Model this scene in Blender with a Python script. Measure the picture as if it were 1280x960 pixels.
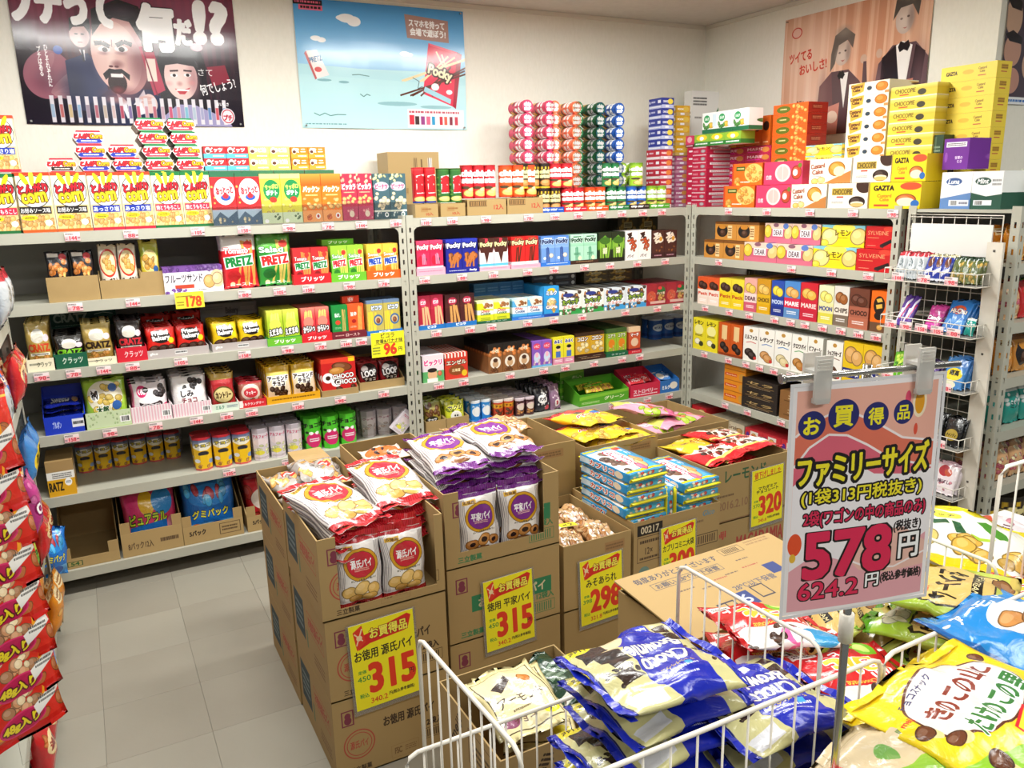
import bpy, bmesh, math, random
import numpy as np
from mathutils import Vector, Matrix, Euler

SC = bpy.context.scene
COL = SC.collection
for _o in list(bpy.data.objects):
    bpy.data.objects.remove(_o)

# ------------------------------------------------------------------ camera
CAM_H = 1.645
def make_camera():
    yaw, pit, rol = 0.48501, 0.23613, -0.02451
    f = Vector((math.sin(yaw) * math.cos(pit), math.cos(yaw) * math.cos(pit), -math.sin(pit)))
    r = Vector((math.cos(yaw), -math.sin(yaw), 0.0))
    u = r.cross(f)
    c, s = math.cos(rol), math.sin(rol)
    r2, u2 = r * c + u * s, -r * s + u * c
    m = Matrix(((r2.x, u2.x, -f.x, 0), (r2.y, u2.y, -f.y, 0), (r2.z, u2.z, -f.z, CAM_H), (0, 0, 0, 1)))
    cd = bpy.data.cameras.new('camera')
    cd.sensor_fit = 'HORIZONTAL'; cd.sensor_width = 36.0
    cd.lens = 1001.88 / 1280.0 * 36.0
    cd.clip_start = 0.02; cd.clip_end = 60
    o = bpy.data.objects.new('camera', cd)
    o.matrix_world = m
    COL.objects.link(o)
    SC.camera = o
make_camera()

# ------------------------------------------------------------------ world, ceiling lamps, exposure
W = bpy.data.worlds.new('shop_world'); SC.world = W
W.use_nodes = True
W.node_tree.nodes['Background'].inputs[0].default_value = (0.98, 1.0, 0.97, 1)
W.node_tree.nodes['Background'].inputs[1].default_value = 0.2
def lamp(x, y, w, d, power, z=2.58):
    l = bpy.data.lights.new('ceiling_lamp', 'AREA')
    l.shape = 'RECTANGLE'; l.size = w; l.size_y = d; l.energy = power
    l.color = (1.0, 0.995, 0.955)
    o = bpy.data.objects.new('ceiling_lamp', l); o.location = (x, y, z)
    COL.objects.link(o)
for _x, _y, _p in ((0.35, 2.85, 47), (2.05, 2.85, 47), (0.35, 0.7, 17), (2.05, 0.7, 14), (-1.4, 2.0, 17), (3.9, 0.6, 24), (0.9, -1.1, 31)):
    lamp(_x, _y, 1.25, 0.3, _p)
SC.view_settings.view_transform = 'Standard'
SC.view_settings.look = 'None'
SC.view_settings.exposure = 0.14
SC.view_settings.gamma = 1.0
SC.view_settings.use_curve_mapping = False
SC.cycles.max_bounces = 7
SC.cycles.use_denoising = True

# ------------------------------------------------------------------ colour helpers
def hexrgb(h):
    h = h.lstrip('#')
    if len(h) == 3:
        h = ''.join(c * 2 for c in h)
    return tuple(int(h[i:i + 2], 16) / 255.0 for i in (0, 2, 4))
def lin(c):
    return tuple(v / 12.92 if v <= 0.04045 else ((v + 0.055) / 1.055) ** 2.4 for v in c)

# ------------------------------------------------------------------ flat print: drawn by code into one sheet of artwork
SS = 2
_txt_obj = None
_txt_cache = {}
def text_edges(s):
    """edges of the filled outline of a string, in its unit box (v down)"""
    global _txt_obj
    if s in _txt_cache:
        return _txt_cache[s]
    if _txt_obj is None:
        cu = bpy.data.curves.new('print', 'FONT'); cu.resolution_u = 3
        _txt_obj = bpy.data.objects.new('print', cu); COL.objects.link(_txt_obj)
    _txt_obj.data.body = s.replace('_', ' ').replace('\\n', '\n')
    _txt_obj.data.align_x = 'CENTER'; _txt_obj.data.space_line = 0.85
    bpy.context.view_layer.update()
    me = _txt_obj.evaluated_get(bpy.context.evaluated_depsgraph_get()).to_mesh()
    me.calc_loop_triangles()
    n = len(me.vertices)
    co = np.empty(n * 3); me.vertices.foreach_get('co', co); co = co.reshape(n, 3)[:, :2]
    t = np.empty(len(me.loop_triangles) * 3, dtype=np.int64); me.loop_triangles.foreach_get('vertices', t)
    t = t.reshape(-1, 3)
    lo, hi = co.min(0), co.max(0)
    asp = (hi[0] - lo[0]) / max(hi[1] - lo[1], 1e-6)
    q = (co - lo) / np.maximum(hi - lo, 1e-6); q[:, 1] = 1 - q[:, 1]
    a, b, c = q[t[:, 0]], q[t[:, 1]], q[t[:, 2]]
    ar = (b[:, 0] - a[:, 0]) * (c[:, 1] - a[:, 1]) - (c[:, 0] - a[:, 0]) * (b[:, 1] - a[:, 1])
    fl = ar < 0
    b2, c2 = np.where(fl[:, None], c, b), np.where(fl[:, None], b, c)
    e = np.concatenate([np.hstack([a, b2]), np.hstack([b2, c2]), np.hstack([c2, a])])
    _txt_obj.to_mesh_clear()
    _txt_cache[s] = (e, asp)
    return _txt_cache[s]

def fill_mask(Hh, Ww, e):
    x0, y0, x1, y1 = e[:, 0], e[:, 1], e[:, 2], e[:, 3]
    up = y1 > y0
    d = np.where(up, 1, -1)
    xa, ya = np.where(up, x0, x1), np.where(up, y0, y1)
    xb, yb = np.where(up, x1, x0), np.where(up, y1, y0)
    r0 = np.clip(np.ceil(ya - 0.5), 0, Hh).astype(int); r1 = np.clip(np.ceil(yb - 0.5), 0, Hh).astype(int)
    cnt = r1 - r0
    k = cnt > 0
    if not k.any():
        return np.zeros((Hh, Ww), bool)
    xa, ya, xb, yb, d, r0, cnt = xa[k], ya[k], xb[k], yb[k], d[k], r0[k], cnt[k]
    idx = np.repeat(np.arange(len(cnt)), cnt)
    off = np.arange(cnt.sum()) - np.repeat(np.cumsum(cnt) - cnt, cnt)
    row = r0[idx] + off
    x = xa[idx] + (row + 0.5 - ya[idx]) * (xb[idx] - xa[idx]) / (yb[idx] - ya[idx])
    col = np.clip(np.ceil(x - 0.5), 0, Ww).astype(int)
    acc = np.zeros((Hh, Ww + 1), np.int32)
    np.add.at(acc, (row, col), d[idx])
    return np.cumsum(acc, axis=1)[:, :Ww] != 0

def grow(m, r):
    r = int(round(r))
    for i in range(r):
        n = m.copy()
        n[1:] |= m[:-1]; n[:-1] |= m[1:]; n[:, 1:] |= m[:, :-1]; n[:, :-1] |= m[:, 1:]
        if i % 2:
            n[1:, 1:] |= m[:-1, :-1]; n[:-1, :-1] |= m[1:, 1:]; n[1:, :-1] |= m[:-1, 1:]; n[:-1, 1:] |= m[1:, :-1]
        m = n
    return m

class Art:
    def __init__(s, wpx, hpx, bg):
        s.W, s.H = wpx * SS, hpx * SS
        s.a = np.empty((s.H, s.W, 3), np.float32); s.a[:] = hexrgb(bg)
        s.Y, s.X = np.mgrid[0:s.H, 0:s.W].astype(np.float32)
        s.X = (s.X + .5) / s.W; s.Y = (s.Y + .5) / s.H
        s.rng = random.Random(wpx * 7 + hpx)
    def win(s, x0, y0, x1, y1):
        return (slice(max(0, int(y0 * s.H)), max(0, min(s.H, int(y1 * s.H) + 1))), slice(max(0, int(x0 * s.W)), max(0, min(s.W, int(x1 * s.W) + 1))))
    def rect(s, x0, y0, x1, y1, c):
        s.a[s.win(x0, y0, x1 - 1.01 / s.W, y1 - 1.01 / s.H)] = hexrgb(c)
    def grad(s, x0, y0, x1, y1, c0, c1):
        w = s.win(x0, y0, x1, y1)
        t = np.clip((s.Y[w] - y0) / max(y1 - y0, 1e-6), 0, 1)[..., None]
        s.a[w] = np.array(hexrgb(c0)) * (1 - t) + np.array(hexrgb(c1)) * t
    def ell(s, cx, cy, rx, ry, c, rot=0.0, alpha=1.0):
        R = max(rx, ry * s.H / s.W) * 1.05; RY = max(ry, rx * s.W / s.H) * 1.05
        w = s.win(cx - R, cy - RY, cx + R, cy + RY)
        dx, dy = (s.X[w] - cx) * s.W, (s.Y[w] - cy) * s.H
        if rot:
            ca, sa = math.cos(rot), math.sin(rot)
            dx, dy = dx * ca + dy * sa, -dx * sa + dy * ca
        m = (dx / (rx * s.W)) ** 2 + (dy / (ry * s.H)) ** 2 <= 1
        v = s.a[w]
        v[m] = v[m] * (1 - alpha) + np.array(hexrgb(c), np.float32) * alpha
    def soft(s, cx, cy, rx, ry, c, al=.6, rot=0.0):
        R = max(rx, ry * s.H / s.W) * 1.5; RY = max(ry, rx * s.W / s.H) * 1.5
        w = s.win(cx - R, cy - RY, cx + R, cy + RY)
        dx, dy = (s.X[w] - cx) * s.W, (s.Y[w] - cy) * s.H
        if rot:
            ca, sa = math.cos(rot), math.sin(rot)
            dx, dy = dx * ca + dy * sa, -dx * sa + dy * ca
        k = (np.clip(1 - ((dx / (rx * s.W)) ** 2 + (dy / (ry * s.H)) ** 2) / 2, 0, 1) ** 2 * al)[..., None]
        v = s.a[w]; v[:] = v * (1 - k) + np.array(hexrgb(c), np.float32) * k
    def poly(s, pts, c):
        p = np.array(pts, float) * (s.W, s.H)
        q = np.roll(p, -1, 0)
        s.a[fill_mask(s.H, s.W, np.hstack([p, q]))] = hexrgb(c)
    def line(s, wd, c, pts):
        for (x0, y0), (x1, y1) in zip(pts[:-1], pts[1:]):
            dx, dy = (x1 - x0) * s.W, (y1 - y0) * s.H
            L = max(math.hypot(dx, dy), 1e-6)
            nx, ny = -dy / L * wd / 2, dx / L * wd / 2      # wd is a share of the width
            nx, ny = nx, ny * s.W / s.H
            s.poly([(x0 + nx, y0 + ny), (x1 + nx, y1 + ny), (x1 - nx, y1 - ny), (x0 - nx, y0 - ny)], c)
    def text(s, t, cx, cy, w, h, c, oc=None, ow=0.0, bold=0.03, rot=0.0, oc2=None, ow2=0.0, shear=0.0):
        e, asp = text_edges(t)
        e = e.copy()
        for i in (0, 2):
            x, y = (e[:, i] - .5) * w * s.W, (e[:, i + 1] - .5) * h * s.H
            x = x - shear * y
            if rot:
                ca, sa = math.cos(rot), math.sin(rot)
                x, y = x * ca - y * sa, x * sa + y * ca
            e[:, i], e[:, i + 1] = x + cx * s.W, y + cy * s.H
        pad = int(max(ow, ow2, bold) * h * s.H) + 3
        x0 = max(0, int(min(e[:, 0].min(), e[:, 2].min())) - pad); x1 = min(s.W, int(max(e[:, 0].max(), e[:, 2].max())) + pad)
        y0 = max(0, int(min(e[:, 1].min(), e[:, 3].min())) - pad); y1 = min(s.H, int(max(e[:, 1].max(), e[:, 3].max())) + pad)
        if x1 <= x0 or y1 <= y0:
            return
        e[:, (0, 2)] -= x0; e[:, (1, 3)] -= y0
        m = fill_mask(y1 - y0, x1 - x0, e)
        m = grow(m, bold * h * s.H)
        v = s.a[y0:y1, x0:x1]
        if oc2:
            v[grow(m, ow2 * h * s.H)] = hexrgb(oc2)
        if oc:
            v[grow(m, max(1, ow * h * s.H))] = hexrgb(oc)
        v[m] = hexrgb(c)
    def food(s, cx, cy, rx, ry, c, rot=0.0):
        r, g, b = hexrgb(c)
        dk = '#%02x%02x%02x' % tuple(int(v * 255 * .62) for v in (r, g, b))
        lt = '#%02x%02x%02x' % tuple(int(min(1, v * .8 + .25) * 255) for v in (r, g, b))
        s.ell(cx, cy, rx, ry, dk, rot); s.ell(cx, cy, rx * .88, ry * .88, c, rot); s.ell(cx - rx * .2, cy - ry * .25, rx * .5, ry * .45, lt, rot, .6)
    def run(s, ops):
        for op in ops.split(';'):
            k = op.split()
            if not k:
                continue
            o, k = k[0], k[1:]
            F = lambda n: [float(v) for v in k[:n]]
            if o == 'r': s.rect(*F(4), k[4])
            elif o == 'g': s.grad(*F(4), k[4], k[5])
            elif o == 'e': s.ell(*F(4), k[4], float(k[5]) if len(k) > 5 else 0.0)
            elif o == 'p': s.poly([tuple(map(float, q.split(','))) for q in k[:-1]], k[-1])
            elif o == 'a': s.soft(*F(4), k[4], float(k[5]) if len(k) > 5 else .6, float(k[6]) if len(k) > 6 else 0.0)
            elif o == 'l': s.line(float(k[0]), k[1], [tuple(map(float, q.split(','))) for q in k[2:]])
            elif o == 't':   # t text cx cy w h colour [outline width] [rot=..] [b=bold] [o2=col,w]
                kw = {}
                rest = [q for q in k[6:] if '=' not in q]
                for q in k[6:]:
                    if q.startswith('rot='): kw['rot'] = float(q[4:])
                    if q.startswith('b='): kw['bold'] = float(q[2:])
                    if q.startswith('sh='): kw['shear'] = float(q[3:])
                    if q.startswith('o2='): kw['oc2'], kw['ow2'] = q[3:].split(',')[0], float(q.split(',')[1])
                if rest: kw['oc'], kw['ow'] = rest[0], float(rest[1]) if len(rest) > 1 else .08
                s.text(k[0], *[float(v) for v in k[1:5]], k[5], **kw)
            elif o == 'c': s.food(*F(4), k[4], float(k[5]) if len(k) > 5 else 0.0)
            elif o == 's':   # scatter of food: x0 y0 x1 y1 size colour n
                x0, y0, x1, y1, sz = F(5)
                for _ in range(int(k[6])):
                    f_ = s.rng.uniform(.8, 1.12); cc = '#%02x%02x%02x' % tuple(int(min(255, v * 255 * f_)) for v in hexrgb(k[5]))
                    s.food(s.rng.uniform(x0, x1), s.rng.uniform(y0, y1), sz * s.rng.uniform(.8, 1.15), sz * s.W / s.H * s.rng.uniform(.6, 1), cc, s.rng.uniform(0, 3))
            elif o == 'k':   # sticks: x0 y0 x1 y1 n colour tilt
                x0, y0, x1, y1 = F(4); n = int(k[4]); tl = float(k[6]) if len(k) > 6 else .15
                for i in range(n):
                    x = x0 + (x1 - x0) * (i + .5) / n
                    d = (s.rng.random() - .5) * tl * 2 + tl * .3
                    s.line((x1 - x0) / n * .75, k[5], [(x - d / 2, y1), (x + d / 2, y0 + s.rng.random() * .05)])
            elif o == 'b':   # burst
                cx, cy, r = F(3); n = int(k[4]); pts = []
                for i in range(2 * n):
                    q = r if i % 2 == 0 else r * .72
                    pts.append((cx + q * math.cos(i * math.pi / n), cy + q * math.sin(i * math.pi / n) * s.W / s.H))
                s.poly(pts, k[3])
            elif o == 'm':   # fine print, too small to read: x0 y0 x1 y1 colour rows
                x0, y0, x1, y1 = F(4); n = int(k[5])
                for i in range(n):
                    yy = y0 + (y1 - y0) * (i + .2) / n; x = x0
                    while x < x1:
                        w = s.rng.uniform(.01, .05) * max(.4, (x1 - x0))
                        s.rect(x, yy, min(x1, x + w), yy + (y1 - y0) / n * .55, k[4]); x += w * 1.35
            elif o == 'v':   # barcode
                x0, y0, x1, y1 = F(4); s.rect(x0, y0, x1, y1, '#fff'); x = x0 + .04 * (x1 - x0)
                while x < x1 - .04 * (x1 - x0):
                    w = s.rng.choice((.01, .02, .03)) * (x1 - x0); s.rect(x, y0, x + w, y1, k[4] if len(k) > 4 else '#222'); x += w + s.rng.choice((.015, .025)) * (x1 - x0)
            elif o == 'w':   # stripes: x0 y0 x1 y1 colour n  (vertical)
                x0, y0, x1, y1 = F(4); n = int(k[5])
                for i in range(n):
                    s.rect(x0 + (x1 - x0) * i / n, y0, x0 + (x1 - x0) * (i + .45) / n, y1, k[4])
    def done(s):
        return s.a.reshape(s.H // SS, SS, s.W // SS, SS, 3).mean((1, 3))

ARTS = {}        # name -> (width m, height m, px per m, background, ops)
def art(name, w, h, bg, ops, res=700):
    ARTS[name] = (w, h, res, bg, ops)
UVR = {}
def build_sheet():
    im = {}
    for n, (w, h, res, bg, ops) in ARTS.items():
        A = Art(max(8, int(w * res)), max(8, int(h * res)), bg)
        A.run(ops)
        im[n] = A.done()
    SZ = 4096
    order = sorted(im, key=lambda n: -im[n].shape[0])
    x = y = rowh = 0
    pos = {}
    for n in order:
        hh, ww = im[n].shape[:2]
        if x + ww + 4 > SZ:
            x = 0; y += rowh + 4; rowh = 0
        pos[n] = (x, y); x += ww + 4; rowh = max(rowh, hh)
    Ht = 256
    while Ht < y + rowh + 4: Ht += 256
    sheet = np.ones((Ht, SZ, 4), np.float32)
    for n, (px, py) in pos.items():
        hh, ww = im[n].shape[:2]
        sheet[py:py + hh, px:px + ww, :3] = im[n]
        sheet[py + hh:py + hh + 2, px:px + ww, :3] = im[n][-1:]; sheet[py:py + hh, px + ww:px + ww + 2, :3] = im[n][:, -1:]
        UVR[n] = ((px + .5) / SZ, 1 - (py + hh - .5) / Ht, (px + ww - .5) / SZ, 1 - (py + .5) / Ht)
    img = bpy.data.images.new('printed_artwork', SZ, Ht, alpha=False)
    img.pixels.foreach_set(np.ascontiguousarray(sheet[::-1]).ravel())
    img.update(); img.pack()
    return img
# ------------------------------------------------------------------ artwork of every kind of pack
def corn(n, top, lab, labc, edge):
    art(n, .18, .30, '#f4ead0', f'r 0 .55 1 1 #e9c98a;s .05 .72 .95 .95 .09 #e2a75c 22;r 0 0 1 .06 {top};r 0 .95 1 1 {edge};r 0 .06 .03 .95 #d8d0bb;r .96 .06 1 .95 #e8d9a8;e .5 .32 .46 .27 #222;e .5 .32 .44 .255 #fff;e .3 .12 .07 .12 #f7d21c -.5;e .5 .1 .07 .13 #fbdf3a;e .7 .12 .07 .12 #f2c811 .5;t とんがり .5 .27 .78 .15 #d8152a #4a0a14 .08 b=.05 rot=-.08;t corn .5 .42 .66 .15 #fbd61f #6b4a06 .09 b=.06 rot=-.1;r .06 .57 .92 .69 {labc};t {lab} .49 .63 .8 .08 #fff b=.03;e .3 .75 .22 .04 #f6e01e;m .16 .73 .44 .77 #222 2;e .8 .84 .1 .05 #fff')
corn('corn_sauce', '#e8401f', 'お好みソース味', '#1a1413', '#e05a22')
corn('corn_salt', '#e8401f', 'あっさり塩', '#1f35a0', '#c8203a')
corn('corn_grill', '#15713a', '焼とうもろこし', '#cf2345', '#1a6a35')
art('hex_blue', .16, .075, '#ffffff', 'r 0 .93 1 1 #c8102e;r 0 0 1 .13 #c8102e;t とんがり .33 .4 .54 .36 #d8152a #5a0a14 .08 b=.05;t Corn .74 .4 .36 .34 #f3b71b #5a2a06 .1 b=.05;p .16,.62 .84,.62 .92,.78 .84,.9 .16,.9 .08,.78 #2036a8;m .25 .68 .75 .84 #fff 1')
art('hex_red', .16, .075, '#ffffff', 'r 0 .93 1 1 #157a3e;r 0 0 1 .13 #157a3e;t とんがり .33 .4 .54 .36 #d8152a #5a0a14 .08 b=.05;t Corn .74 .4 .36 .34 #f3b71b #5a2a06 .1 b=.05;p .16,.62 .84,.62 .92,.78 .84,.9 .16,.9 .08,.78 #dd2a45;m .25 .68 .75 .84 #fff 1')
art('hex_black', .16, .075, '#ffffff', 'r 0 .93 1 1 #c8102e;r 0 0 1 .13 #c8102e;t とんがり .33 .4 .54 .36 #d8152a #5a0a14 .08 b=.05;t Corn .74 .4 .36 .34 #f3b71b #5a2a06 .1 b=.05;r .16 .64 .84 .9 #191414;m .25 .7 .75 .84 #fff 1')
art('fish_box', .14, .29, '#dd2a2f', 'r 0 0 1 .08 #2e6a4a;s .05 .1 .95 .6 .05 #f0c35a 14;e .55 .36 .42 .25 #fff;t おっとっと .55 .33 .66 .13 #e02a3a b=.06 rot=-.1;e .58 .47 .2 .06 #2a58b8;e .58 .44 .12 .05 #d8303a;r 0 .7 1 1 #bcd2e2;p 0,.9 .3,.74 .6,.86 1,.72 1,1 0,1 #566f86;s .1 .84 .9 .95 .06 #d8c9a0 6')
art('potato_green', .12, .29, '#e9e04a', 'r 0 0 1 .1 #f1ec8a;s .05 .5 .95 .95 .09 #e9d06a 12;e .55 .33 .4 .21 #1f8a4a;t サッポロ .55 .26 .62 .1 #d7ef6a b=.05 rot=-.1;t ポテト .55 .38 .55 .1 #fff b=.05;e .6 .52 .18 .06 #c33a2a;r 0 .78 1 1 #d8e6c0;s .2 .8 .9 .95 .06 #5c7a4a 5;e .2 .95 .1 .04 #fff')
art('puff_orange', .11, .29, '#ef7a1e', 'g 0 0 1 .25 #f29a3e #ea5a14;t パックン .5 .32 .8 .12 #fff b=.07;m .2 .42 .8 .47 #fbe0a0 1;s .1 .5 .9 .72 .12 #f2c070 10;r 0 .76 1 1 #f0a464;s .1 .8 .6 .95 .08 #d9602a 5;e .76 .88 .12 .06 #fff;e .76 .88 .06 .035 #b0302a')
art('puff_red', .1, .29, '#c2314b', 's 0 .02 1 .2 .12 #e7c0a0 7;t ピッカラ .5 .28 .84 .12 #fff b=.07;m .15 .38 .85 .42 #fbd9a0 1;s .1 .46 .9 .64 .12 #e8b06a 10;r 0 .7 1 1 #b84260;s .1 .74 .9 .95 .09 #d88a8a 7;e .6 .86 .16 .07 #e8d9c0')
art('puff_teal', .11, .29, '#40616a', 's 0 .02 1 .16 .1 #d9d79a 8;e .5 .28 .44 .1 #d8d3dd;t ピーナツ .5 .28 .74 .1 #c2386a b=.05;s .12 .42 .88 .75 .14 #ead9b0 14;r 0 .8 1 .84 #e9ead8;s .1 .85 .5 .95 .08 #cfd6d0 3;e .74 .9 .12 .055 #fff;e .74 .9 .06 .03 #3a6a5a')
def mini(n, bg, c1, t): art(n, .11, .05, bg, f'r 0 .6 1 1 {c1};t {t} .55 .3 .6 .34 #fff b=.06;e .2 .35 .13 .26 #fff;e .2 .42 .1 .14 #5a3020;m .4 .7 .9 .9 #fff 1', 900)
mini('mini_red', '#d8262c', '#59b6d8', 'ビッツ'); mini('mini_lime', '#dfe57a', '#c9d85a', 'のど飴'); mini('mini_orange', '#ef7d1c', '#f29a34', 'ミニ')
# second shelf, left rack
art('ail_black', .13, .24, '#17151a', 'r .1 .04 .55 .12 #e9e2d6;e .72 .12 .16 .07 #c92f3a;s .15 .2 .85 .45 .13 #c9752e 14;s .5 .35 .85 .5 .09 #e5b060 5;t All .5 .6 .6 .13 #efe8dc b=.02;t RAISIN .5 .72 .55 .06 #cfae6a b=.02;r .2 .8 .8 .83 #b79a5a;m .2 .86 .8 .94 #bbb 2')
art('herb_white', .13, .26, '#efe6d4', 'g 0 0 1 .2 #d9c9a0 #efe6d4;e .5 .36 .46 .27 #d23a2a;e .5 .36 .4 .23 #f3dfa6;s .25 .24 .75 .48 .15 #dba24e 9;t ハーベスト .5 .7 .84 .1 #4a3020 b=.05;r .3 .78 .85 .84 #c9343a;m .2 .88 .8 .96 #777 2')
art('herb_green', .13, .28, '#cdbb33', 'g 0 0 1 .3 #dfd258 #8fa530;e .5 .4 .42 .22 #e6d58a;s .25 .3 .75 .5 .15 #b98a3a 9;e .78 .55 .14 .07 #2a5a9a;t ハーベスト .45 .7 .8 .1 #fff #6a5a10 .08 b=.05;r .2 .8 .8 .84 #8a6a1a;r .1 .9 .9 1 #d8c21c')
art('fruit_sand', .32, .13, '#f0ebf2', 'r 0 0 1 .2 #7a4f9c;s 0 0 1 .16 .035 #6a3f8f 22;s .65 .02 1 .2 .03 #8d6ab0 8;e .9 .5 .12 .34 #e6c9a0;c .76 .6 .1 .26 #e2b069;c .9 .5 .09 .24 #ecca98 .4;t フルーツサンド .34 .44 .62 .3 #2a2430 b=.02;r .18 .68 .5 .82 #c2452f;s 0 .84 .36 1 .025 #70459a 14;m .55 .86 .7 .94 #777 1')
def pretz(n, bg, top, tt, tc, lc, food, w=.19, h=.29): art(n, w, h, bg, f'r 0 0 1 .3 {top};k .5 .1 1 .95 6 {food} .2;t {tt} .42 .3 .68 .1 #fff {tc} .1 b=.05;p .06,.42 .9,.36 .92,.56 .1,.64 #fff;t PRETZ .5 .5 .74 .16 {lc} #ffffff .06 b=.07 rot=-.08;e .32 .76 .18 .1 {tc};e .78 .2 .13 .07 #e2332b;t ロースト .5 .93 .6 .06 #fff b=.03;e .26 .92 .07 .04 #f6d9b0')
pretz('pretz_tomato', '#d4232c', '#f1ece6', 'Tomato', '#c01f26', '#16803a', '#d99a4a'); pretz('pretz_salad', '#2f8f35', '#55a838', 'Salad', '#1c6a2a', '#d02a2a', '#d8c060')
pretz('pretzbox_tomato', '#d4232c', '#c92d31', 'Tomato', '#8a1418', '#16803a', '#d99a4a', .1, .19); pretz('pretzbox_salad', '#5fb52c', '#9acb3a', 'Salad', '#2c7a24', '#cf2230', '#dccb62', .1, .18); pretz('pretzbox_corn', '#ef8a1f', '#f4c648', 'Sweet', '#cf6a12', '#1c46b0', '#f0d070', .09, .18)
art('tray_red', .2, .05, '#d1202a', 't ブリッツ .5 .5 .6 .5 #fff b=.05'); art('tray_lime', .2, .05, '#6cba2e', 't ブリッツ .5 .5 .6 .5 #fff b=.05'); art('tray_orange', .18, .05, '#e9611c', 't ブリッツ .5 .5 .6 .5 #fff b=.05')
# third shelf, left rack
def cratz(n, bg, hi, tc, t2): art(n, .17, .24, bg, f'g 0 0 1 .3 {hi} {bg};e .5 .3 .26 .14 #e9e6dc;e .5 .36 .26 .1 #cfcabb;e .84 .36 .12 .08 #e9d3dc;t CRATZ .5 .56 .84 .15 {tc} b=.08;r .1 .67 .9 .73 #f2ecdd;m .16 .68 .84 .72 #222 1;s .2 .76 .85 .9 .09 #c98a3c 12;r .5 .88 .9 .94 #fff;m .54 .89 .86 .93 #333 1')
cratz('cratz_gold', '#b09146', '#e6cf7e', '#c2401c', ''); cratz('cratz_green', '#1c1b1b', '#3a3733', '#7cc62a', ''); cratz('cratz_gold2', '#a88d45', '#e2cb78', '#2a1c10', ''); cratz('cratz_red', '#211a1c', '#3b3335', '#c82a34', '')
art('tray_cream', .17, .06, '#efe6c8', 'm .1 .3 .5 .6 #776 1;t クラッツ .6 .5 .5 .4 #554 b=.02'); art('tray_green', .17, .06, '#125c40', 't クラッツ .55 .5 .6 .45 #e8efe0 b=.03'); art('tray_crimson', .17, .06, '#cf1f32', 't クラッツ .55 .5 .6 .45 #f6dfe0 b=.03'); art('tray_grey', .3, .05, '#b6adab', 't glico .12 .5 .12 .4 #fff;r .45 .3 .65 .75 #ddd;m .46 .35 .64 .7 #444 1')
art('cratz_case', .36, .13, '#145043', 't CRATZ .3 .4 .5 .5 #b9c9bf b=.04;e .8 .4 .14 .3 #2f6a5a;l .012 #cddad0 .66,.3 .8,.2 .95,.32;m .06 .82 .5 .9 #9fb8ac 1')
art('cratz_yellow', .19, .2, '#e2a81c', 'r 0 0 1 .36 #a98a5a;r 0 .3 1 .52 #f3f1ea;m .2 .34 .9 .5 #555 3;t RATZ .3 .72 .5 .24 #241a08 b=.05;e .75 .62 .13 .11 #fff;m .66 .58 .84 .66 #456 2')
def friend(n, bg, dk): art(n, .15, .15, bg, f'e .5 .36 .34 .22 #1d1512;t Friend\\nBakery .5 .34 .6 .36 #fff #1d1512 .03 b=.03 rot=-.06;c .26 .78 .2 .14 #4a2a1c;c .58 .78 .22 .15 #3f2318;c .84 .74 .14 .11 #4a2a1c;e .84 .5 .1 .1 #f2cf1c;r 0 0 1 .06 {dk};r 0 .95 1 1 {dk}')
friend('friend_red', '#d8261d', '#c01c18'); friend('friend_yellow', '#e8c51a', '#d3ac10')
art('bakery_case', .3, .11, '#aaa4a3', 't Bakery .55 .4 .22 .4 #6d6868 b=.04;e .62 .75 .08 .12 #77706f;m .05 .1 .4 .3 #8c8686 2;r .7 .2 .95 .4 #bdb7b5')
def jaga(n, bg, hi, t, tc): art(n, .085, .165, bg, f'g 0 0 1 .35 {hi} {bg};k .2 .06 .8 .5 7 #f0e07a .12;e .5 .42 .36 .16 {hi};t {t} .5 .62 .8 .18 #fff #1a1a14 .12 b=.06 rot=-.12;r 0 .78 1 1 {tc};e .75 .88 .12 .06 #fff;m .1 .86 .5 .9 #fff 1')
jaga('jaga_green', '#aac92a', '#dfe25a', 'えだまめ', '#1f8a3e'); jaga('jaga_red', '#de3640', '#f08a78', 'からいっ', '#d2202c')
art('roast_green', .095, .165, '#178a3c', 'k .62 .1 .84 .95 4 #d9b060 .1;t 香ばし .36 .3 .36 .12 #fff b=.03;e .36 .52 .16 .07 #d8482a;m .15 .66 .55 .72 #cfe8c8 2;r 0 .8 1 1 #7d1f2c'); art('roast_orange', .085, .165, '#ea5a25', 'k .6 .05 .86 .95 4 #e3b45a .1;t 旨辛 .36 .3 .36 .12 #fff b=.03;e .36 .52 .14 .06 #a92018;m .12 .66 .5 .72 #ffe3cf 2;r 0 .8 1 1 #7d1f2c'); art('tray_maroon', .2, .04, '#6f1e2b', 't ロースト .6 .5 .4 .5 #e9c9c0 b=.03;m .1 .35 .35 .65 #d9a9a0 1')
art('sign_orange', .09, .03, '#e2451f', 't NEW .5 .5 .3 .6 #fff b=.05')
art('pikora_yellow', .095, .165, '#c3b257', 'r 0 0 1 .1 #6c86a8;k .05 .3 .55 .95 4 #f1d33a .25;t ピコラ .6 .22 .6 .12 #fff #2a5a9a .12 b=.06;e .66 .58 .28 .16 #3a68a0;e .66 .58 .2 .11 #d8b98a;c .66 .6 .12 .08 #8a4a2a;r 0 .9 1 1 #d8c97a'); art('tray_blue', .2, .03, '#1c72bf', 't ピコラ .5 .5 .3 .6 #fff b=.06')
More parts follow.
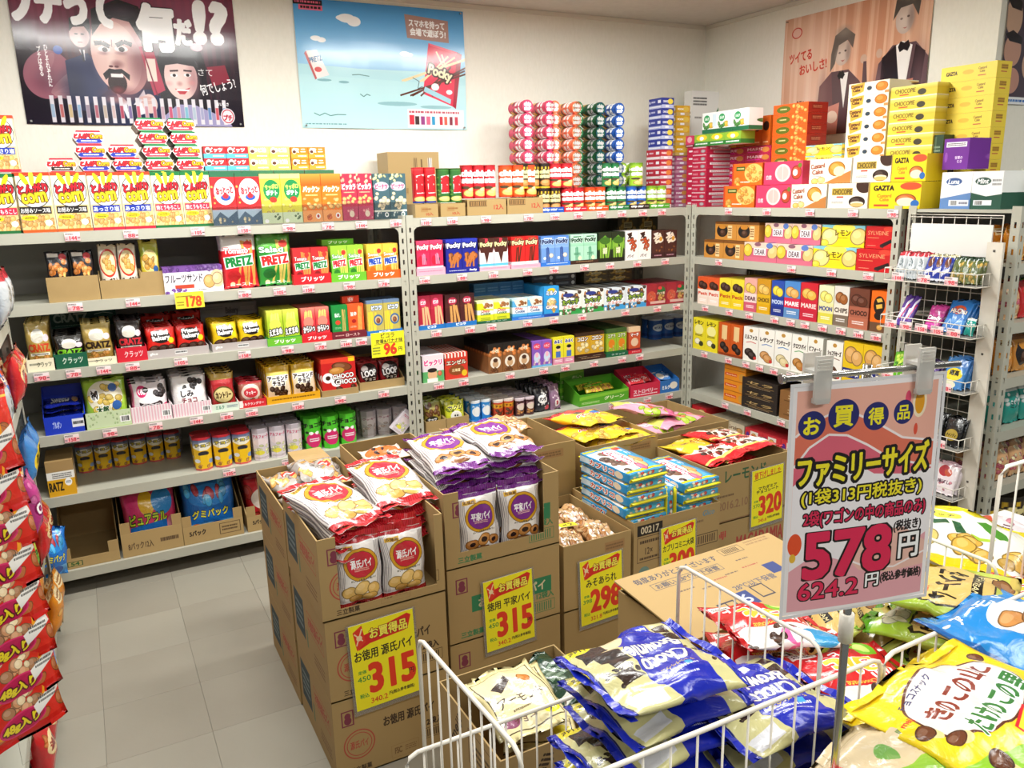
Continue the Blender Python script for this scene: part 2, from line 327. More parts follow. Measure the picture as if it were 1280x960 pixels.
# fourth shelf, left rack
art('wafer_blue', .24, .06, '#1638c0', 't ブルボン .3 .5 .2 .4 #cdd8ff b=.03;r .66 .25 .95 .75 #e9e9f2;m .68 .35 .93 .65 #333 1'); art('wafer_stick', .17, .05, '#16248c', 't Sweets .45 .45 .5 .5 #fff #0a1040 .08 b=.05 sh=.2;c .85 .5 .1 .28 #d9a85a;r 0 0 .06 1 #0d1660;r .94 0 1 1 #0d1660', 900)
art('udon_green', .23, .24, '#a6cf3f', 'e .5 .4 .42 .34 #efe9d0;s .15 .12 .85 .7 .09 #e3c25a 20;e .26 .35 .11 .14 #fff;t キャベツ .26 .35 .14 .2 #222 b=.04;e .7 .22 .1 .09 #2c5fa8;e .76 .6 .11 .1 #2c5fa8;t 太郎 .42 .68 .28 .16 #1f4a1c #fff .1 b=.04;m .08 .84 .8 .95 #5a7a2a 2'); art('tray_dots', .23, .07, '#c9d9b0', 's .05 .1 .95 .9 .02 #a8c488 30;r .75 .4 .97 .8 #fff;v .77 .45 .95 .75'); art('tray_check', .23, .07, '#efe3e6', 'w 0 0 1 1 #e5b3c2 14;r .75 .4 .97 .8 #fff;v .77 .45 .95 .75')
art('cocoa_pink', .22, .24, '#efe7ea', 'r 0 0 .08 1 #e67aa6;e .3 .26 .14 .16 #d6286a;t くろ棒 .3 .26 .2 .16 #fff b=.05;s .4 .1 .95 .4 .09 #2c2326 8;s .2 .5 .9 .7 .1 #3a2c30 6;e .5 .5 .3 .1 #fff;p 0,.62 .5,.8 1,.6 1,.78 .5,.95 0,.8 #d62a62;t きなこ .55 .68 .5 .12 #2a2024 #fff .12 b=.04'); art('panda_white', .2, .22, '#f2f0ef', 's .3 .08 .95 .4 .09 #232022 7;s .45 .7 .95 .92 .09 #232022 5;e .42 .55 .3 .22 #fbfaf8;t しみ .42 .48 .36 .16 #26202a b=.04;t チョコ .45 .66 .44 .14 #8a2a3a b=.04;w 0 .92 1 1 #e0aebb 16')
art('country_red', .15, .16, '#b3262b', 'r 0 0 1 .2 #c9a84a;g 0 .2 1 .35 #d0393a #a81f26;e .5 .62 .44 .24 #5d4a1e;e .5 .62 .4 .2 #e3cf8d;t カントリー .5 .62 .66 .16 #3c2410 b=.05;m .2 .88 .8 .95 #e0b0a0 1'); art('tray_mint', .16, .05, '#d9e6d6', 't ミルク .3 .5 .3 .5 #2f7a5a b=.04;m .55 .3 .95 .7 #678 2'); art('cookie_red', .15, .13, '#9a5a48', 'e .5 .5 .4 .34 #dcc7b8;e .5 .5 .3 .2 #c2303a;t クッキー .5 .5 .42 .16 #fff b=.05;s .1 .75 .9 .95 .08 #a8623a 8;r 0 0 1 .14 #b2202c'); art('tray_redwhite', .15, .05, '#cf2630', 't ミルクラングリー .5 .55 .8 .4 #fff b=.03;r 0 0 .14 1 #efeae6')
art('almond_yellow', .15, .2, '#ecd9b8', 'r 0 0 1 .2 #e3b51c;r 0 .2 1 .28 #f6df6a;t アーモンド\\nチョコ .5 .44 .8 .26 #2a1c14 #fff .08 b=.03;s .15 .65 .85 .92 .12 #3c2216 11;r 0 0 .05 1 #e0ac1a;r .95 0 1 1 #e0ac1a'); art('tray_amber', .17, .05, '#e3a51a', 'm .1 .35 .9 .7 #7a5208 1')
art('choco_double', .18, .22, '#c8201f', 'r 0 0 1 .12 #e2402c;c .6 .24 .3 .12 #7c4422 .2;c .45 .34 .24 .1 #c98a3c;e .18 .52 .16 .14 #fff;e .18 .52 .07 .06 #3a1a12;e .42 .64 .16 .14 #fff;e .42 .64 .07 .06 #3a1a12;t CHOCO .62 .5 .6 .12 #fff #2a120c .08 b=.06 rot=-.05;t CHOCO .7 .66 .6 .12 #fff #2a120c .08 b=.06;s .3 .78 .95 .95 .1 #5a2f1a 6;r .8 .02 .98 .12 #f0cf1c')
art('loop_bag', .14, .16, '#8c1a22', 'e .5 .45 .42 .36 #2a1c1e;e .3 .3 .16 .12 #ddd6d4;t LOOP .5 .48 .7 .22 #fff #1a1012 .1 b=.06 rot=-.1;t チョコ .5 .7 .5 .12 #f3e9d8 b=.05;s .1 .82 .9 .96 .09 #4a2a1e 8;r 0 0 1 .1 #b3333a')
# fifth shelf, left rack
art('cup_yellow', .1, .2, '#e9b91d', 'g 0 0 1 .3 #3c4a78 #c9cbd0;r 0 0 1 .06 #b82a34;e .5 .26 .36 .12 #f0ecd8;t チョコ .5 .22 .6 .1 #e9d33a #222a55 .12 b=.05;e .5 .48 .2 .08 #2a2a33;r 0 .52 1 .94 #f0c21c;e .24 .7 .12 .06 #e3e6ef;e .8 .74 .13 .07 #7f9ac9;s .3 .76 .7 .9 .08 #c98a3a 4;r 0 .94 1 1 #d05a5a')
art('cup_pale', .1, .2, '#d9cfd6', 'r 0 0 1 .14 #b9b0b8;t アルフォート .5 .24 .7 .1 #c0506a b=.04;e .5 .42 .34 .12 #e9d9dc;s .15 .5 .85 .8 .1 #d7d8a0 9;e .4 .75 .2 .07 #e3d84a;m .15 .88 .85 .95 #988 2'); art('cup_green', .1, .2, '#4fc02d', 't チョコビ .5 .2 .8 .14 #1c1a1c b=.05 rot=-.08;e .22 .42 .07 .04 #1a2a14;e .85 .38 .06 .04 #1a2a14;e .16 .72 .06 .04 #1a2a14;e .88 .66 .06 .04 #1a2a14;e .5 .66 .34 .22 #d42a6e;r .3 .6 .72 .7 #f2ebee;m .34 .62 .68 .68 #d42a6e 1;e .38 .44 .09 .05 #fff;e .62 .44 .09 .05 #fff'); art('cup_grey', .1, .2, '#b5aeb2', 'r 0 0 1 .2 #a89fa5;e .5 .4 .36 .16 #cfc6c9;s .1 .5 .9 .8 .1 #b9a6a0 9;m .1 .85 .9 .95 #988 2;t クッキー .5 .3 .6 .08 #8a5a6a b=.03')
# bottom, left rack
art('gummy_pink', .4, .22, '#d93a6a', 'g 0 0 1 .3 #b8335a #e04a72;e .2 .3 .16 .16 #e23a7a;e .45 .3 .15 .2 #f0c020;e .75 .3 .2 .22 #2f8fd8;t ピュアラル .45 .55 .7 .16 #d8ea3a #1a4a1a .1 b=.05;p .1,.66 .8,.6 .8,.78 .1,.84 #1c6ab8;e .3 .86 .14 .14 #e8c22a;e .7 .86 .2 .14 #3aa0e0;e .9 .7 .1 .14 #d98a9a'); art('gummy_blue', .36, .22, '#1c6fc4', 'e .5 .3 .4 .2 #2a8ae0;s .1 .1 .9 .4 .08 #d84a5a 5;s .1 .1 .9 .4 .07 #49b0ef 8;t グミパック .5 .62 .7 .14 #eee83a #12307a .1 b=.05;g 0 .78 1 1 #6ab4e8 #2a7ac8;e .2 .88 .12 .1 #e8803a;e .6 .88 .22 .1 #1a54b0'); art('gummy_red', .3, .22, '#c8202c', 's .05 .1 .95 .9 .12 #d8483a 14;e .4 .5 .3 .22 #efe4d8;t 梅 .4 .5 .2 .26 #c01c28 b=.06;r 0 0 1 .1 #8a141c'); art('kraft_pack12', .36, .1, '#ad915f', 't 8パック12入 .3 .6 .4 .3 #4a3420;r .62 .35 .92 .75 #ad915f;m .62 .4 .92 .7 #4a3420 1'); art('kraft_pack5', .34, .12, '#ad915f', 't 5パック .24 .45 .26 .3 #2f2216 b=.03;r .6 .15 .95 .8 #4a3420;r .61 .18 .94 .77 #ad915f;m .64 .3 .9 .65 #4a3420 2'); art('kraft_54', .36, .1, '#ad915f', 'r .1 .3 .36 .85 #2f4a2a;r .115 .36 .345 .8 #b0975a;t 54 .23 .58 .14 .34 #2c5a2a b=.04')
# middle rack
def stick(n, bg, lt, tc, oc, ops='', w=.075, h=.16): art(n, w, h, bg, f'{ops};t {lt} .5 .2 .84 .18 {tc} {oc} .1 b=.06 rot=-.1', 1000)
stick('pocky_pink', '#e02a55', 'Pocky', '#fff', '#9a0f30', 'g 0 0 1 .35 #e54a70 #dd1f4c;e .3 .58 .2 .14 #c41a3a;e .66 .56 .1 .07 #3a2030;k .4 .36 .7 .7 3 #f08aa8 .1;r 0 .76 1 1 #f3e3ea;r 0 .88 1 .93 #4ab4d0')
stick('pocky_navy', '#1d2390', 'Pocky', '#fff', '#0a0c4a', 'g 0 0 1 .3 #2b3ab8 #1b1f80;s .15 .45 .85 .8 .2 #a85a26 9;k .2 .4 .8 .85 4 #c07236 .3;m .2 .92 .8 .97 #fff 1')
stick('pocky_heart', '#f0e8ec', 'Pocky', '#f3e9a8', '#3a1a14', 'r 0 0 1 .45 #4a2018;p .1,.0 .9,.0 .5,.8 #4a2018;r .4 0 .6 .2 #d8354a;r 0 .8 1 .88 #58b9d6;p 0,.3 .3,.8 0,.8 #f7dfe6;p 1,.3 .7,.8 1,.8 #f7dfe6')
stick('pocky_red', '#d9201f', 'Pocky', '#f7e6b0', '#3a0c08', 'e .5 .16 .36 .12 #e0654a;s .2 .04 .8 .3 .1 #a85030 8;k .3 .3 .7 .8 3 #5a2412 .15;r 0 .8 1 .9 #f2f4f4;r 0 .9 1 1 #55b2cf')
stick('pocky_blue', '#6b98d8', 'Pocky', '#1c2a5a', '#b8d0f0', 'g 0 0 1 .4 #4f83d0 #86aee4;r .2 .06 .8 .1 #e9eef8;k .35 .35 .6 .9 3 #2c4a90 .1;c .72 .66 .16 .08 #e9dcc8;e .25 .75 .1 .05 #dfe9f8')
stick('pocky_mint', '#a8dcc0', 'Pocky', '#17402e', '#d4f0e0', 'g 0 0 1 .4 #bfe8d2 #94d0ae;r .2 .06 .8 .1 #2f6a4a;k .35 .4 .6 .9 3 #57a07c .1;m .25 .62 .75 .72 #2f7a54 2;e .7 .82 .14 .07 #e3f3c0')
art('pocky_matcha', .075, .16, '#1b2a16', 'p 0,.3 .5,.1 1,.35 1,.6 .5,.4 0,.6 #5f9a2a;k .1 .2 .9 .95 5 #86b63a .4;e .5 .28 .4 .12 #3c6e1e;t 抹茶 .5 .62 .3 .2 #e9e6c8 b=.03;r 0 .86 1 1 #0f160c', 1000)
art('toppo_white', .075, .155, '#f4f0ee', 'p .1,.1 .5,.05 .4,.3 #3a1c14;t To .4 .22 .5 .16 #2a1814 b=.07 rot=.5;t PPO .55 .45 .7 .18 #c8502a #2a1814 .08 b=.06 rot=1.1;s .1 .3 .9 .7 .09 #a8562a 5;t パイ .4 .86 .5 .1 #2a1c1a b=.04', 1000)
art('toppo_brown', .075, .15, '#4a2622', 'p .1,.1 .5,.05 .4,.3 #e9e0d8;t TOP .5 .3 .6 .3 #efe0cc b=.07 rot=1.1;e .7 .3 .12 .08 #d89a3a;s .1 .6 .9 .75 .1 #8a4a24 4;r 0 .8 1 1 #3c1a20;m .2 .86 .8 .94 #c9a 1', 1000)
art('tray_pink', .16, .04, '#efa9bd', 'm .1 .4 .9 .6 #d86a8a 1'); art('tray_navy', .16, .03, '#1b2288', 'm .1 .3 .6 .6 #fff 1;t Pocky .8 .5 .2 .6 #fff b=.06'); art('tray_sky', .15, .03, '#2f73d0', 'm .2 .3 .9 .6 #fff 1'); art('tray_brown', .15, .03, '#3a2118', 'm .2 .3 .8 .6 #c9a678 1')
art('picola_red', .075, .16, '#b51f3a', 'g 0 0 1 .4 #8d1730 #c42846;e .4 .2 .26 .12 #e24a72;t ピコラ .42 .2 .36 .1 #fff b=.05;k .3 .3 .95 .95 3 #e8b98a .35;m .1 .85 .4 .9 #fff 1', 1000)
art('picola_brown', .075, .16, '#4a1c1c', 'g 0 0 1 .4 #341214 #582222;e .5 .2 .3 .12 #b02a48;t ピコラ .5 .2 .4 .1 #fff b=.05;k .3 .3 .95 .95 3 #d8a05a .35;m .1 .85 .4 .9 #e9c 1', 1000)
art('cookie_yellowbox', .095, .12, '#d9de2a', 'r 0 0 1 .1 #f0f0b0;p .3,.06 1,.0 1,.4 .5,.36 #f0ead8;s .4 .1 .9 .3 .1 #b8733a 7;p .0,.4 1,.46 1,.64 0,.62 #f4f4ec;t Choco .5 .45 .5 .14 #c0302a b=.04;t Cookie .5 .58 .6 .14 #1f5a2a b=.04;m .2 .76 .8 .9 #6a8a1a 2', 900)
art('cookie_skybox', .095, .12, '#58aee0', 'r 0 0 1 .1 #bfe2f2;p .1,.06 1,.0 1,.4 .3,.4 #f2ead8;s .4 .1 .9 .32 .1 #a8632a 6;p 0,.4 1,.44 1,.74 0,.72 #eef4f7;t White .42 .48 .5 .12 #c84a3a b=.04;t Cookie .5 .62 .6 .14 #1c4a8a b=.04;r 0 .86 1 1 #2c86cc', 900)
art('tall_blue', .08, .16, '#2f9be0', 'e .5 .16 .3 .1 #f0d02a;t ミルク .5 .22 .7 .14 #fff #1560a8 .1 b=.06;e .5 .52 .3 .14 #f3ead4;s .25 .4 .75 .62 .12 #e6c27a 7;t Cookie .5 .68 .7 .1 #fff #b8502a .12 b=.06;s .3 .74 .7 .88 .09 #e0b04a 5;r 0 .9 1 1 #1a3f98', 900)
def animals(n, bg, lo): art(n, .13, .12, bg, f's .02 .02 .98 .3 .08 #4a352a 9;s .02 .1 .98 .4 .06 #b9793a 6;e .5 .48 .42 .2 #fff;e .4 .16 .24 .08 #2a3a8a;t たべっ子 .5 .46 .7 .2 #8fb02a #1a2a44 .14 b=.06 rot=-.06;t どうぶつ .5 .66 .6 .12 #c33a2a b=.05;r 0 .76 1 1 {lo};s .05 .72 .95 .95 .07 #6a4a30 7;s .05 .8 .95 .98 .06 #e9e6da 5', 900)
animals('animals_green', '#eef0e8', '#2f9a4a'); animals('animals_blue', '#dfe8ee', '#3a9ad8')
art('pie_red', .13, .11, '#8e2230', 'r 0 0 .5 1 #a32434;e .26 .58 .22 .26 #c8503a;s .1 .4 .42 .75 .05 #e0684a 9;e .75 .35 .2 .22 #2f6a34;s .6 .5 .95 .8 .07 #c99a4a 8;e .68 .2 .1 .08 #e23a3a;t パイの実 .72 .44 .4 .12 #f6edd0 #4a1a10 .1 b=.05;r .2 .8 .95 .92 #d9b0a8', 900)
art('case_blue', .13, .08, '#2b6ea8', 'm .1 .3 .9 .7 #6aa4d0 2;r 0 0 1 .1 #3f84bc'); art('case_dark', .16, .07, '#26303c', 'r .05 .2 .7 .8 #34465a;e .86 .5 .08 .3 #c9d0d4;m .1 .35 .65 .65 #8fa0ac 2'); art('case_food', .14, .08, '#54503c', 's .1 .2 .9 .8 .1 #b99a4a 12;r .3 .3 .7 .6 #d8cf9a;m .34 .36 .66 .54 #443 2')
art('candy_pink', .11, .12, '#e9dfe6', 'r 0 .6 1 1 #5fae6a;t ビックリ .5 .28 .8 .2 #e0408a #fff .1 b=.06;e .45 .72 .22 .22 #e3b58a;e .45 .56 .22 .08 #2a2020;r .2 .86 .7 1 #f4f0ea;c .8 .7 .1 .1 #d86a4a', 900); art('candy_red', .12, .12, '#d33a2a', 'w 0 0 1 .18 #f3ede4 7;t エンゼル .5 .36 .84 .16 #f6edd8 #4a140c .12 b=.06;e .5 .66 .34 .2 #8a4a22;t 北海道 .48 .66 .36 .12 #f5e2b0 b=.05;e .84 .8 .12 .12 #e8c22a', 900)
art('bear_box', .07, .14, '#8a5a34', 'r 0 0 1 .3 #1e1a18;s .1 .14 .9 .4 .14 #e0803a 8;t 小枝 .5 .24 .5 .12 #f6e0c0 b=.05;e .5 .64 .36 .2 #ece2d2;e .5 .68 .2 .12 #c9a27a;e .5 .56 .16 .07 #4a2c1c;s .1 .84 .9 .96 .13 #6a3c1e 6', 1000)
art('bunny_purple', .07, .14, '#8a5ac0', 'e .5 .2 .36 .12 #e0466a;t いちご .5 .2 .5 .1 #fff b=.05;e .5 .62 .32 .2 #cfe0f2;e .5 .52 .16 .1 #f3b8cc;s .2 .7 .8 .9 .12 #eec2d6 5;r 0 .92 1 1 #6ab0dc', 1000); art('milk_yellow', .07, .14, '#e8df2e', 't みるく .5 .16 .7 .12 #1c2a8a #fff .12 b=.06;e .5 .42 .2 .1 #efcaa0;e .5 .36 .22 .06 #1e1c22;r .28 .52 .72 .74 #4a74c0;r 0 .76 1 1 #d98aa8;m .15 .82 .85 .92 #fff 2', 1000)
art('koala_yellow', .08, .14, '#d8a82a', 'r 0 0 1 .12 #3a2414;t コロン .5 .22 .7 .14 #fff #5a3410 .12 b=.06;s .15 .36 .85 .7 .15 #efd9a0 10;r 0 .78 1 1 #3c1f16;m .2 .86 .8 .92 #e9d9b0 1', 1000); art('koala_green', .07, .14, '#9dbb2e', 'r 0 0 1 .16 #3a5a2a;t コアラ .5 .26 .7 .12 #f2f0d0 #2a4a14 .12 b=.06;e .5 .54 .32 .16 #e2821e;s .25 .6 .75 .8 .1 #d8b25a 5;r 0 .82 1 1 #1f6a38;m .2 .88 .8 .94 #fff 1', 1000); art('koala_red', .07, .14, '#c9542e', 'r 0 0 1 .2 #e9c8a0;t マーチ .5 .3 .7 .12 #fff #8a1f14 .12 b=.06;e .5 .58 .32 .16 #e8c8a8;r 0 .82 1 1 #7a2032', 1000)
art('can_blue', .07, .13, '#2a5fae', 'r 0 0 1 .08 #cfd8e6;e .5 .42 .3 .18 #dfeaf6;t ビスケ .5 .42 .4 .1 #1a3f8a b=.05;r 0 .76 1 .9 #16408a', 900)
art('nut_bag', .15, .18, '#9c8a3c', 'g 0 0 1 .3 #7d8a34 #a8963f;s .1 .12 .9 .5 .13 #6a3f20 8;e .4 .66 .34 .12 #2c2a1c;t ナッツ .4 .66 .5 .1 #fff b=.06;s .1 .8 .9 .95 .1 #b4803c 6', 900); art('lime_bag', .15, .18, '#c3c82e', 's .1 .1 .9 .4 .1 #6a7a1c 6;e .5 .62 .28 .2 #efeee4;t サク山 .5 .3 .7 .16 #242418 #e9e66a .12 b=.05;e .44 .6 .04 .04 #222;e .56 .6 .04 .04 #222;r 0 .9 1 1 #b0603a', 900)
art('cup_sky', .07, .12, '#2c86d0', 'r 0 0 1 .12 #e8eef2;e .5 .5 .32 .22 #f4f6f6;t カップ .5 .26 .6 .1 #fff b=.05;r 0 .9 1 1 #d9e6ee', 900); art('cup_orange', .07, .12, '#c8482a', 'r 0 0 1 .12 #e6d8ce;r 0 .2 1 .4 #e0a22a;s .2 .45 .8 .85 .14 #5a3420 6;t チョコ .5 .3 .6 .12 #4a1410 b=.05', 900); art('cup_dark', .07, .12, '#4a2a2e', 'r 0 0 1 .12 #d9c8d0;e .5 .45 .3 .2 #e9d8c8;t ショコラ .5 .3 .6 .1 #e8b8c8 b=.05;s .2 .65 .8 .9 .12 #c9884a 5', 900)
art('panda_black', .13, .17, '#2a2a34', 's .05 .05 .95 .9 .07 #e9e9ea 16;e .5 .5 .3 .18 #f3f2f0;t パンダ .5 .5 .44 .16 #221f2a b=.06;e .8 .85 .13 .1 #d2384a', 900); art('panda_pink', .13, .17, '#8d6a86', 's .05 .05 .95 .9 .08 #e3ccdb 14;e .6 .75 .26 .14 #f2e9ea;t 苺 .6 .75 .2 .16 #c02a44 b=.06', 900)
art('bar_green', .27, .11, '#58a82a', 'p 0,.2 1,.0 1,.25 0,.5 #84c83a;t グリーン .7 .6 .4 .3 #e9f3c8 b=.04;m .05 .7 .4 .9 #d8efb0 2'); art('bar_red', .17, .09, '#d02a4a', 't ストロベリー .5 .6 .8 .3 #f6d4dc b=.04;m .1 .8 .9 .95 #fff 1'); art('bar_blue', .17, .09, '#2c70bc', 't ミルク .3 .6 .4 .3 #fff b=.04;e .7 .5 .2 .3 #efe7d8'); art('barstick_green', .14, .05, '#d2c23a', 'r 0 0 1 .2 #5fae2a;s .3 .3 .9 .8 .08 #c98a3a 6;t バー .3 .5 .3 .4 #2a5a1c b=.05', 900); art('barstick_red', .15, .05, '#d8283e', 't いちごバー .5 .5 .6 .4 #fff b=.05;r 0 0 .08 1 #f0b8c0;r .92 0 1 1 #f0b8c0', 900); art('barstick_blue', .15, .06, '#3a7ac4', 'e .4 .5 .2 .36 #f0e8dc;t ミルク .7 .5 .3 .4 #fff b=.05;r 0 0 .08 1 #c9d8ec', 900)
# cans of crisps
def can(n, bg, bg2, cap): art(n, .065, .17, bg, f'r 0 0 1 .07 {cap};g 0 .07 1 .5 {bg} {bg2};t chip\\nstar .5 .32 .86 .38 #fff b=.05;e .3 .66 .24 .05 #4a3a20;c .6 .82 .44 .12 #f2c96a -.2;c .7 .72 .3 .07 #f7dc92 -.2;r 0 .95 1 1 {bg2}', 1000); art('lid_' + n, .06, .06, bg, f'e .5 .5 .48 .48 {bg2};e .5 .5 .42 .42 {bg};t chip\\nstar .5 .5 .62 .6 #fff b=.05', 1000)
can('can_red', '#d0232f', '#a8141f', '#b81a26'); can('can_orange', '#e2551c', '#c03a12', '#d84a18'); can('can_green', '#1d7a44', '#125a30', '#1a6a3a'); can('can_royal', '#1c62c0', '#114490', '#1a5ab4'); can('can_lime', '#9cc42c', '#6a9a1c', '#7ea824'); can('can_pinkred', '#e0446c', '#c02a52', '#d03a60'); can('can_coral', '#f0805a', '#e05a34', '#e8704a')
art('can_choco', .065, .17, '#3a2a18', 'r 0 0 1 .08 #1e1712;w 0 .08 1 .24 #e0b82a 5;t chip\\nstar .5 .38 .8 .34 #f3e3a0 #1e1408 .06 b=.05;c .5 .76 .4 .14 #c98a4a;r 0 .92 1 1 #d8ae2a', 1000); art('lid_can_choco', .06, .06, '#2a211a', 'e .5 .5 .4 .4 #3c3026', 900)
art('can_pote', .06, .18, '#d2202c', 'r 0 0 1 .05 #e23a3a;p .3,.2 .98,.14 .98,.7 .3,.72 #f6f1ea;t ポテ\\nルカ .64 .44 .56 .46 #c01c28 b=.06;c .5 .88 .4 .08 #f0c870;r 0 .94 1 1 #1c3a8a;p 0,.1 .3,.2 .3,.7 0,.9 #b8141f', 1000); art('can_potegreen', .06, .18, '#2c6a2c', 'r 0 0 1 .05 #3c7a34;p .3,.2 .98,.14 .98,.7 .3,.72 #f6f1ea;t ポテ\\nルカ .64 .44 .56 .46 #c01c28 b=.06;c .5 .88 .4 .08 #cfc870;s .05 .1 .25 .9 .1 #5f9a3a 6', 1000); art('lid_can_pote', .06, .06, '#c8202c', 'e .5 .5 .4 .4 #d83a40', 900); art('lid_can_potegreen', .06, .06, '#2c5a28', 'e .5 .5 .4 .4 #3c6a34', 900)
art('kraft_12', .19, .08, '#ad915f', 'r .06 .1 .5 .45 #3c2c1c;r .065 .13 .495 .42 #a88250;w .07 .15 .49 .4 #4a3620 9;t 12入 .8 .5 .24 .34 #b8302a b=.03'); art('kraft_small', .13, .06, '#ad915f', 'r .25 .25 .55 .6 #a5814f;m .3 .3 .7 .5 #8a5a30 1;t 10入 .62 .75 .3 .22 #a8442a b=.03'); art('kraft_upright', .26, .11, '#ab905f', 'w .5 .1 .58 .6 #5a4228 3;r .64 .12 .67 .9 #6a5030;v .78 .1 .86 .6 #4a3620;t 天地無用 .3 .6 .14 .1 #6a4a2a'); 
for _n, _c, _t in (('strip_blue', '#1c4fb0', 'chip_star'), ('strip_red', '#c01f34', 'chip_star'), ('strip_orange', '#e0501c', 'chip_star'), ('strip_green', '#17703c', 'chip_star'), ('strip_black', '#2a211e', 'chip_star'), ('strip_lime', '#4fa02c', 'chip_star')):
    art(_n, .12, .025, _c, f't {_t} .4 .5 .6 .6 #fff b=.08;m .75 .4 .95 .6 #fff 1', 900)
# towers on the corner
def tower(n, bg, hi, t, food): art(n, .16, .065, bg, f'r 0 .7 1 1 {hi};r .05 .25 .12 .5 #e8e6ee;m .2 .2 .5 .5 #dfe0ee 1;r .68 .2 .9 .5 #e6e6ee;m .05 .76 .9 .92 #f3f3f6 1', 900); art(n + '_end', .08, .065, bg, f'r 0 .66 1 1 {hi};e .7 .36 .22 .26 {food};t {t} .3 .36 .4 .2 #fff b=.05;r .3 .72 .6 .92 #e9e9f2', 900)
tower('tower_blue', '#2a358f', '#b9bfe2', 'CHOICE', '#ecd248'); tower('tower_red', '#b2283c', '#d9c0c8', 'MARIE', '#d9803c'); tower('tower_yellow', '#d8a41c', '#c9a860', 'MOON', '#e0c050'); tower('tower_pink', '#a8557c', '#c08aa0', 'DEAR', '#d0904a')
art('marie_side', .2, .085, '#b32042', 'r .3 .02 .95 .16 #e8dfe4;m .32 .04 .93 .14 #a83a50 1;r .1 .4 .28 .62 #e3d8dd;e .8 .6 .12 .24 #8a7a80;e .8 .6 .08 .16 #b3a8ac;t MARIE .45 .62 .24 .24 #d9a0ae', 900); art('marie_end', .09, .085, '#a81d3e', 'r .1 .1 .9 .4 #e4dde0;m .15 .14 .85 .36 #766 2;r .2 .55 .9 .85 #b3a2a8;m .25 .6 .85 .8 #655 2', 900); art('marie_logo', .2, .085, '#b0254a', 't MARIE .4 .4 .6 .36 #f0dfe2 b=.02;e .8 .5 .14 .34 #c8843c;m .1 .7 .6 .86 #e3c 1', 900)
art('carton_green', .3, .22, '#f1f1ef', 'p 1,0 1,1 .35,1 #1f7a40;m .05 .12 .45 .3 #444 3;e .84 .75 .1 .13 #fff;e .84 .75 .06 .09 #1f7a40;m .1 .5 .3 .56 #777 1'); art('carton_white', .2, .22, '#e9e8e3', 'm .1 .4 .9 .55 #666 2')
art('milkcase', .2, .13, '#eef0ec', 'r 0 .8 1 1 #1f6a44;e .3 .3 .2 .18 #2f9a5a;t シルク .3 .3 .26 .14 #fff b=.05;c .6 .62 .2 .14 #d9b23a;s .1 .55 .5 .75 .07 #4a8a3a 6;r .7 .1 .95 .7 #cfe0ea', 900); art('browncase', .08, .12, '#c9a23c', 'e .5 .35 .3 .22 #6a4a20;r 0 .7 1 1 #4a2c1a;s .2 .5 .8 .7 .14 #e3c47a 4', 900); art('chococase', .1, .17, '#d8661c', 'e .5 .35 .34 .16 #3a1c12;g 0 .6 1 1 #d8661c #a8501c;m .2 .85 .8 .92 #f3d9b0 1', 900); art('chococase2', .1, .17, '#c98a2c', 'k .2 .05 .8 .5 3 #e8d0a0 .1;e .4 .76 .34 .14 #2c1a14;r 0 .0 1 .06 #d8661c', 900); art('fruitcase', .08, .08, '#8ab83a', 'e .5 .3 .36 .24 #efce2a;e .5 .35 .14 .16 #fff;r 0 .64 1 1 #2c7a34;m .1 .7 .9 .9 #fff 1', 900); art('pinkcase', .08, .08, '#d03a62', 'e .5 .35 .3 .26 #e8a8b8;r 0 .75 1 1 #7a1c34;m .1 .8 .9 .95 #fff 1', 900); art('blackcase', .1, .05, '#2a1f1e', 't CHOCO .5 .5 .6 .36 #c9b8a8 b=.03', 900)
# right rack
art('gift_orange', .24, .15, '#ef6a1a', 'r 0 0 .06 1 #c8421c;e .72 .45 .3 .42 #f6c06a;s .5 .1 .95 .8 .06 #f0a040 16;r .14 .14 .44 .34 #4a5a1e;m .18 .18 .4 .3 #e9d890 1;s .02 .7 .3 .98 .07 #f0b04a 7;m .3 .8 .6 .9 #fff 1'); art('gift_orange_s', .2, .06, '#e85f1c', 'e .3 .5 .2 .34 #5d6a1c;m .2 .38 .4 .6 #efe0a0 1;s .5 .15 .95 .85 .05 #f2a850 9', 900); art('gift_orange_e', .1, .06, '#c2301e', 'r .2 .2 .6 .7 #a8281a;m .25 .3 .7 .6 #f0b080 2', 900)
art('peach_pink', .26, .15, '#d63a62', 'e .5 .5 .2 .38 #f3d3cf;e .5 .5 .15 .3 #f0b4ae;c .85 .5 .13 .3 #b8442a;e .82 .5 .06 .14 #f6efe6;e .93 .2 .05 .1 #6a7a2a;t 白桃 .14 .68 .14 .2 #f6d9dc b=.03;l .008 #fff .5,.2 .5,.8')
art('custard', .28, .16, '#f4eedd', 'p .35,1 1,.5 1,1 #b9793c;c .66 .42 .2 .3 #e08a2c;e .72 .52 .13 .2 #f6e9b0;c .3 .86 .1 .14 #eac27a;c .14 .9 .09 .12 #e6b45c;t Custard .2 .28 .34 .18 #8a3a1c b=.04 rot=-.1;t Cake .2 .52 .26 .18 #8a3a1c b=.04 rot=-.1;m .05 .68 .3 .74 #777 1'); art('custard_s', .22, .065, '#f0e6cf', 'p .05,.1 .4,.0 .38,.7 .1,1 #d9a83c;t Custard\\nCake .2 .4 .28 .5 #5a3416 b=.03;c .82 .45 .15 .36 #e07c1e;e .52 .5 .06 .16 #2a3a4a;r .9 .8 1 1 #c98a4a', 900)
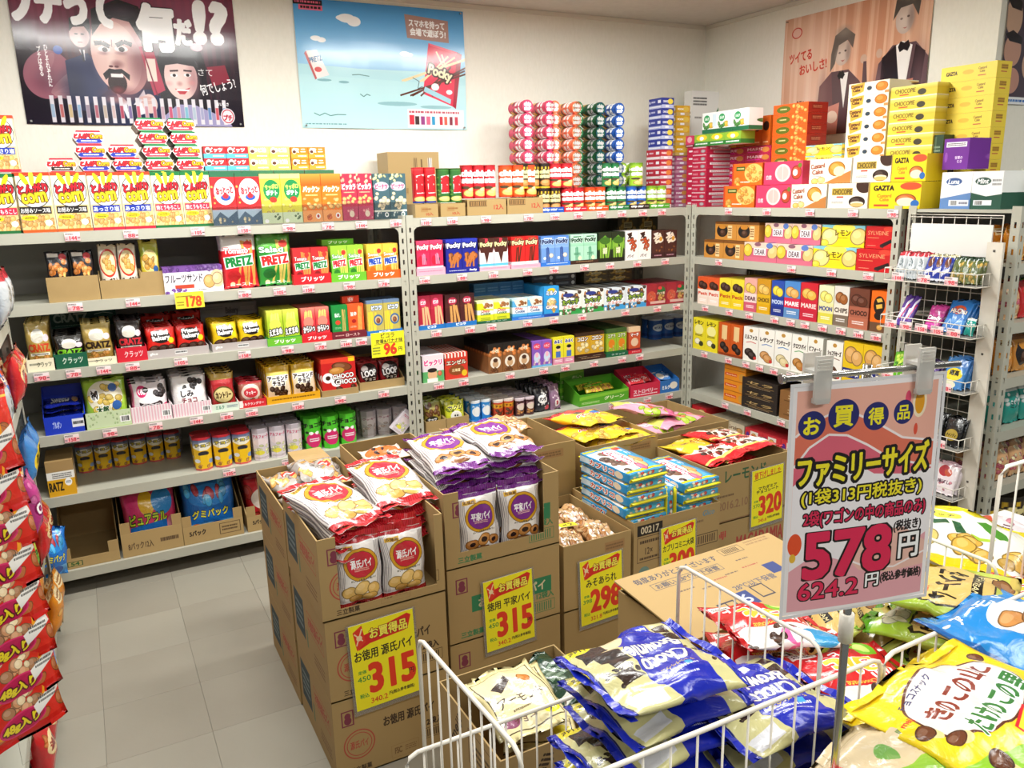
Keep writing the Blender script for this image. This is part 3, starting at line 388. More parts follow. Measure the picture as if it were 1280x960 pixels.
art('chocopie', .28, .16, '#f1eadb', 'e .9 .1 .2 .3 #3a2218;r .1 .2 .62 .48 #b59a3c;t CHOCOPIE .36 .34 .48 .2 #4a3410 b=.03;r .22 .52 .4 .58 #c03a2a;c .74 .74 .2 .22 #2c1a14;e .74 .8 .16 .08 #efe2c4;e .74 .86 .16 .08 #d9b06a;m .1 .72 .4 .82 #777 2'); art('chocopie_s', .22, .07, '#d8c13a', 'g 0 0 1 .4 #e9dc7e #d2b832;t CHOCOPIE .32 .4 .44 .34 #6a5416 b=.03;r .2 .66 .4 .76 #c0502a;e .68 .6 .09 .24 #3a3524;r 0 .9 1 1 #efe9d0', 900)
art('gazta', .28, .17, '#f2d21a', 't GAZTA .28 .22 .4 .18 #241a0a b=.07;t Custard\\nCake .3 .58 .28 .26 #c98a1c b=.03;c .72 .66 .2 .22 #c9682a;e .72 .74 .17 .16 #f3e6c4;e .8 .16 .2 .14 #d8502a;e .9 .8 .08 .13 #2c6ab8;r .1 .84 .4 .92 #c0502a'); art('gazta_s', .25, .08, '#f0d748', 't GAZTA .2 .45 .2 .22 #4a3a12 b=.05;e .5 .45 .1 .14 #e6b93a;t Custard\\nCake .75 .4 .14 .34 #8a6a1c b=.02;r .68 .72 .82 .78 #c05a3a', 900); art('gazta_e', .08, .08, '#ecd03e', 'r .3 .2 .75 .5 #c99a2a;m .3 .22 .75 .48 #7a5a14 2;r .3 .6 .7 .66 #c05a3a', 900)
art('lemon', .26, .13, '#f0d51c', 'p 0,0 1,0 1,.3 0,.1 #7fc4d4;c .2 .55 .2 .4 #f0dc8a;c .86 .5 .18 .4 #e9c878 .5;e .52 .12 .26 .18 #f6e25a;t レモン .5 .36 .34 .26 #5a4a0c b=.04;m .4 .56 .64 .62 #8a6a0c 1;c .08 .85 .1 .16 #e8cf3a'); art('dear', .26, .13, '#c95f78', 'r 0 0 1 .3 #e9c9b8;c .12 .42 .14 .34 #e6c33e;c .88 .46 .15 .38 #e2c07a .5;r .3 .3 .68 .66 #f4eff0;t DEAR .49 .48 .3 .26 #4a2a3a b=.03;e .78 .14 .1 .14 #5a7ac0;e .42 .1 .1 .1 #8a5a6a;r 0 .76 1 1 #d06a82'); art('choco_orange', .18, .12, '#c98a3a', 'r 0 0 1 .14 #7a4a1c;e .34 .5 .26 .34 #1f1a1a;c .36 .6 .14 .18 #4a2c1c;r .6 .2 .8 .9 #e9cf9a;m .62 .3 .78 .8 #7a4a20 4;e .34 .28 .16 .12 #c8842c')
art('sylveine', .22, .17, '#c3191f', 'e .85 .12 .2 .12 #e2402f;t SYLVEINE .46 .3 .76 .18 #efb07a b=.01;m .08 .5 .5 .54 #efb878 1;p .55,.82 .95,.55 .98,.7 .7,.9 #1e1416;p .55,.82 .7,.9 .68,.96 .56,.92 #3a2424;m .08 .84 .4 .9 #f0a080 1')
def tallc(n, bg, pic, t, tc, fc, lo): art(n, .1, .2, bg, f'r 0 0 1 .45 {pic};c .38 .28 .3 .14 {fc};c .64 .32 .28 .13 {fc} .3;t {t} .5 .6 .84 .11 {tc} b=.04;r 0 .72 1 1 {lo};m .2 .8 .8 .9 #fff 2', 900)
tallc('t_petit', '#f3e6da', '#e05a2a', 'Petit', '#d03a1c', '#3a2018', '#f0ded0'); tallc('t_petity', '#e9cf1c', '#efd93a', 'Petit', '#b8301c', '#3a2018', '#e9c91c'); tallc('t_dear', '#e9d3cf', '#e0a59a', 'DEAR', '#5a2a3a', '#e6c04a', '#c9586e'); tallc('t_choice', '#dcae1c', '#c9901c', 'CHOICE', '#5a3c08', '#e6b85a', '#d8a410'); tallc('t_blue', '#1f3a98', '#274aa8', 'MOON', '#c9d8f0', '#efcf3a', '#1a2f86'); tallc('t_marieb', '#cf2a4a', '#4a86c8', 'MARIE', '#fff', '#e2a85a', '#5a8ac0'); tallc('t_marie', '#c82238', '#c8202f', 'MARIE', '#f6e0d8', '#efb04a', '#c02038'); tallc('t_moon', '#e6dfa0', '#dfe0b8', 'MOON', '#2a3a8a', '#e9d86a', '#d8cf4a'); tallc('t_chips', '#e4ddd0', '#d8d4cc', 'CHIPS', '#4a3a30', '#9a5a28', '#7a6a5a'); tallc('t_cocoa', '#a8604a', '#6a3a2a', 'CHOCO', '#3a1c14', '#5a2c1c', '#b86a50'); art('t_orange', .1, .18, '#f06a12', 'e .5 .34 .34 .22 #1e1412;p .3,.2 .6,.16 .7,.24 .4,.28 #e9b84a;p .3,.34 .66,.3 .7,.4 .36,.44 #e9b84a;e .5 .6 .26 .1 #1e1412;r 0 .76 1 1 #6a4a34;c .6 .88 .18 .07 #d8a04a', 900)
def whitec(n, t, fc, ac): art(n, .1, .2, '#f0eee6', f'e .5 .1 .12 .05 #b98a3a;t {t} .5 .3 .8 .12 #3a2c28 b=.04;l .04 {ac} .2,.46 .5,.42 .84,.45;c .4 .74 .3 .12 {fc};c .6 .82 .3 .12 {fc} .4;e .8 .88 .1 .05 #c83a34', 900)
whitec('w_black', 'ミルファス', '#2e2220', '#c83a3a'); whitec('w_beige', 'レザンブ', '#c98f52', '#3a6ab8'); whitec('w_cream', 'ランチェージ', '#dccb98', '#3a78c0'); whitec('w_stick', 'クロワパイ', '#b97a34', '#4a9a4a'); whitec('w_gold', 'ビフォーレ', '#d8b25a', '#d89a2a'); whitec('w_choco', 'ショコラセーズ', '#6a4632', '#7a4a3a')
art('w_yellow', .1, .18, '#e9d92a', 't レモン .5 .14 .7 .12 #2a2410 b=.05;e .5 .36 .36 .16 #f4ee9a;m .2 .5 .8 .58 #4a3c10 2;c .4 .74 .24 .1 #f6f0d0;e .7 .8 .18 .08 #3a3a1c', 900); art('w_orangechoco', .1, .2, '#c8561c', 'k .2 .04 .8 .5 1 #e9c48a .02;e .5 .3 .1 .24 #e8c890;c .4 .7 .26 .12 #1e1614;c .66 .8 .24 .11 #2c1c16;r 0 .92 1 1 #8a3812', 900); art('w_roanne', .12, .2, '#e6c21c', 'c .4 .3 .34 .2 #d8a258;c .7 .36 .28 .18 #dca964;r 0 .62 .9 .84 #1c2a78;t ロアンヌ .45 .73 .76 .13 #fff b=.05;e .6 .92 .2 .06 #c8542a', 900)
art('bourbon_case', .18, .1, '#e08a1c', 'r .05 .3 .6 .56 #c8381c;t Bourbon .34 .43 .46 .14 #f3d8a0 b=.03;e .84 .5 .14 .36 #c9903c;r 0 .9 1 1 #b86a14', 800); art('black_case', .2, .1, '#2c2420', 't セラ .5 .4 .7 .26 #c9a86a b=.02 sh=.3;r .1 .64 .9 .7 #8a6a3a;m .2 .76 .8 .86 #a89068 1', 800); art('brown_case', .2, .1, '#8a5f34', 't ココア .5 .4 .6 .26 #f0dcb0 b=.02;r .1 .64 .9 .7 #5a3a1c', 800); art('pale_case', .12, .12, '#d6d4c4', 'r 0 .7 1 1 #9fae88;m .1 .2 .9 .5 #7a7a68 3', 800)
art('lotte_red', .12, .13, '#c4232c', 'c .7 .26 .26 .16 #e6c27a;t Entry .5 .6 .8 .2 #f6e9dc b=.05;m .1 .8 .9 .9 #f0c0b0 1', 800); art('cream_case', .12, .13, '#e3d7bd', 't Grain .4 .3 .6 .2 #5a3c24 b=.03;c .75 .4 .16 .16 #c99a5a;t Mocca .5 .7 .7 .16 #8a2a2a b=.03', 800); art('redwhite_case', .16, .1, '#cf2f3a', 'r .3 .1 .75 .6 #efe4da;c .5 .4 .16 .2 #e0a04a;m .1 .7 .9 .9 #fff 1;e .15 .4 .1 .2 #5a2a8a', 800)
# cartons on the end gondola
art('box_purple', .22, .2, '#6d2491', 'r .1 .12 .9 .28 #f0ecf4;m .14 .15 .86 .25 #444 2;t 甘栗の .62 .62 .3 .1 #e9d8f0 b=.03;t むき .66 .74 .18 .09 #e9d8f0 b=.03;e .12 .6 .06 .16 #8f4ab0', 700); art('box_whiteblue', .22, .2, '#eef0f3', 'p 0,.72 1,.56 1,1 0,1 #5f86bd;e .42 .26 .26 .1 #3a5a94;t Luna .42 .26 .36 .12 #eef0f3 b=.06 sh=.3;r .3 .76 .95 .92 #e4e8ee;v .36 .78 .6 .9;m .64 .79 .92 .9 #667 1', 700); art('box_whitegreen', .22, .2, '#eef0ee', 'p 0,.56 .5,.66 1,.6 1,1 0,1 #1f5040;e .36 .26 .26 .1 #34544a;t Mint .36 .26 .36 .12 #eef0f3 b=.06 sh=.3;m .66 .2 .95 .4 #888 2;r .1 .76 .7 .9 #e4e8ee;v .14 .78 .4 .88', 700); art('box_darkgreen', .14, .2, '#1d3d2a', 'r .3 .05 .5 .7 #49604a;m .2 .3 .8 .6 #8aa08c 3;r .1 .8 .9 .92 #d9ddd4', 700); art('box_black', .14, .18, '#201c20', 't Crunky .5 .3 .7 .2 #d8d0d0 b=.04;l .04 #d9d4d4 .0,.6 .5,.5 1,.4;r 0 .7 1 1 #1c2460', 700); art('box_leaf', .1, .14, '#9aa088', 's .1 .1 .9 .9 .1 #6a7a50 10', 700)
art('pouch_silver', .09, .13, '#b9c0c4', 'r 0 0 1 .18 #b8323e;t ミント .5 .4 .3 .3 #3a4a50 b=.04;s .2 .5 .8 .9 .06 #8d989e 8', 800); art('pouch_navy', .09, .13, '#26389a', 'e .5 .3 .3 .2 #6a3c2a;t Bitter .5 .62 .7 .2 #e9eaf6 b=.04 rot=-.5;r 0 0 1 .1 #cfc8a0;r 0 .9 1 1 #e9e9f0', 800); art('pouch_olive', .09, .13, '#5f6a3c', 's .1 .2 .9 .9 .12 #b99a4a 14;r 0 0 1 .12 #27442c;r .2 .4 .8 .6 #4a5a2c', 800); art('pouch_purple', .08, .18, '#5a3a9a', 'l .2 #e6e0f2 .1,.9 .9,.1;l .1 #d83a5a .5,.8 .9,.3;t XY .4 .6 .3 .3 #fff b=.04', 800); art('pouch_pink', .11, .15, '#b83a86', 's .05 .05 .95 .4 .1 #d86aa8 8;t Candy .5 .55 .8 .2 #fff #7a1450 .12 b=.05;m .2 .75 .8 .9 #f6d 2', 800); art('pouch_blue', .15, .2, '#2f76c0', 'e .5 .3 .3 .14 #c8502a;t Hi-Chu .5 .34 .7 .14 #f6dfc0 #1a3f86 .12 b=.05;g 0 .6 1 1 #4f92d2 #2a66b0;l .02 #dfeaf6 .2,.9 .3,.6 .5,.85 .7,.55', 800); art('pouch_lime', .11, .14, '#6ab82e', 's .1 .1 .9 .6 .14 #b8dc4a 10;t ライム .5 .5 .7 .2 #1c5a1c b=.05', 800); art('pouch_lemon', .12, .15, '#3f82c4', 'p .4,.0 1,.0 1,.5 #3a74b8;e .5 .55 .36 .2 #f0d02a;t 南高 .5 .5 .4 .16 #2a2a10 b=.05;e .4 .86 .3 .12 #e9e6c8', 800); art('pouch_violet', .12, .14, '#4a2a78', 's .1 .2 .9 .8 .1 #6a3c98 8;r 0 0 1 .1 #2a1648', 800); art('pouch_black', .1, .14, '#17181a', 'e .5 .62 .34 .2 #a89038;t キャンディ .5 .62 .5 .12 #2a220a b=.05;s .1 .05 .9 .3 .05 #4a4c52 8', 800); art('pouch_cherry', .13, .17, '#ece0e4', 'e .4 .26 .24 .18 #b8303c;e .6 .3 .16 .12 #c8563c;s .1 .5 .9 .9 .06 #d88a98 8;t 梅ぼし .5 .6 .5 .12 #4a2a3a b=.04;r 0 0 1 .08 #e0b8c4', 800); art('pouch_teal', .11, .15, '#1f9488', 's .05 .1 .95 .5 .08 #e6f0ee 12;t ミント .5 .5 .6 .16 #0c4a44 b=.05;r 0 0 1 .16 #d8dcd8', 800); art('pouch_amber', .12, .15, '#d8861c', 's .1 .4 .9 .9 .12 #efb04a 10;r .1 .1 .9 .3 #f3e0b0;m .15 .14 .85 .26 #7a3a10 2', 800); art('pouch_red', .12, .16, '#c4262a', 's .05 .05 .95 .95 .1 #e07a3a 12;e .5 .4 .36 .16 #f3d8a0;t 濃厚 .5 .4 .5 .14 #8a1410 b=.05', 800); art('pouch_floral', .1, .12, '#d8a878', 's .02 .02 .98 .98 .09 #c85a6a 14;s .02 .02 .98 .98 .08 #e8d8a8 14', 800)
# ------------------------------------------------------------------ posters, cards, sign, big bags, cartons
art('poster_drama', .905, .60, '#2c1a2a', 'g 0 0 1 1 #6a2238 #1f1426;w 0 0 .3 .75 #4a1a2b 9;w .62 0 1 .8 #551f34 9;a .1 .2 .2 .25 #a8506a .5;a .75 .1 .3 .2 #c07088 .45;a .03 .6 .1 .3 #140c18 .8;a .95 .75 .15 .3 #140c18 .8;a .2 .85 .3 .2 #120c1a .8;'
    'e .12 .66 .1 .17 #9c6070 .5;e .2 .69 .1 .032 #b88a90 -.7;e .23 .74 .1 .028 #c2949a -.35;e .22 .8 .09 .026 #b88a90 .05;e .13 .58 .05 .025 #a8707c -1.1;a .12 .7 .07 .1 #5a2c40 .6;'
    'p .2,.56 .3,.5 .36,.62 .38,.9 .2,.9 #232a54;a .22 .75 .06 .15 #141836 .7;e .275 .38 .042 .085 #d2b0ae;p .235,.36 .24,.27 .28,.245 .325,.27 .325,.38 .3,.32 .25,.33 #17121c;a .3 .4 .02 .06 #8a6468 .7;p .265,.48 .29,.48 .285,.56 #e9e6ee;l .01 #2a2c40 .277,.48 .28,.56;e .262 .375 .008 .005 #2a1c24;e .289 .375 .008 .005 #2a1c24;l .004 #7a3a40 .265,.43 .285,.43;'
    'p .27,.86 .4,.72 .56,.74 .66,.84 .68,1 .24,1 #1d2348;a .32 .95 .1 .1 #0e1228 .8;p .4,.76 .47,.86 .53,.74 .55,.9 .44,.95 #e6e4ee;p .445,.85 .49,.85 .48,1 .45,1 #222038;'
    'e .445 .48 .122 .3 #c99694 -.12;e .425 .52 .108 .25 #deb4ae -.12;a .38 .5 .06 .2 #f0d0c8 .6;a .53 .55 .06 .2 #7a4650 .75;a .43 .78 .1 .06 #7a4650 .7;a .44 .34 .09 .06 #efd0c8 .6;'
    'p .33,.38 .34,.2 .46,.12 .55,.16 .59,.34 .575,.56 .55,.6 .545,.4 .5,.27 .43,.25 .37,.3 #1a141c;a .47 .2 .08 .05 #4a3a48 .6;e .565 .54 .018 .06 #d0a09c;'
    'e .375 .47 .027 .02 #efe6e6;e .378 .472 .012 .016 #1a1016;e .45 .462 .03 .022 #efe6e6;e .452 .464 .013 .017 #1a1016;a .375 .495 .03 .015 #8a5a60 .7;a .45 .49 .03 .015 #8a5a60 .7;l .02 #1f141a .335,.43 .37,.425 .4,.45;l .02 #1f141a .43,.44 .465,.41 .5,.43;l .004 #8a5a60 .412,.4 .41,.45;a .4 .53 .02 .08 #f3d8d0 .7;a .425 .57 .03 .03 #8c5a5e .8;e .395 .585 .01 .008 #6a3a40;e .42 .585 .01 .008 #6a3a40;'
    'p .355,.64 .385,.6 .41,.605 .44,.6 .475,.64 .47,.68 .44,.63 .4,.635 .365,.68 #17101a;e .415 .7 .042 .075 #2a0a10;r .39 .635 .445 .66 #f0ecec;a .415 .75 .03 .03 #8a3038 .8;a .4 .82 .05 .03 #b07c7c .7;'
    'e .72 .6 .115 .26 #1a121c;p .61,.6 .83,.6 .85,.92 .6,.92 #1a121c;p .6,.94 .68,.84 .76,.84 .92,.94 .94,1 .56,1 #9a94bc;e .71 .64 .078 .165 #e6c4c0;a .69 .66 .05 .1 #f6dcd6 .7;a .77 .66 .03 .14 #a87880 .7;p .62,.62 .63,.5 .7,.44 .78,.48 .8,.62 .775,.56 .7,.545 .64,.56 #1a121c;e .678 .63 .017 .012 #fff;e .679 .63 .008 .011 #241418;e .742 .625 .017 .012 #fff;e .743 .625 .008 .011 #241418;l .008 #3a2228 .66,.6 .7,.595;l .008 #3a2228 .725,.593 .765,.595;a .7 .69 .015 .02 #c08a8a .8;p .675,.725 .71,.735 .75,.715 .72,.765 .695,.765 #b83440;r .682 .73 .742 .742 #fff;a .65 .69 .02 .02 #e8a0a0 .6;a .76 .68 .02 .02 #d89090 .6;'
    'e .55 .84 .035 .07 #e2c4c0;e .535 .8 .03 .014 #d0a8a4;e .54 .83 .03 .014 #d0a8a4;p .53,.44 .59,.42 .63,.74 .575,.78 #b23450;r .553 .52 .598 .68 #ead8ce;l .006 #7a1c34 .545,.44 .59,.78;e .8 .42 .03 .03 #d8a8b4;p .84,.56 .93,.54 .95,.66 .86,.7 #8a2238;'
    + ';'.join(f'r {.11 + i * .0375:.4f} .8 {.11 + i * .0375 + .018:.4f} .985 #d9d4dc;r {.112 + i * .0375:.4f} .86 {.11 + i * .0375 + .016:.4f} .95 {c}' for i, c in enumerate('#9ab4cc #b86a6a #c8b48a #8aaac8 #9a8a9a #a85a6a #b8a89a #c8b0b0 #b04a62 #7a6a9a #c85a72 #c890a0 #b86a7a #c0a0b0 #c85878 #c88a9a #7ab0c8 #a8b8c8 #a0a0c0 #6a8ab8 #c85a66 #7a9ac8'.split()))
    + ';t プチって .22 .17 .42 .27 #fff b=.06 rot=.02;t 何 .62 .3 .15 .3 #fff #1a1018 .02 b=.07;t だ .745 .32 .075 .17 #fff b=.06;t !? .88 .24 .14 .27 #fff b=.09 sh=.06;e .175 .49 .02 .03 #3a5ab0;t 何でしょう? .885 .7 .18 .08 #fff b=.01 rot=-.25;t さて .83 .6 .07 .05 #fff b=.01;t ひ\\nと\\nそ\\nれ\\nぞ\\nれ\\nに .125 .6 .016 .28 #fff b=.005;t プ\\nチ\\nは\\nあ\\nる .095 .57 .016 .2 #fff b=.005;e .92 .92 .035 .06 #e8e3ea;e .92 .92 .03 .052 #b8283c;e .92 .92 .026 .045 #e8dfe6;t プチ .92 .93 .04 .04 #b8283c b=.05;t おいしさ .9 .83 .06 .025 #fff')
art('poster_sky', .90, .60, '#68b4e8', 'g 0 0 1 .52 #4aa0e4 #9fd0f0;g 0 .52 1 1 #b9e3ea #c2ecf0;p 0,.5 .2,.51 .5,.53 .8,.55 1,.56 1,.62 0,.58 #b4e0e8;e .29 .13 .05 .035 #fff;e .33 .15 .04 .04 #fff;e .26 .13 .03 .02 #fff;e .11 .3 .03 .02 #fff;e .14 .31 .025 .02 #fff;e .62 .38 .03 .02 #fff;e .65 .385 .02 .015 #fff;r .0 .01 .16 .05 #1c1418;m .01 .015 .15 .045 #f06a8a 1;r .03 .05 .16 .09 #f06a8a;m .04 .055 .15 .085 #1c1418 1;p .63,.06 .9,.09 .9,.27 .64,.25 #b08a80;t スマホを持って .765 .13 .22 .06 #fff b=.03 rot=.03;t 会場で遊ぼう! .77 .2 .22 .06 #fff b=.03 rot=.03;p .05,.4 .11,.39 .17,.58 .1,.61 #f3e8e6;t PRETZ .1 .46 .07 .04 #2a6a9a b=.04 rot=-.25;e .11 .54 .02 .02 #d84a4a;p .05,.4 .1,.61 .09,.62 .04,.42 #c05a5a;e .14 .62 .04 .01 #7fb0b8;e .25 .63 .03 .01 #7fb0b8;p .77,.28 .95,.34 .91,.8 .72,.7 #e22a4c;p .77,.28 .95,.34 .96,.36 .78,.3 #f0607a;p .95,.34 .98,.36 .93,.82 .91,.8 #a81c34;k .8 .34 .88 .6 6 #f0d8a8 .5;k .8 .46 .86 .72 5 #5a2a1c .5;t Pocky .835 .53 .15 .1 #f3e9c0 #3a1410 .12 b=.05 rot=.28;e .8 .64 .025 .03 #fff;e .89 .68 .02 .02 #fff;p .735,.64 .9,.74 .895,.78 .725,.68 #9fd0e0;l .003 #2a3a44 .66,.57 .7,.6 .69,.66 .72,.64;e .56 .79 .12 .018 #93c0c8;e .8 .81 .1 .015 #93c0c8;l .004 #4a7a78 .07,.88 .1,.9 .13,.88 .16,.9 .2,.89 .25,.89;l .004 #4a7a78 .34,.72 .36,.74 .38,.72 .4,.73;l .004 #4a7a78 .3,.57 .34,.565 .4,.575;r .62 .83 .98 .985 #f6f3f3;m .63 .84 .95 .87 #c05a6a 1;r .63 .88 .66 .96 #d83a4a;r .665 .89 .69 .96 #4a3a3a;r .7 .89 .725 .96 #9a4a8a;r .735 .89 .76 .96 #e06a8a;r .77 .89 .79 .96 #3a9ac8;r .82 .89 .84 .96 #c83a4a;r .85 .89 .87 .96 #d8685a;r .885 .89 .905 .96 #8a3a4a;r .92 .89 .94 .96 #c84a5a;m .02 .96 .25 .975 #6a9aa0 1')
art('poster_wood', .90, .63, '#dca88c', 'w 0 0 1 1 #d69f80 34;w .01 0 1 1 #e3b698 21;w .02 0 1 1 #cf9474 9;a .2 .3 .3 .4 #f0d0bc .7;a .3 .8 .25 .3 #f3dccc .6;a .95 .3 .15 .6 #d8b49c .5;e .1 .13 .04 .045 #c8483c;e .1 .13 .033 .037 #e8b8a8;t ツイてる .14 .33 .17 .08 #c83c2c b=.03 rot=-.08;t おいしさ! .24 .43 .2 .08 #c83c2c b=.03 rot=-.1;t 亀田の .16 .72 .06 .05 #4a2a1a;e .2 .85 .13 .1 #f3dfcf;t ハッピー .2 .85 .2 .08 #c8402c #fff .1 b=.05;p .28,1 .3,.6 .38,.5 .5,.5 .58,.6 .62,.9 .6,1 #5c4448;p .3,.6 .38,.5 .42,1 .3,1 #6e4a4c;p .44,.52 .5,.52 .48,.8 #f0ece8;l .03 #1a1418 .43,.55 .47,.52;l .03 #1a1418 .43,.52 .47,.55;p .5,.62 .58,.6 .66,.74 .62,.8 #6a4648;e .45 .36 .055 .1 #c9b3a4;p .37,.36 .39,.22 .46,.17 .53,.24 .52,.34 .48,.27 .42,.3 .4,.44 .37,.5 #6a5f58;e .43 .36 .008 .008 #2a1c1c;e .47 .35 .008 .008 #2a1c1c;p .44,.42 .47,.42 .455,.435 #9a4a44;e .6 .44 .022 .035 #c9a894;p .6,.46 .62,.46 .64,.7 .6,.72 #5c4448;p .66,.96 .7,.5 .78,.38 .92,.38 1,.5 1,1 .66,1 #5c4448;p .78,.4 .84,.36 .9,.4 .86,.9 .82,.9 #f0ece8;p .72,.46 .8,.38 .84,.7 .82,1 .72,1 #24181c;p .92,.4 .98,.46 .96,.8 .88,.9 #24181c;e .84 .2 .055 .11 #c6b2a6;p .77,.2 .78,.06 .85,.0 .93,.06 .92,.2 .88,.11 .81,.12 #4c4642;e .82 .2 .008 .008 #2a1c1c;e .86 .19 .008 .008 #2a1c1c;p .83,.265 .86,.265 .845,.275 #9a4a44;l .03 #1a1418 .82,.42 .88,.38;l .03 #1a1418 .82,.38 .88,.42;a .95 .7 .06 .3 #7a5658 .7;a .7 .7 .04 .2 #8a6668 .6;a .32 .75 .04 .3 #86625f .6;a .83 .22 .04 .07 #e0d0c4 .6;a .44 .38 .04 .07 #e3d3c6 .6;a .88 .2 .025 .1 #7a6660 .6;a .49 .36 .02 .09 #86706a .6;a .86 .04 .06 .05 #7a706a .6;a .45 .2 .06 .05 #9a8c82 .6;e .7 .42 .02 .035 #c9a894;p .78,.66 .92,.64 .9,.98 .76,1 #c47a68;e .84 .78 .055 .07 #e9cdb8;t ハッピー .84 .78 .08 .05 #c03c2c;p .35,.78 .45,.75 .44,1 .33,1 #c88474;e .4 .86 .04 .05 #e9cdb8')
art('poster_faces', .5, .45, '#4a3c48', 'e .1 .2 .12 .17 #d0a890;e .12 .5 .12 .15 #c89884;e .14 .78 .12 .12 #c49080;p 0,.05 .08,.0 .2,.06 .2,.14 .06,.12 #221a1e;p 0,.36 .1,.32 .24,.38 .24,.44 .06,.42 #221a1e;e .4 .3 .12 .17 #cfa48e;e .4 .62 .12 .15 #caa08a;e .7 .4 .14 .2 #cda28c;p .56,.3 .7,.16 .84,.3 .82,.4 .7,.26 .6,.4 #1f181c;r 0 .93 1 1 #eef0f4;m .05 .945 .9 .985 #2c6ab8 1')
for _i, _n in enumerate(('144', '78', '98', '158', '105', '88')):
    art(f'tag{_i}', .055, .03, '#f6b9bd', f'r 0 0 1 .42 #f9e6e6;m .06 .1 .6 .34 #333 2;t {_n} .54 .66 .46 .44 #d02a3c b=.06;r .82 .6 .98 .72 #333;m .04 .6 .2 .9 #456 2', 900)
def pop(n, head, name, nsz, price, old, tax):
    art(n, .195, .275, '#f6ea1e', (head or 'p .22,.14 .9,.03 .96,.06 .9,.2 .84,.22 .3,.25 .12,.3 #d8261e;p .06,.08 .2,.02 .24,.22 .1,.3 #e03a20;l .02 #f6d9b0 .08,.1 .2,.2;l .02 #f6d9b0 .2,.06 .1,.24;e .15 .16 .045 .03 #f3d9a8;t お買得品 .6 .145 .58 .12 #f9ef5a #8a1410 .05 b=.03') + f';t {name} .5 .37 {nsz} .12 #1d1a14 b=.015;t {price} .6 .66 .7 .33 #e2391c b=.05;t {old} .16 .64 .2 .06 #2f8a3a b=.02;t 定価 .14 .56 .12 .04 #2f8a3a;t 税込 .14 .84 .14 .05 #2f8a3a;t 円 .9 .72 .08 .06 #26221a b=.02;t {tax} .36 .925 .26 .06 #d23a20 b=.02;t 円(税込参考価格) .72 .91 .4 .05 #26221a', 1800)
pop('pop_genji', '', 'お徳用_源氏パイ', .9, '315', '450', '340.2'); pop('pop_heike', '', '徳用_平家パイ', .88, '315', '450', '340.2'); pop('pop_miso', '', 'みそあられ', .72, '298', '398', '321.8'); pop('pop_capri', '', 'カプリコミニ大袋', .9, '300', '380', '324.0')
pop('pop_maca', 't 値下げしました .5 .1 .84 .12 #d8301c b=.02;l .012 #2a241c .06,.18 .94,.14', 'マカダミア\\nチョコレート', .7, '320', '570', '345.6')
art('pop_small96', .14, .1, '#f4ea22', 't ピコラ .5 .14 .4 .2 #2a2a1c b=.02;t 定番&バナナ味 .54 .36 .8 .16 #2a2a1c b=.02;l .012 #2a2a1c .1,.48 .95,.44;t 96 .56 .7 .36 .42 #dd3a1c b=.06;t 円 .86 .74 .1 .16 #2a2a1c;m .04 .56 .26 .9 #6a7a2a 3', 1400); art('pop_small178', .1, .06, '#f0df3a', 't 178 .64 .6 .5 .6 #d8481c b=.05;m .05 .2 .6 .34 #7a6a1a 1;m .05 .55 .3 .85 #7a6a1a 2', 1400)
art('sign', .21, .297, '#f6f1f2', 'r .03 .02 .97 .985 #f0b6a6;p .03,.02 .97,.02 .97,.3 .8,.28 .55,.16 .3,.11 .03,.2 #f0b3a0;p .03,.21 .14,.15 .28,.115 .42,.135 .58,.19 .74,.255 .97,.285 .97,.5 .03,.5 #e2755c;l .014 #fbeeee .03,.21 .14,.15 .28,.115 .42,.135 .58,.19 .74,.255 .97,.285;p .03,.34 .12,.26 .24,.21 .36,.22 .5,.27 .66,.34 .97,.4 .97,.5 .03,.5 #e0667a;l .014 #fbeeee .03,.34 .12,.26 .24,.21 .36,.22 .5,.27 .66,.34 .97,.4;p .03,.42 .18,.34 .3,.32 .42,.34 .56,.4 .8,.42 .97,.41 .97,.985 .03,.985 #f6f1f4;p .03,.8 .2,.73 .4,.78 .6,.84 .97,.7 .97,.985 .03,.985 #e9a9b2;p .4,.76 .6,.66 .8,.66 .97,.74 .97,.85 .7,.86 .5,.83 #ecbcae;l .012 #fbeeee .4,.77 .55,.82 .75,.84 .97,.79;e .06 .68 .045 .05 #e8542a;e .05 .74 .02 .02 #e9b83a;e .845 .11 .05 .065 #fbe9c8;e .845 .11 .034 .05 #e9a21c;e .76 .085 .02 .03 #e04a6c;e .83 .225 .014 .025 #e0523a;e .13 .165 .086 .06 #272a6c;e .33 .135 .1 .07 #272a6c;e .545 .15 .085 .06 #272a6c;e .735 .145 .07 .052 #272a6c;t お .13 .167 .1 .07 #f7ea2c b=.04;t 買 .33 .137 .12 .085 #f7ea2c b=.035;t 得 .545 .15 .1 .07 #f7ea2c b=.03;t 品 .735 .147 .085 .06 #f7ea2c b=.03;t ファミリーサイズ .5 .355 .88 .13 #f4e52a #1c1614 .1 b=.03 rot=-.02;t (1袋313円税抜き) .5 .48 .82 .075 #f4e52a #1c1614 .1 b=.02;t 2袋(ワゴンの中の商品のみ) .53 .575 .84 .075 #d92a52 #1c1614 .07 b=.02;t 578 .42 .74 .58 .2 #e02a55 #1c1614 .045 b=.05;t (税抜き) .83 .655 .2 .055 #241c1c b=.03;t 円 .85 .75 .14 .11 #ffffff #1c1614 .09 b=.03;t 624.2 .3 .9 .4 .075 #e02a55 #1c1614 .07 b=.03;t 円 .6 .885 .09 .06 #fff #1c1614 .12 b=.03;t (税込参考価格) .81 .885 .3 .05 #241c1c b=.03', 3000)
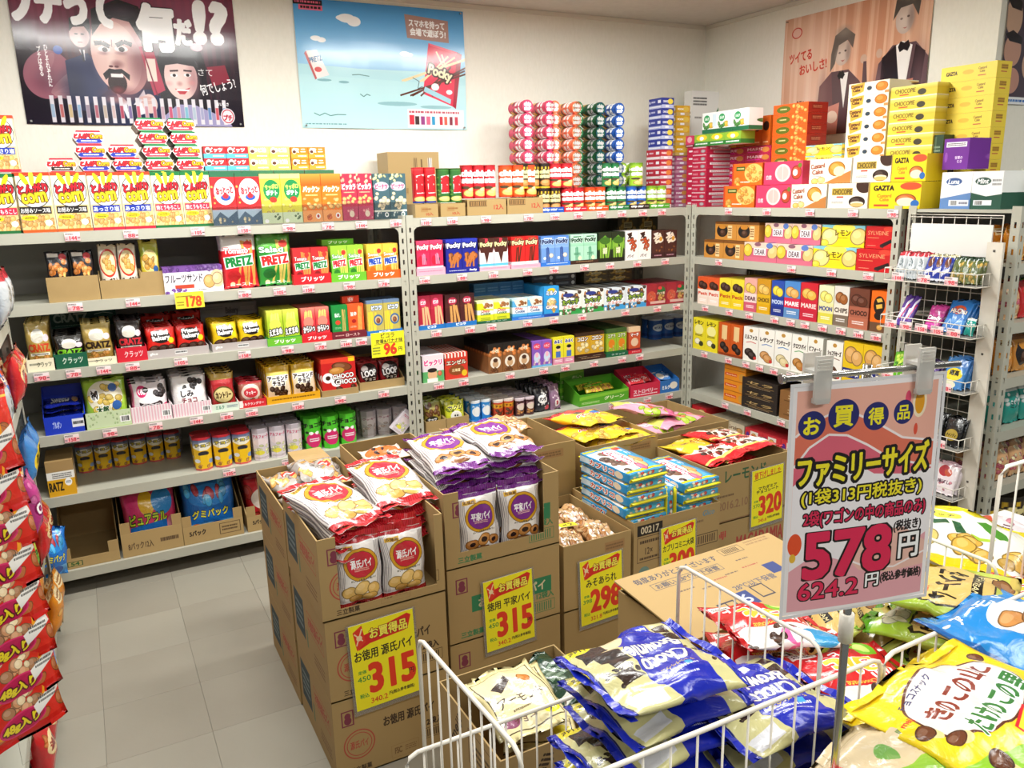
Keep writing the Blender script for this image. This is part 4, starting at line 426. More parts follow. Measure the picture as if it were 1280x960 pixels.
def pie(n, c, dk, t, food): art(n, .2, .26, '#efe9e4', f'w 0 0 .16 1 #8d8488 6;w .86 0 1 1 #8d8488 5;r 0 0 1 .08 {c};w 0 0 1 .08 {dk} 26;r 0 .92 1 1 {c};w 0 .92 1 1 {dk} 26;r 0 .085 1 .1 #fff;r 0 .9 1 .915 #fff;e .52 .38 .38 .235 #5a3a10;e .52 .38 .37 .228 #d29a22;e .52 .38 .31 .192 #5a3a10;e .52 .38 .3 .185 {c};t {t} .52 .37 .46 .12 #fff b=.03;m .36 .43 .68 .48 #f3c9b8 2;t おいしさ発見の本格パイ .55 .6 .56 .03 #554;p .1,.12 .4,.1 .4,.16 .1,.18 #d8a93a;t お徳用 .25 .14 .24 .045 #4a2a10 b=.03;' + food, 1500)
pie('pie_genji', '#c9283a', '#a81c14', '源氏パイ', 'c .26 .76 .17 .09 #e2b766;c .52 .72 .18 .1 #e9c274 -.3;c .78 .76 .15 .09 #e2b766 .3;c .4 .86 .16 .06 #d8a450;c .68 .86 .18 .06 #deb05c')
pie('pie_heike', '#7a2a8c', '#5c1c6c', '平家パイ', 'c .26 .78 .16 .08 #b9783a;e .26 .78 .07 .035 #2c1a1c;c .54 .73 .17 .09 #c88a48 -.3;e .54 .73 .08 .04 #2c1a1c;c .8 .77 .14 .08 #b9783a .3;e .8 .77 .06 .035 #2c1a1c;c .5 .87 .2 .05 #8a5630')
art('brownie', .25, .235, '#cbc68e', 'r 0 0 .045 1 #1628b4;r .955 0 1 1 #1628b4;r .045 0 .055 1 #0e1868;r .945 0 .955 1 #0e1868;p .2,.0 .58,.0 .66,.3 .6,.62 .64,1 .24,1 .18,.6 #1526ac;p .62,.56 .8,.5 .84,.74 .66,.78 #241611;p .66,.74 .9,.72 .9,.92 .7,.92 #2c1b15;e .62,.88 .0 .0 #fff' .replace(';e .62,.88 .0 .0 #fff', '') + ';e .66 .86 .13 .09 #e2d0a8;p .68,.8 .9,.78 .88,.9 .7,.92 #2c1b15;s .64 .28 .9 .5 .022 #241611 20;p .66,.34 .84,.3 .86,.42 .7,.46 #2c1b15;r .66 .05 .92 .18 #dcdde2;p .07,.62 .2,.58 .2,.76 .07,.78 #2c1b15;p .08,.8 .2,.8 .2,.9 .08,.92 #3a241c;s .07 .3 .18 .52 .018 #241611 9;t Choco .42 .43 .36 .16 #ece8d8 #0f1a86 .04 b=.03;t Brownie .4 .62 .42 .16 #ece8d8 #0f1a86 .04 b=.03;t チョコブラウニー .42 .3 .34 .05 #d8b84a b=.03;e .86 .93 .1 .055 #e2d21c;t 114g .86 .93 .12 .05 #3a2c10;r .24 .86 .34 .96 #2a3fc8;t Bourbon .29 .91 .09 .03 #fff;m .26 .22 .56 .26 #dfe0f0 1;m .3 .16 .56 .19 #dfe0f0 1;r .3 .24 .36 .28 #3fa0e0', 2000)
art('minibits', .26, .24, '#cf2027', 'r 0 0 .05 1 #b8161c;r .95 0 1 1 #b8161c;p .05,.0 .95,.0 .95,.34 .05,.26 #f0e9e6;e .2 .12 .18 .12 #3a9ad0;e .5 .1 .1 .1 #f06aa8;s .35 .04 .95 .26 .05 #3a2018 9;p .3,.06 .5,.02 .5,.16 .3,.18 #f6f0e8;t Mini .3 .38 .3 .12 #fff b=.03;t Chocolate .62 .34 .3 .06 #f3d04a b=.03;t Bit .5 .58 .5 .24 #f2c53a #fff .06 b=.05;t ビット .7 .78 .3 .1 #fff b=.05;e .2 .86 .14 .12 #7abf2e;e .2 .86 .08 .07 #cfe87a;r .7 .86 .92 .96 #f4f1ec;m .72 .88 .9 .94 #333 2', 1600)
art('freshcream', .25, .25, '#d6cf86', 'g 0 0 1 1 #c3c95a #8fb62c;r 0 0 1 .06 #c9b25c;r 0 .94 1 1 #5a9a1c;p .1,.14 .9,.1 .94,.62 .9,.66 .86,.62 .8,.68 .1,.7 #2a2418;p .115,.15 .885,.115 .925,.6 .8,.66 .12,.68 #d8b86c;c .24 .1 .14 .08 #8a5a30;t 生クリーム .54 .46 .7 .2 #1d1812 b=.04;p .14,.24 .7,.2 .72,.28 .16,.32 #1d1812;t FRESH_CREAM .44 .26 .48 .05 #e9d9a0 b=.02;t Furuta .7 .6 .16 .05 #d03a2a b=.02;s .2 .74 .9 .9 .08 #d8d4b8 10;m .2 .8 .6 .86 #4a5a1c 1', 1600)
art('cornsnack', .32, .26, '#f1efe2', 'r 0 0 1 .22 #f2e01c;r 0 .9 1 1 #e9c81c;t バターしお .3 .1 .3 .05 #6a6a1c;e .3 .32 .2 .08 #efe04a;t ポテリッチ .3 .32 .3 .06 #3a4a1c b=.03;p .3,.5 .4,.42 .44,.5 .36,.6 #1f5a34;p .44,.42 .5,.4 .58,.6 .52,.62 #1f5a34;p .6,.34 .72,.32 .84,.48 .78,.52 .66,.42 #4a8a2c;p .6,.56 .76,.54 .74,.6 .62,.62 #a8c83a;s .55 .66 .95 .86 .08 #e0b04a 9;s .05 .66 .4 .86 .07 #e9cf7a 7', 1300)
art('mushroom', .34, .27, '#efcf1c', 'p 0,.62 .4,.76 1,.6 1,1 0,1 #8ac02a;e .5 .36 .4 .27 #5a2c1a -.1;e .5 .36 .385 .255 #e9e4dc -.1;t チョコスナック .34 .18 .28 .045 #3a3a6a b=.02 rot=-.12;t きのこの山と .5 .32 .6 .13 #8a3a2c #fff .06 b=.04 rot=-.14;t たけのこの里 .54 .5 .58 .13 #3a7a3a #fff .06 b=.04 rot=-.14;e .1 .43 .03 .05 #e9cf90 -.8;c .08 .4 .05 .045 #6a3a20;e .165 .545 .03 .05 #e9cf90 -.8;c .14 .52 .05 .045 #6a3a20;e .2 .8 .035 .06 #e9cf90;c .19 .73 .06 .06 #5a3018;e .9 .21 .03 .04 #e9cf90 .6;c .92 .18 .05 .045 #6a3a20;p .42,.66 .64,.58 .74,.9 .5,.98 #d8202c;p .44,.67 .63,.6 .72,.87 .51,.95 #d9d83a;e .55 .73 .08 .06 #fff;t きのこの山 .55 .73 .12 .04 #8a2a2a;e .6 .85 .08 .05 #e56aa0;p .68,.58 .96,.5 1,.8 .78,.9 #2a5ab0;p .7,.59 .95,.53 .98,.78 .79,.86 #d9e04a;e .84 .64 .09 .06 #fff;t たけのこの里 .84 .64 .13 .04 #2a6a2a;e .88 .76 .07 .05 #4aa83a;s .1 .86 .4 .97 .05 #3a8a2a 8;t meiji .1 .3 .08 .04 #d02a2a', 1500)
art('mushroom_back', .34, .2, '#cdbb98', 'r 0 .6 1 1 #8ab83a;r 0 0 .12 1 #d0c23a;e .14 .2 .07 .11 #d83a34;t OPEN .14 .2 .1 .07 #fff b=.03;e .4 .4 .06 .1 #6a9a4a;m .55 .3 .9 .6 #5a7a3a 4;e .62 .25 .03 .08 #4a9ac8;r .55 .7 1 1 #2f8f34', 1300); art('blue_nut', .34, .26, '#1f86d0', 'e .6 .5 .3 .24 #e9f0f4;c .5 .46 .12 .08 #c98a4a;c .66 .56 .13 .09 #b9783a;r 0 0 .05 1 #0f5aa0;t アーモンド .5 .2 .6 .12 #fff b=.04', 1300)
art('almond_cream', .22, .27, '#e6d9a0', 'r .06 .08 .94 .92 #3a3020;r .075 .09 .925 .91 #ebdfae;p .22,.3 .5,.2 .54,.28 .28,.42 #3a2a24;c .72 .32 .09 .08 #c8782a;t アーモンド .5 .56 .7 .13 #3a2a1c b=.02;m .3 .68 .7 .72 #6a5a3a 1;e .2 .8 .12 .07 #8a4a6a;e .8 .82 .12 .06 #f2e21c;t チョコ .4 .8 .3 .07 #5a3a24', 1300)
art('capri', .3, .2, '#3fa8e0', 'r .03 .0 .08 1 #f2e42a;r .92 0 .97 1 #f2e42a;p .12,.02 .9,.0 .9,.6 .14,.7 #e9e3dc;s .2 .05 .8 .3 .07 #7a5a4a 9;s .4 .1 .9 .4 .06 #4a3a34 6;t Caplico .48 .46 .56 .26 #fff #c8285a .1 b=.05 rot=-.08;c .76 .66 .14 .1 #e3b57a;c .6 .74 .14 .09 #d8a060;c .86 .54 .1 .1 #e06a8a;e .16 .8 .07 .1 #d83a3a;t ミニ .3 .84 .2 .12 #fff b=.05', 1300); art('capri_side', .3, .06, '#2f96d4', 't カプリコ .45 .5 .5 .55 #c8402a #fff .1 b=.04;e .8 .5 .08 .36 #e9d9c0;r 0 .2 .2 .8 #cfe6f4', 1300); art('capri_end', .2, .06, '#48ade0', 'r 0 .62 1 .92 #f2e81c;s .1 .1 .9 .5 .06 #d84a4a 5;s .1 .1 .9 .5 .05 #f4f0ea 6', 1300)
art('macadamia', .3, .22, '#c9202a', 'p .14,.1 .9,.04 .96,.7 .3,.86 #efe6dc;s .2 .12 .9 .75 .06 #3a1a14 16;t MACADAMIA .56 .4 .6 .14 #b8242c b=.03 rot=-.08;p .0,.86 1,.74 1,.8 0,.92 #e2cf6a;t チョコ .4 .7 .3 .12 #8a1c20 b=.04', 1200); art('macadamia_y', .3, .22, '#e2bd2a', 's .1 .1 .9 .9 .07 #f0dc7a 14;t マカダミア .5 .5 .6 .14 #8a4a10 b=.04', 900)
art('chicken', .3, .3, '#eecb2a', 'p 0,0 1,0 1,.14 0,.24 #d8342a;w 0 .06 1 .1 #f4ede0 24;e .4 .36 .16 .14 #f4f0e8;e .5 .3 .2 .14 #d84a4a;e .44 .42 .1 .08 #4a4a4a;t ベビースター .5 .6 .7 .12 #d8302a #fff .08 b=.05 rot=-.1;s .05 .66 .95 .95 .06 #e0b04a 24;e .75 .5 .12 .07 #2f7ac8', 1200); art('candy_pinkbag', .34, .22, '#e49ab0', 'p 0,0 .5,0 .3,.6 0,.8 #dfe06a;s .3 .2 .9 .8 .08 #d86a3a 8;e .4 .5 .16 .16 #f3e8f0;t ゼリー .4 .5 .2 .12 #b82a6a b=.04;s .4 .5 .9 .9 .07 #a8c83a 6;r .85 0 1 1 #e05a94;m .1 .2 .4 .3 #5a6a1c 2', 1200); art('orange_pack', .24, .14, '#d8c8b8', 'e .5 .5 .44 .4 #dd5a22;s .2 .25 .8 .75 .06 #2a1a18 9;e .5 .5 .4 .34 #e06a30;s .2 .25 .8 .75 .06 #2a1a18 7', 1200); art('grey_pack', .26, .2, '#a8a29c', 's .05 .1 .95 .9 .08 #d8a45a 14;r .4 .3 .8 .46 #b83028;m .44 .34 .76 .42 #fff 1;s .05 .1 .95 .9 .07 #8a8078 10', 1000); art('cracker_clear', .28, .2, '#c49a6a', 's .02 .05 .98 .95 .08 #a86f3c 34;s .02 .05 .98 .95 .06 #d8b07a 22;s .1 .1 .9 .9 .03 #f3ece0 16', 1200); art('arare_card', .08, .03, '#f0e01c', 't ×2 .5 .5 .6 .6 #3a2a10', 900)
art('soup48', .22, .165, '#d8261c', 's .02 .14 .98 .86 .07 #b9683a 26;r 0 0 1 .12 #c8140f;r 0 .88 1 1 #c8140f;r 0 .12 1 .15 #efc04a;e .42 .46 .42 .38 #f0a01c;e .42 .44 .385 .34 #cf2415;s .12 .2 .75 .62 .065 #d0956a 16;s .1 .25 .75 .6 .045 #efd9b0 12;s .2 .2 .7 .5 .03 #8ab02e 4;e .3 .25 .16 .1 #fff;t スープ .3 .25 .2 .1 #c8140f b=.04;e .06 .72 .14 .16 #e9dfc8;e .56 .76 .24 .15 #d82a6a;e .56 .76 .22 .13 #b81850;t 48g入り .54 .77 .36 .15 #f2dc2a #5a0f20 .1 b=.05;p .68,.64 .96,.46 .99,.6 .71,.78 #f2f0ec;m .74 .56 .94 .66 #555 2', 1600)
art('kraft_genji', .36, .25, '#a98d5c', 'r .07 .13 .17 .33 #7a3244;r .08 .145 .16 .315 #a98d5c;e .12 .2 .025 .04 #7a3244;e .12 .26 .03 .05 #7a3244;e .2 .6 .13 .19 #b04a3c;e .2 .6 .12 .175 #a98d5c;e .2 .6 .105 .15 #b04a3c;e .2 .6 .098 .14 #a98d5c;t 源氏パイ .2 .6 .15 .1 #b04a3c b=.02;t お徳用_源氏パイ .63 .42 .44 .13 #3a2a1c b=.02;t 12袋入 .84 .62 .16 .09 #3a2a1c;r .74 .7 .95 .84 #3a2a1c;r .743 .706 .947 .834 #a98d5c;w .76 .72 .93 .82 #3a2a1c 9;t 三立製菓 .2 .92 .18 .07 #3a2a1c;r .46 .78 .7 .95 #9a774c;r .463 .785 .697 .945 #a98d5c;t FSC .52 .86 .06 .08 #7a5c3a;m .58 .82 .68 .9 #8a6a44 3', 1300)
art('kraft_genji_side', .42, .25, '#a38757', 'r .46 .25 .92 .5 #b0503c;r .465 .26 .915 .49 #a38757;t お徳用源氏パイ .69 .375 .4 .15 #a8443a b=.02;r .06 .2 .36 .75 #3c4a4e;r .075 .23 .345 .72 #2e4046;m .1 .3 .32 .65 #7a8a8c 4;r .4 .55 .44 .8 #6a7a5a;m .6 .7 .9 .86 #7a5a3c 3', 1000)
art('kraft_heike', .39, .25, '#a98d5c', 'r .07 .13 .17 .33 #7a3244;r .08 .145 .16 .315 #a98d5c;e .12 .2 .025 .04 #7a3244;e .12 .26 .03 .05 #7a3244;r .2 .4 .92 .62 #2f7a50;t お徳用_平家パイ .56 .51 .6 .14 #d8c8a0 b=.03;t 12袋入 .86 .66 .16 .09 #3f7a4e;r .72 .74 .95 .9 #3f7a4e;r .724 .748 .946 .892 #a98d5c;w .74 .76 .93 .88 #3f7a4e 9;t 三立製菓 .2 .9 .2 .08 #3f7a4e', 1300)
art('kraft_capri', .4, .24, '#a78b5b', 'r .04 .06 .32 .22 #231c16;t 00217 .18 .14 .2 .1 #d8c8a8 b=.03;r .04 .24 .3 .62 #5a4430;r .045 .25 .295 .61 #a78b5b;m .07 .28 .28 .36 #4a3626 1;t 12× .17 .46 .08 .1 #4a3626 b=.02;m .07 .54 .28 .6 #4a3626 1;e .12 .78 .06 .09 #6f8a80;r .36 .6 .4 .82 #2f6a60;t Glico .86 .12 .14 .08 #5a88a0 b=.02 sh=.2;m .62 .2 .8 .26 #7a6044 1;r .7 .44 .98 .62 #3c2c1e;r .705 .45 .975 .61 #a78b5b;w .72 .47 .96 .59 #4a3626 9;r .36 .74 1 .76 #7f6242', 1200); art('kraft_lemond', .42, .24, '#a68a5a', 't レーモンド .44 .2 .5 .2 #2f5a3a b=.03;m .1 .5 .3 .56 #6a5038 1;t 2016.2.10 .3 .7 .36 .14 #8d6a4c;r 0 .96 1 1 #8d6c48', 1200); art('kraft_meiji', .42, .24, '#a68a5a', 't meiji .12 .2 .2 .14 #b8343a b=.04;r .02 .36 .14 .54 #231c16;t 70 .08 .45 .06 .1 #d8c8a8 b=.03;r .02 .56 .14 .9 #6a5038;r .025 .57 .135 .89 #a68a5a;t MACADAMIA .66 .42 .6 .26 #a84038 b=.03;m .3 .75 .8 .85 #6a5038 1', 1200); art('kraft_plain', .36, .24, '#a98d5c', 'r .6 .1 .9 .24 #a27c50;m .62 .13 .88 .22 #7a5c3a 2', 700); art('kraft_plainside', .4, .24, '#a38757', 'r 0 .49 1 .505 #9a7650;m .1 .2 .3 .3 #7a5c3a 2', 700); art('kraft_meijibox', .3, .3, '#a78b5c', 't meiji .3 .3 .4 .1 #3c2c1e b=.04 rot=-1.2;r .5 .1 .9 .5 #6a5038;r .51 .11 .89 .49 #a78b5c;m .56 .2 .84 .4 #4a3626 3;t シ .7 .7 .3 .16 #2a2018 b=.03', 1000)
art('kraft_lid', .5, .3, '#b89a66', 't 毎度ありがとうございます .32 .12 .5 .09 #4a4a5a b=.01;r .12 .21 .54 .31 #4a4a5a;r .123 .215 .537 .305 #b89a66;t お願い_28℃以下保管 .33 .26 .38 .07 #4a4a5a b=.01;r .62 .03 .76 .14 #4a4038;r .623 .036 .757 .134 #b89a66;w .64 .05 .74 .12 #3a3028 9;m .8 .02 .96 .1 #9a7a54 2;m .2 .4 .3 .43 #6a5a50 1;m .32 .46 .42 .49 #6a5a50 1;m .42 .4 .5 .43 #a85a4a 1;m .5 .38 .58 .41 #6a5a50 1;m .62 .36 .72 .39 #a85a4a 1;m .64 .24 .72 .27 #6a5a50 1;t 28℃以下保管 .58 .6 .26 .08 #5a5a6a b=.01;r .28 .72 .38 .92 #3a3a4a;r .288 .736 .372 .904 #b89a66;r .326 .736 .332 .904 #3a3a4a;r .288 .81 .372 .82 #3a3a4a;r .4 .66 .49 .86 #39467c;t 6 .445 .76 .05 .12 #c9cbe0 b=.02;r .52 .64 .6 .82 #3a3a4a;r .527 .655 .593 .805 #b89a66;r .72 .42 .8 .58 #39467c', 1300); art('kraft_lidside', .3, .25, '#a38757', 'r .3 .2 .6 .4 #2a2018;t 23146 .45 .3 .24 .12 #c8ac80 b=.02;m .3 .5 .6 .6 #4a3626 2', 900)
# ------------------------------------------------------------------ materials (node-based)
MATS = {}
def mat(name, col, rough=.5, metal=0.0, bump=None, noise=None, coat=0.0, trans=0.0, sheet=None, spec=.5):
    """col '#hex'; noise=(scale, darker '#hex', amount); bump=(scale, strength); sheet = printed artwork image"""
    if name in MATS:
        return MATS[name]
    m = bpy.data.materials.new(name); m.use_nodes = True
    nt = m.node_tree; b = nt.nodes['Principled BSDF']
    b.inputs['Roughness'].default_value = rough; b.inputs['Metallic'].default_value = metal
    b.inputs['Coat Weight'].default_value = coat; b.inputs['Coat Roughness'].default_value = .12
    b.inputs['Transmission Weight'].default_value = trans; b.inputs['Specular IOR Level'].default_value = spec
    tc = nt.nodes.new('ShaderNodeTexCoord')
    if sheet is not None:
        t = nt.nodes.new('ShaderNodeTexImage'); t.image = sheet; t.interpolation = 'Linear'
        nt.links.new(tc.outputs['UV'], t.inputs['Vector']); nt.links.new(t.outputs['Color'], b.inputs['Base Color'])
    else:
        c = (*lin(hexrgb(col)), 1)
        b.inputs['Base Color'].default_value = c
        if noise:
            n = nt.nodes.new('ShaderNodeTexNoise'); n.inputs['Scale'].default_value = noise[0]; n.inputs['Detail'].default_value = 5
            r = nt.nodes.new('ShaderNodeValToRGB'); r.color_ramp.elements[0].position = .5 - noise[2]; r.color_ramp.elements[1].position = .5 + noise[2]
            r.color_ramp.elements[0].color = (*lin(hexrgb(noise[1])), 1); r.color_ramp.elements[1].color = c
            nt.links.new(tc.outputs['Object'], n.inputs['Vector']); nt.links.new(n.outputs['Fac'], r.inputs['Fac']); nt.links.new(r.outputs['Color'], b.inputs['Base Color'])
    if bump:
        n = nt.nodes.new('ShaderNodeTexNoise'); n.inputs['Scale'].default_value = bump[0]; n.inputs['Detail'].default_value = 3
        if len(bump) > 2: n.inputs['Distortion'].default_value = bump[2]
        bp = nt.nodes.new('ShaderNodeBump'); bp.inputs['Strength'].default_value = bump[1]; bp.inputs['Distance'].default_value = .01
        nt.links.new(tc.outputs['Object'], n.inputs['Vector']); nt.links.new(n.outputs['Fac'], bp.inputs['Height']); nt.links.new(bp.outputs['Normal'], b.inputs['Normal'])
    MATS[name] = m
    return m
SHEET = build_sheet()
_cu = _txt_obj.data; bpy.data.objects.remove(_txt_obj); bpy.data.curves.remove(_cu)
CARD = mat('printed_card', '#fff', .42, sheet=SHEET)
FILM = mat('printed_film', '#fff', .24, sheet=SHEET, bump=(26, .35, 1.2), coat=.35)
PAPER = mat('printed_paper', '#fff', .6, sheet=SHEET)
GLOSS = mat('printed_gloss', '#fff', .16, sheet=SHEET, bump=(3.5, .12))
KPRINT = mat('printed_kraft', '#fff', .75, sheet=SHEET)
KRAFT = mat('kraft_board', '#ad915f', .78, noise=(9, '#a28656', .22), bump=(240, .04))
KRAFT_IN = mat('kraft_board_inner', '#a98d5c', .8, noise=(14, '#9c8151', .22))
STEEL = mat('grey_painted_steel', '#b9b8aa', .42, noise=(2.5, '#afae9f', .25))
STEELBACK = mat('grey_back_panel', '#a3a099', .55, noise=(1.8, '#97948d', .25))
WHITEWIRE = mat('white_coated_wire', '#e9e3d6', .32)
CHROME = mat('chrome_wire', '#b9b7b2', .22, metal=1.0)
FROST = mat('frosted_plastic', '#f2f0ea', .3, trans=.55)
CLEAR = mat('clear_plastic', '#ffffff', .06, trans=1.0)
def tint(c, rough=.45):
    return mat('card_' + c.strip('#'), c, rough)

# ------------------------------------------------------------------ mesh building
class MB:
    def __init__(s): s.v, s.f, s.uv, s.mi, s.mats, s.sm = [], [], [], [], [], []
    def m(s, mt):
        if mt not in s.mats: s.mats.append(mt)
        return s.mats.index(mt)
    def face(s, pts, mt, uv=None, smooth=False):
        i = len(s.v); s.v.extend([tuple(p) for p in pts]); s.f.append(tuple(range(i, i + len(pts))))
        s.uv.append(uv or [(0, 0)] * len(pts)); s.mi.append(s.m(mt)); s.sm.append(smooth)
    def quad(s, a, b, c, d, mt, an=None, sub=(0, 0, 1, 1)):
        """a b c d = bottom-left, bottom-right, top-right, top-left of the artwork an (or its part sub: u0 v0 u1 v1, v up)"""
        uv = None
        if an:
            u0, v0, u1, v1 = UVR[an]
            U = lambda t: u0 + (u1 - u0) * t
            V = lambda t: v0 + (v1 - v0) * t
            uv = [(U(sub[0]), V(sub[1])), (U(sub[2]), V(sub[1])), (U(sub[2]), V(sub[3])), (U(sub[0]), V(sub[3]))]
        s.face((a, b, c, d), mt, uv)
    def box(s, x0, y0, z0, x1, y1, z1, mt, prt=None, front=None, back=None, left=None, right=None, top=None):
        """each of front/back/left/right/top: artwork name or (name, sub)"""
        def q(a, b, c, d, w):
            if w is None: s.quad(a, b, c, d, mt)
            elif isinstance(w, tuple): s.quad(a, b, c, d, prt, w[0], w[1])
            else: s.quad(a, b, c, d, prt, w)
        q((x0, y0, z0), (x1, y0, z0), (x1, y0, z1), (x0, y0, z1), front)
        q((x1, y1, z0), (x0, y1, z0), (x0, y1, z1), (x1, y1, z1), back)
        q((x0, y1, z0), (x0, y0, z0), (x0, y0, z1), (x0, y1, z1), left)
        q((x1, y0, z0), (x1, y1, z0), (x1, y1, z1), (x1, y0, z1), right)
        q((x0, y0, z1), (x1, y0, z1), (x1, y1, z1), (x0, y1, z1), top)
        s.quad((x0, y1, z0), (x1, y1, z0), (x1, y0, z0), (x0, y0, z0), mt)
    def tube(s, pts, r, mt, n=6, closed=False):
        P = [Vector(p) for p in pts]; rings = []
        for i, p in enumerate(P):
            t = ((P[min(i + 1, len(P) - 1)] - p).normalized() + (p - P[max(i - 1, 0)]).normalized())
            t = t.normalized() if t.length > 1e-6 else Vector((0, 0, 1))
            a = t.cross(Vector((0, 0, 1)) if abs(t.z) < .9 else Vector((1, 0, 0))).normalized(); b = t.cross(a)
            rings.append([p + (a * math.cos(2 * math.pi * k / n) + b * math.sin(2 * math.pi * k / n)) * r for k in range(n)])
        i0 = len(s.v)
        for rg in rings: s.v.extend([tuple(q) for q in rg])
        mi = s.m(mt)
        def add(f):
            s.f.append(f); s.uv.append([(0, 0)] * len(f)); s.mi.append(mi); s.sm.append(len(f) == 4)
        for i in range(len(rings) - 1):
            for k in range(n):
                a, b = i0 + i * n + k, i0 + i * n + (k + 1) % n
                add((a, b, b + n, a + n))
        add(tuple(i0 + k for k in reversed(range(n)))); add(tuple(i0 + (len(rings) - 1) * n + k for k in range(n)))
    def build(s, name):
        me = bpy.data.meshes.new(name)
        me.from_pydata(s.v, [], s.f)
        for m_ in s.mats: me.materials.append(m_)
        me.polygons.foreach_set('material_index', s.mi)
        me.polygons.foreach_set('use_smooth', s.sm)
        ul = me.uv_layers.new(name='UVMap')
        ul.data.foreach_set('uv', np.array([c for f in s.uv for c in f], np.float32).ravel())
        me.validate(); me.update()
        return me

def link(name, me, parent=None, loc=(0, 0, 0), rot=(0, 0, 0), label=None, cat=None, group=None, kind=None):
    o = bpy.data.objects.new(name, me)
    o.location = loc; o.rotation_euler = rot
    if parent is not None: o.parent = parent
    if label: o['label'] = label
    if cat: o['category'] = cat
    if group: o['group'] = group
    if kind: o['kind'] = kind
    COL.objects.link(o)
    return o

SIDE = (0, 0, .07, 1); TOPS = (0, .95, 1, 1)
def mk_box(w, d, h, a, side=None, top=None):
    b = MB(); sd = side or (a, SIDE); tp = top or (a, TOPS)
    b.box(-w / 2, 0, 0, w / 2, d, h, CARD, CARD, front=a, back=a, left=sd, right=sd, top=tp)
    return b.build('snack_box')
def mk_slab(w, d, h, a, side=None):
    """a carton lying down: artwork on the front edge and on the top"""
    return mk_box(w, d, h, a, side)

def mk_bag(w, h, T, a, back=None, nx=10, ny=12, p=3.0, q=2.6, fin=.06, wr=.004, seed=1, boxy=0.0, turn=False):
    """filled film pouch: x across, z up from 0, front at -y; flat sealed fins at both ends"""
    R = random.Random(seed); ph = [R.uniform(0, 6.28) for _ in range(8)]
    b = MB(); mi = b.m(FILM)
    def prof(u, v):
        vv = (v - fin) / (1 - 2 * fin)
        if vv <= 0 or vv >= 1: e = 0.0
        else: e = (1 - abs(2 * vv - 1) ** q) ** (.6 if boxy else .75)
        return e * (1 - abs(u) ** p) ** (.5 if boxy else .7)
    us = [math.sin(math.pi / 2 * (2 * i / nx - 1)) * .55 + (2 * i / nx - 1) * .45 for i in range(nx + 1)]
    vs = [j / ny for j in range(ny + 1)]
    vs[1], vs[-2] = fin, 1 - fin
    def P(i, j, sg):
        u, v = us[i], vs[j]; t = prof(u, v)
        seam = math.exp(-min(v, 1 - v) * 9)
        disp = wr * (math.sin(7 * u + ph[0] + 3 * v) * .6 * seam * 1.6 + math.sin(11 * v + 4 * u + ph[1]) * .5 + math.sin(17 * u - 9 * v + ph[2]) * .4) * min(1, t * 1.6)
        fl = .35 * wr * math.sin(5 * u + ph[3]) * (1 - t) * (1 if v < .5 else -1)
        x = u * w / 2 * (1 - .05 * math.sin(math.pi * v)) + wr * .5 * math.sin(9 * v + ph[4])
        z = v * h + (wr * .8 * math.sin(4 * u + ph[5]) if j in (0, ny) else 0) + wr * .8
        return (x, sg * (T / 2 * t + disp) + fl * 3, max(0.0, z))
    u0, v0, u1, v1 = UVR[a]
    bk = UVR[back or a]
    ids = {}
    for sg in (-1, 1):
        for j in range(ny + 1):
            for i in range(nx + 1):
                edge = i in (0, nx) or j in (0, ny)
                if edge and (i, j, -1) in ids: ids[i, j, 1] = ids[i, j, -1]; continue
                ids[i, j, sg] = len(b.v); b.v.append(P(i, j, 0 if edge else sg) if edge else P(i, j, sg))
    for sg in (-1, 1):
        r = (u0, v0, u1, v1) if sg < 0 else bk
        for j in range(ny):
            for i in range(nx):
                c = [(i, j), (i + 1, j), (i + 1, j + 1), (i, j + 1)]
                if sg > 0: c.reverse()
                b.f.append(tuple(ids[x, y, sg] for x, y in c))
                st = [((vs[y], (1 - us[x]) / 2) if turn else ((us[x] + 1) / 2, vs[y])) for x, y in c]
                b.uv.append([(r[0] + (r[2] - r[0]) * p_, r[1] + (r[3] - r[1]) * q_) for p_, q_ in st])
                b.mi.append(mi); b.sm.append(True)
    return b.build('snack_bag')

def mk_seal(w, hs, a, sub, nx=14, seed=1):
    """crimped end strip of a pouch: a thin wavy double sheet in the plane y=0, z from 0 to hs"""
    R = random.Random(seed); ph = R.uniform(0, 6)
    b = MB(); u0, v0, u1, v1 = UVR[a]
    P = lambda i, z: ((i / nx - .5) * w, .004 * math.sin(i * .9 + ph) * (.3 + z / hs) + .0012 * (-1) ** i, z)
    for i in range(nx):
        for dy, rev in ((0, False), (.0008, True)):
            q = [(i, 0), (i + 1, 0), (i + 1, hs), (i, hs)]
            pts = [(P(k, z)[0], P(k, z)[1] + dy, P(k, z)[2]) for k, z in q]
            uv = []
            for k, z in q:
                s_, t_ = k / nx, z / hs
                A_, B_ = (sub[0] + (sub[2] - sub[0]) * t_, 1 - s_) if len(sub) > 4 else (s_, sub[1] + (sub[3] - sub[1]) * t_)
                uv.append((u0 + (u1 - u0) * A_, v0 + (v1 - v0) * B_))
            if rev: pts.reverse(); uv.reverse()
            b.face(pts, FILM, uv, True)
    return b.build('seal')
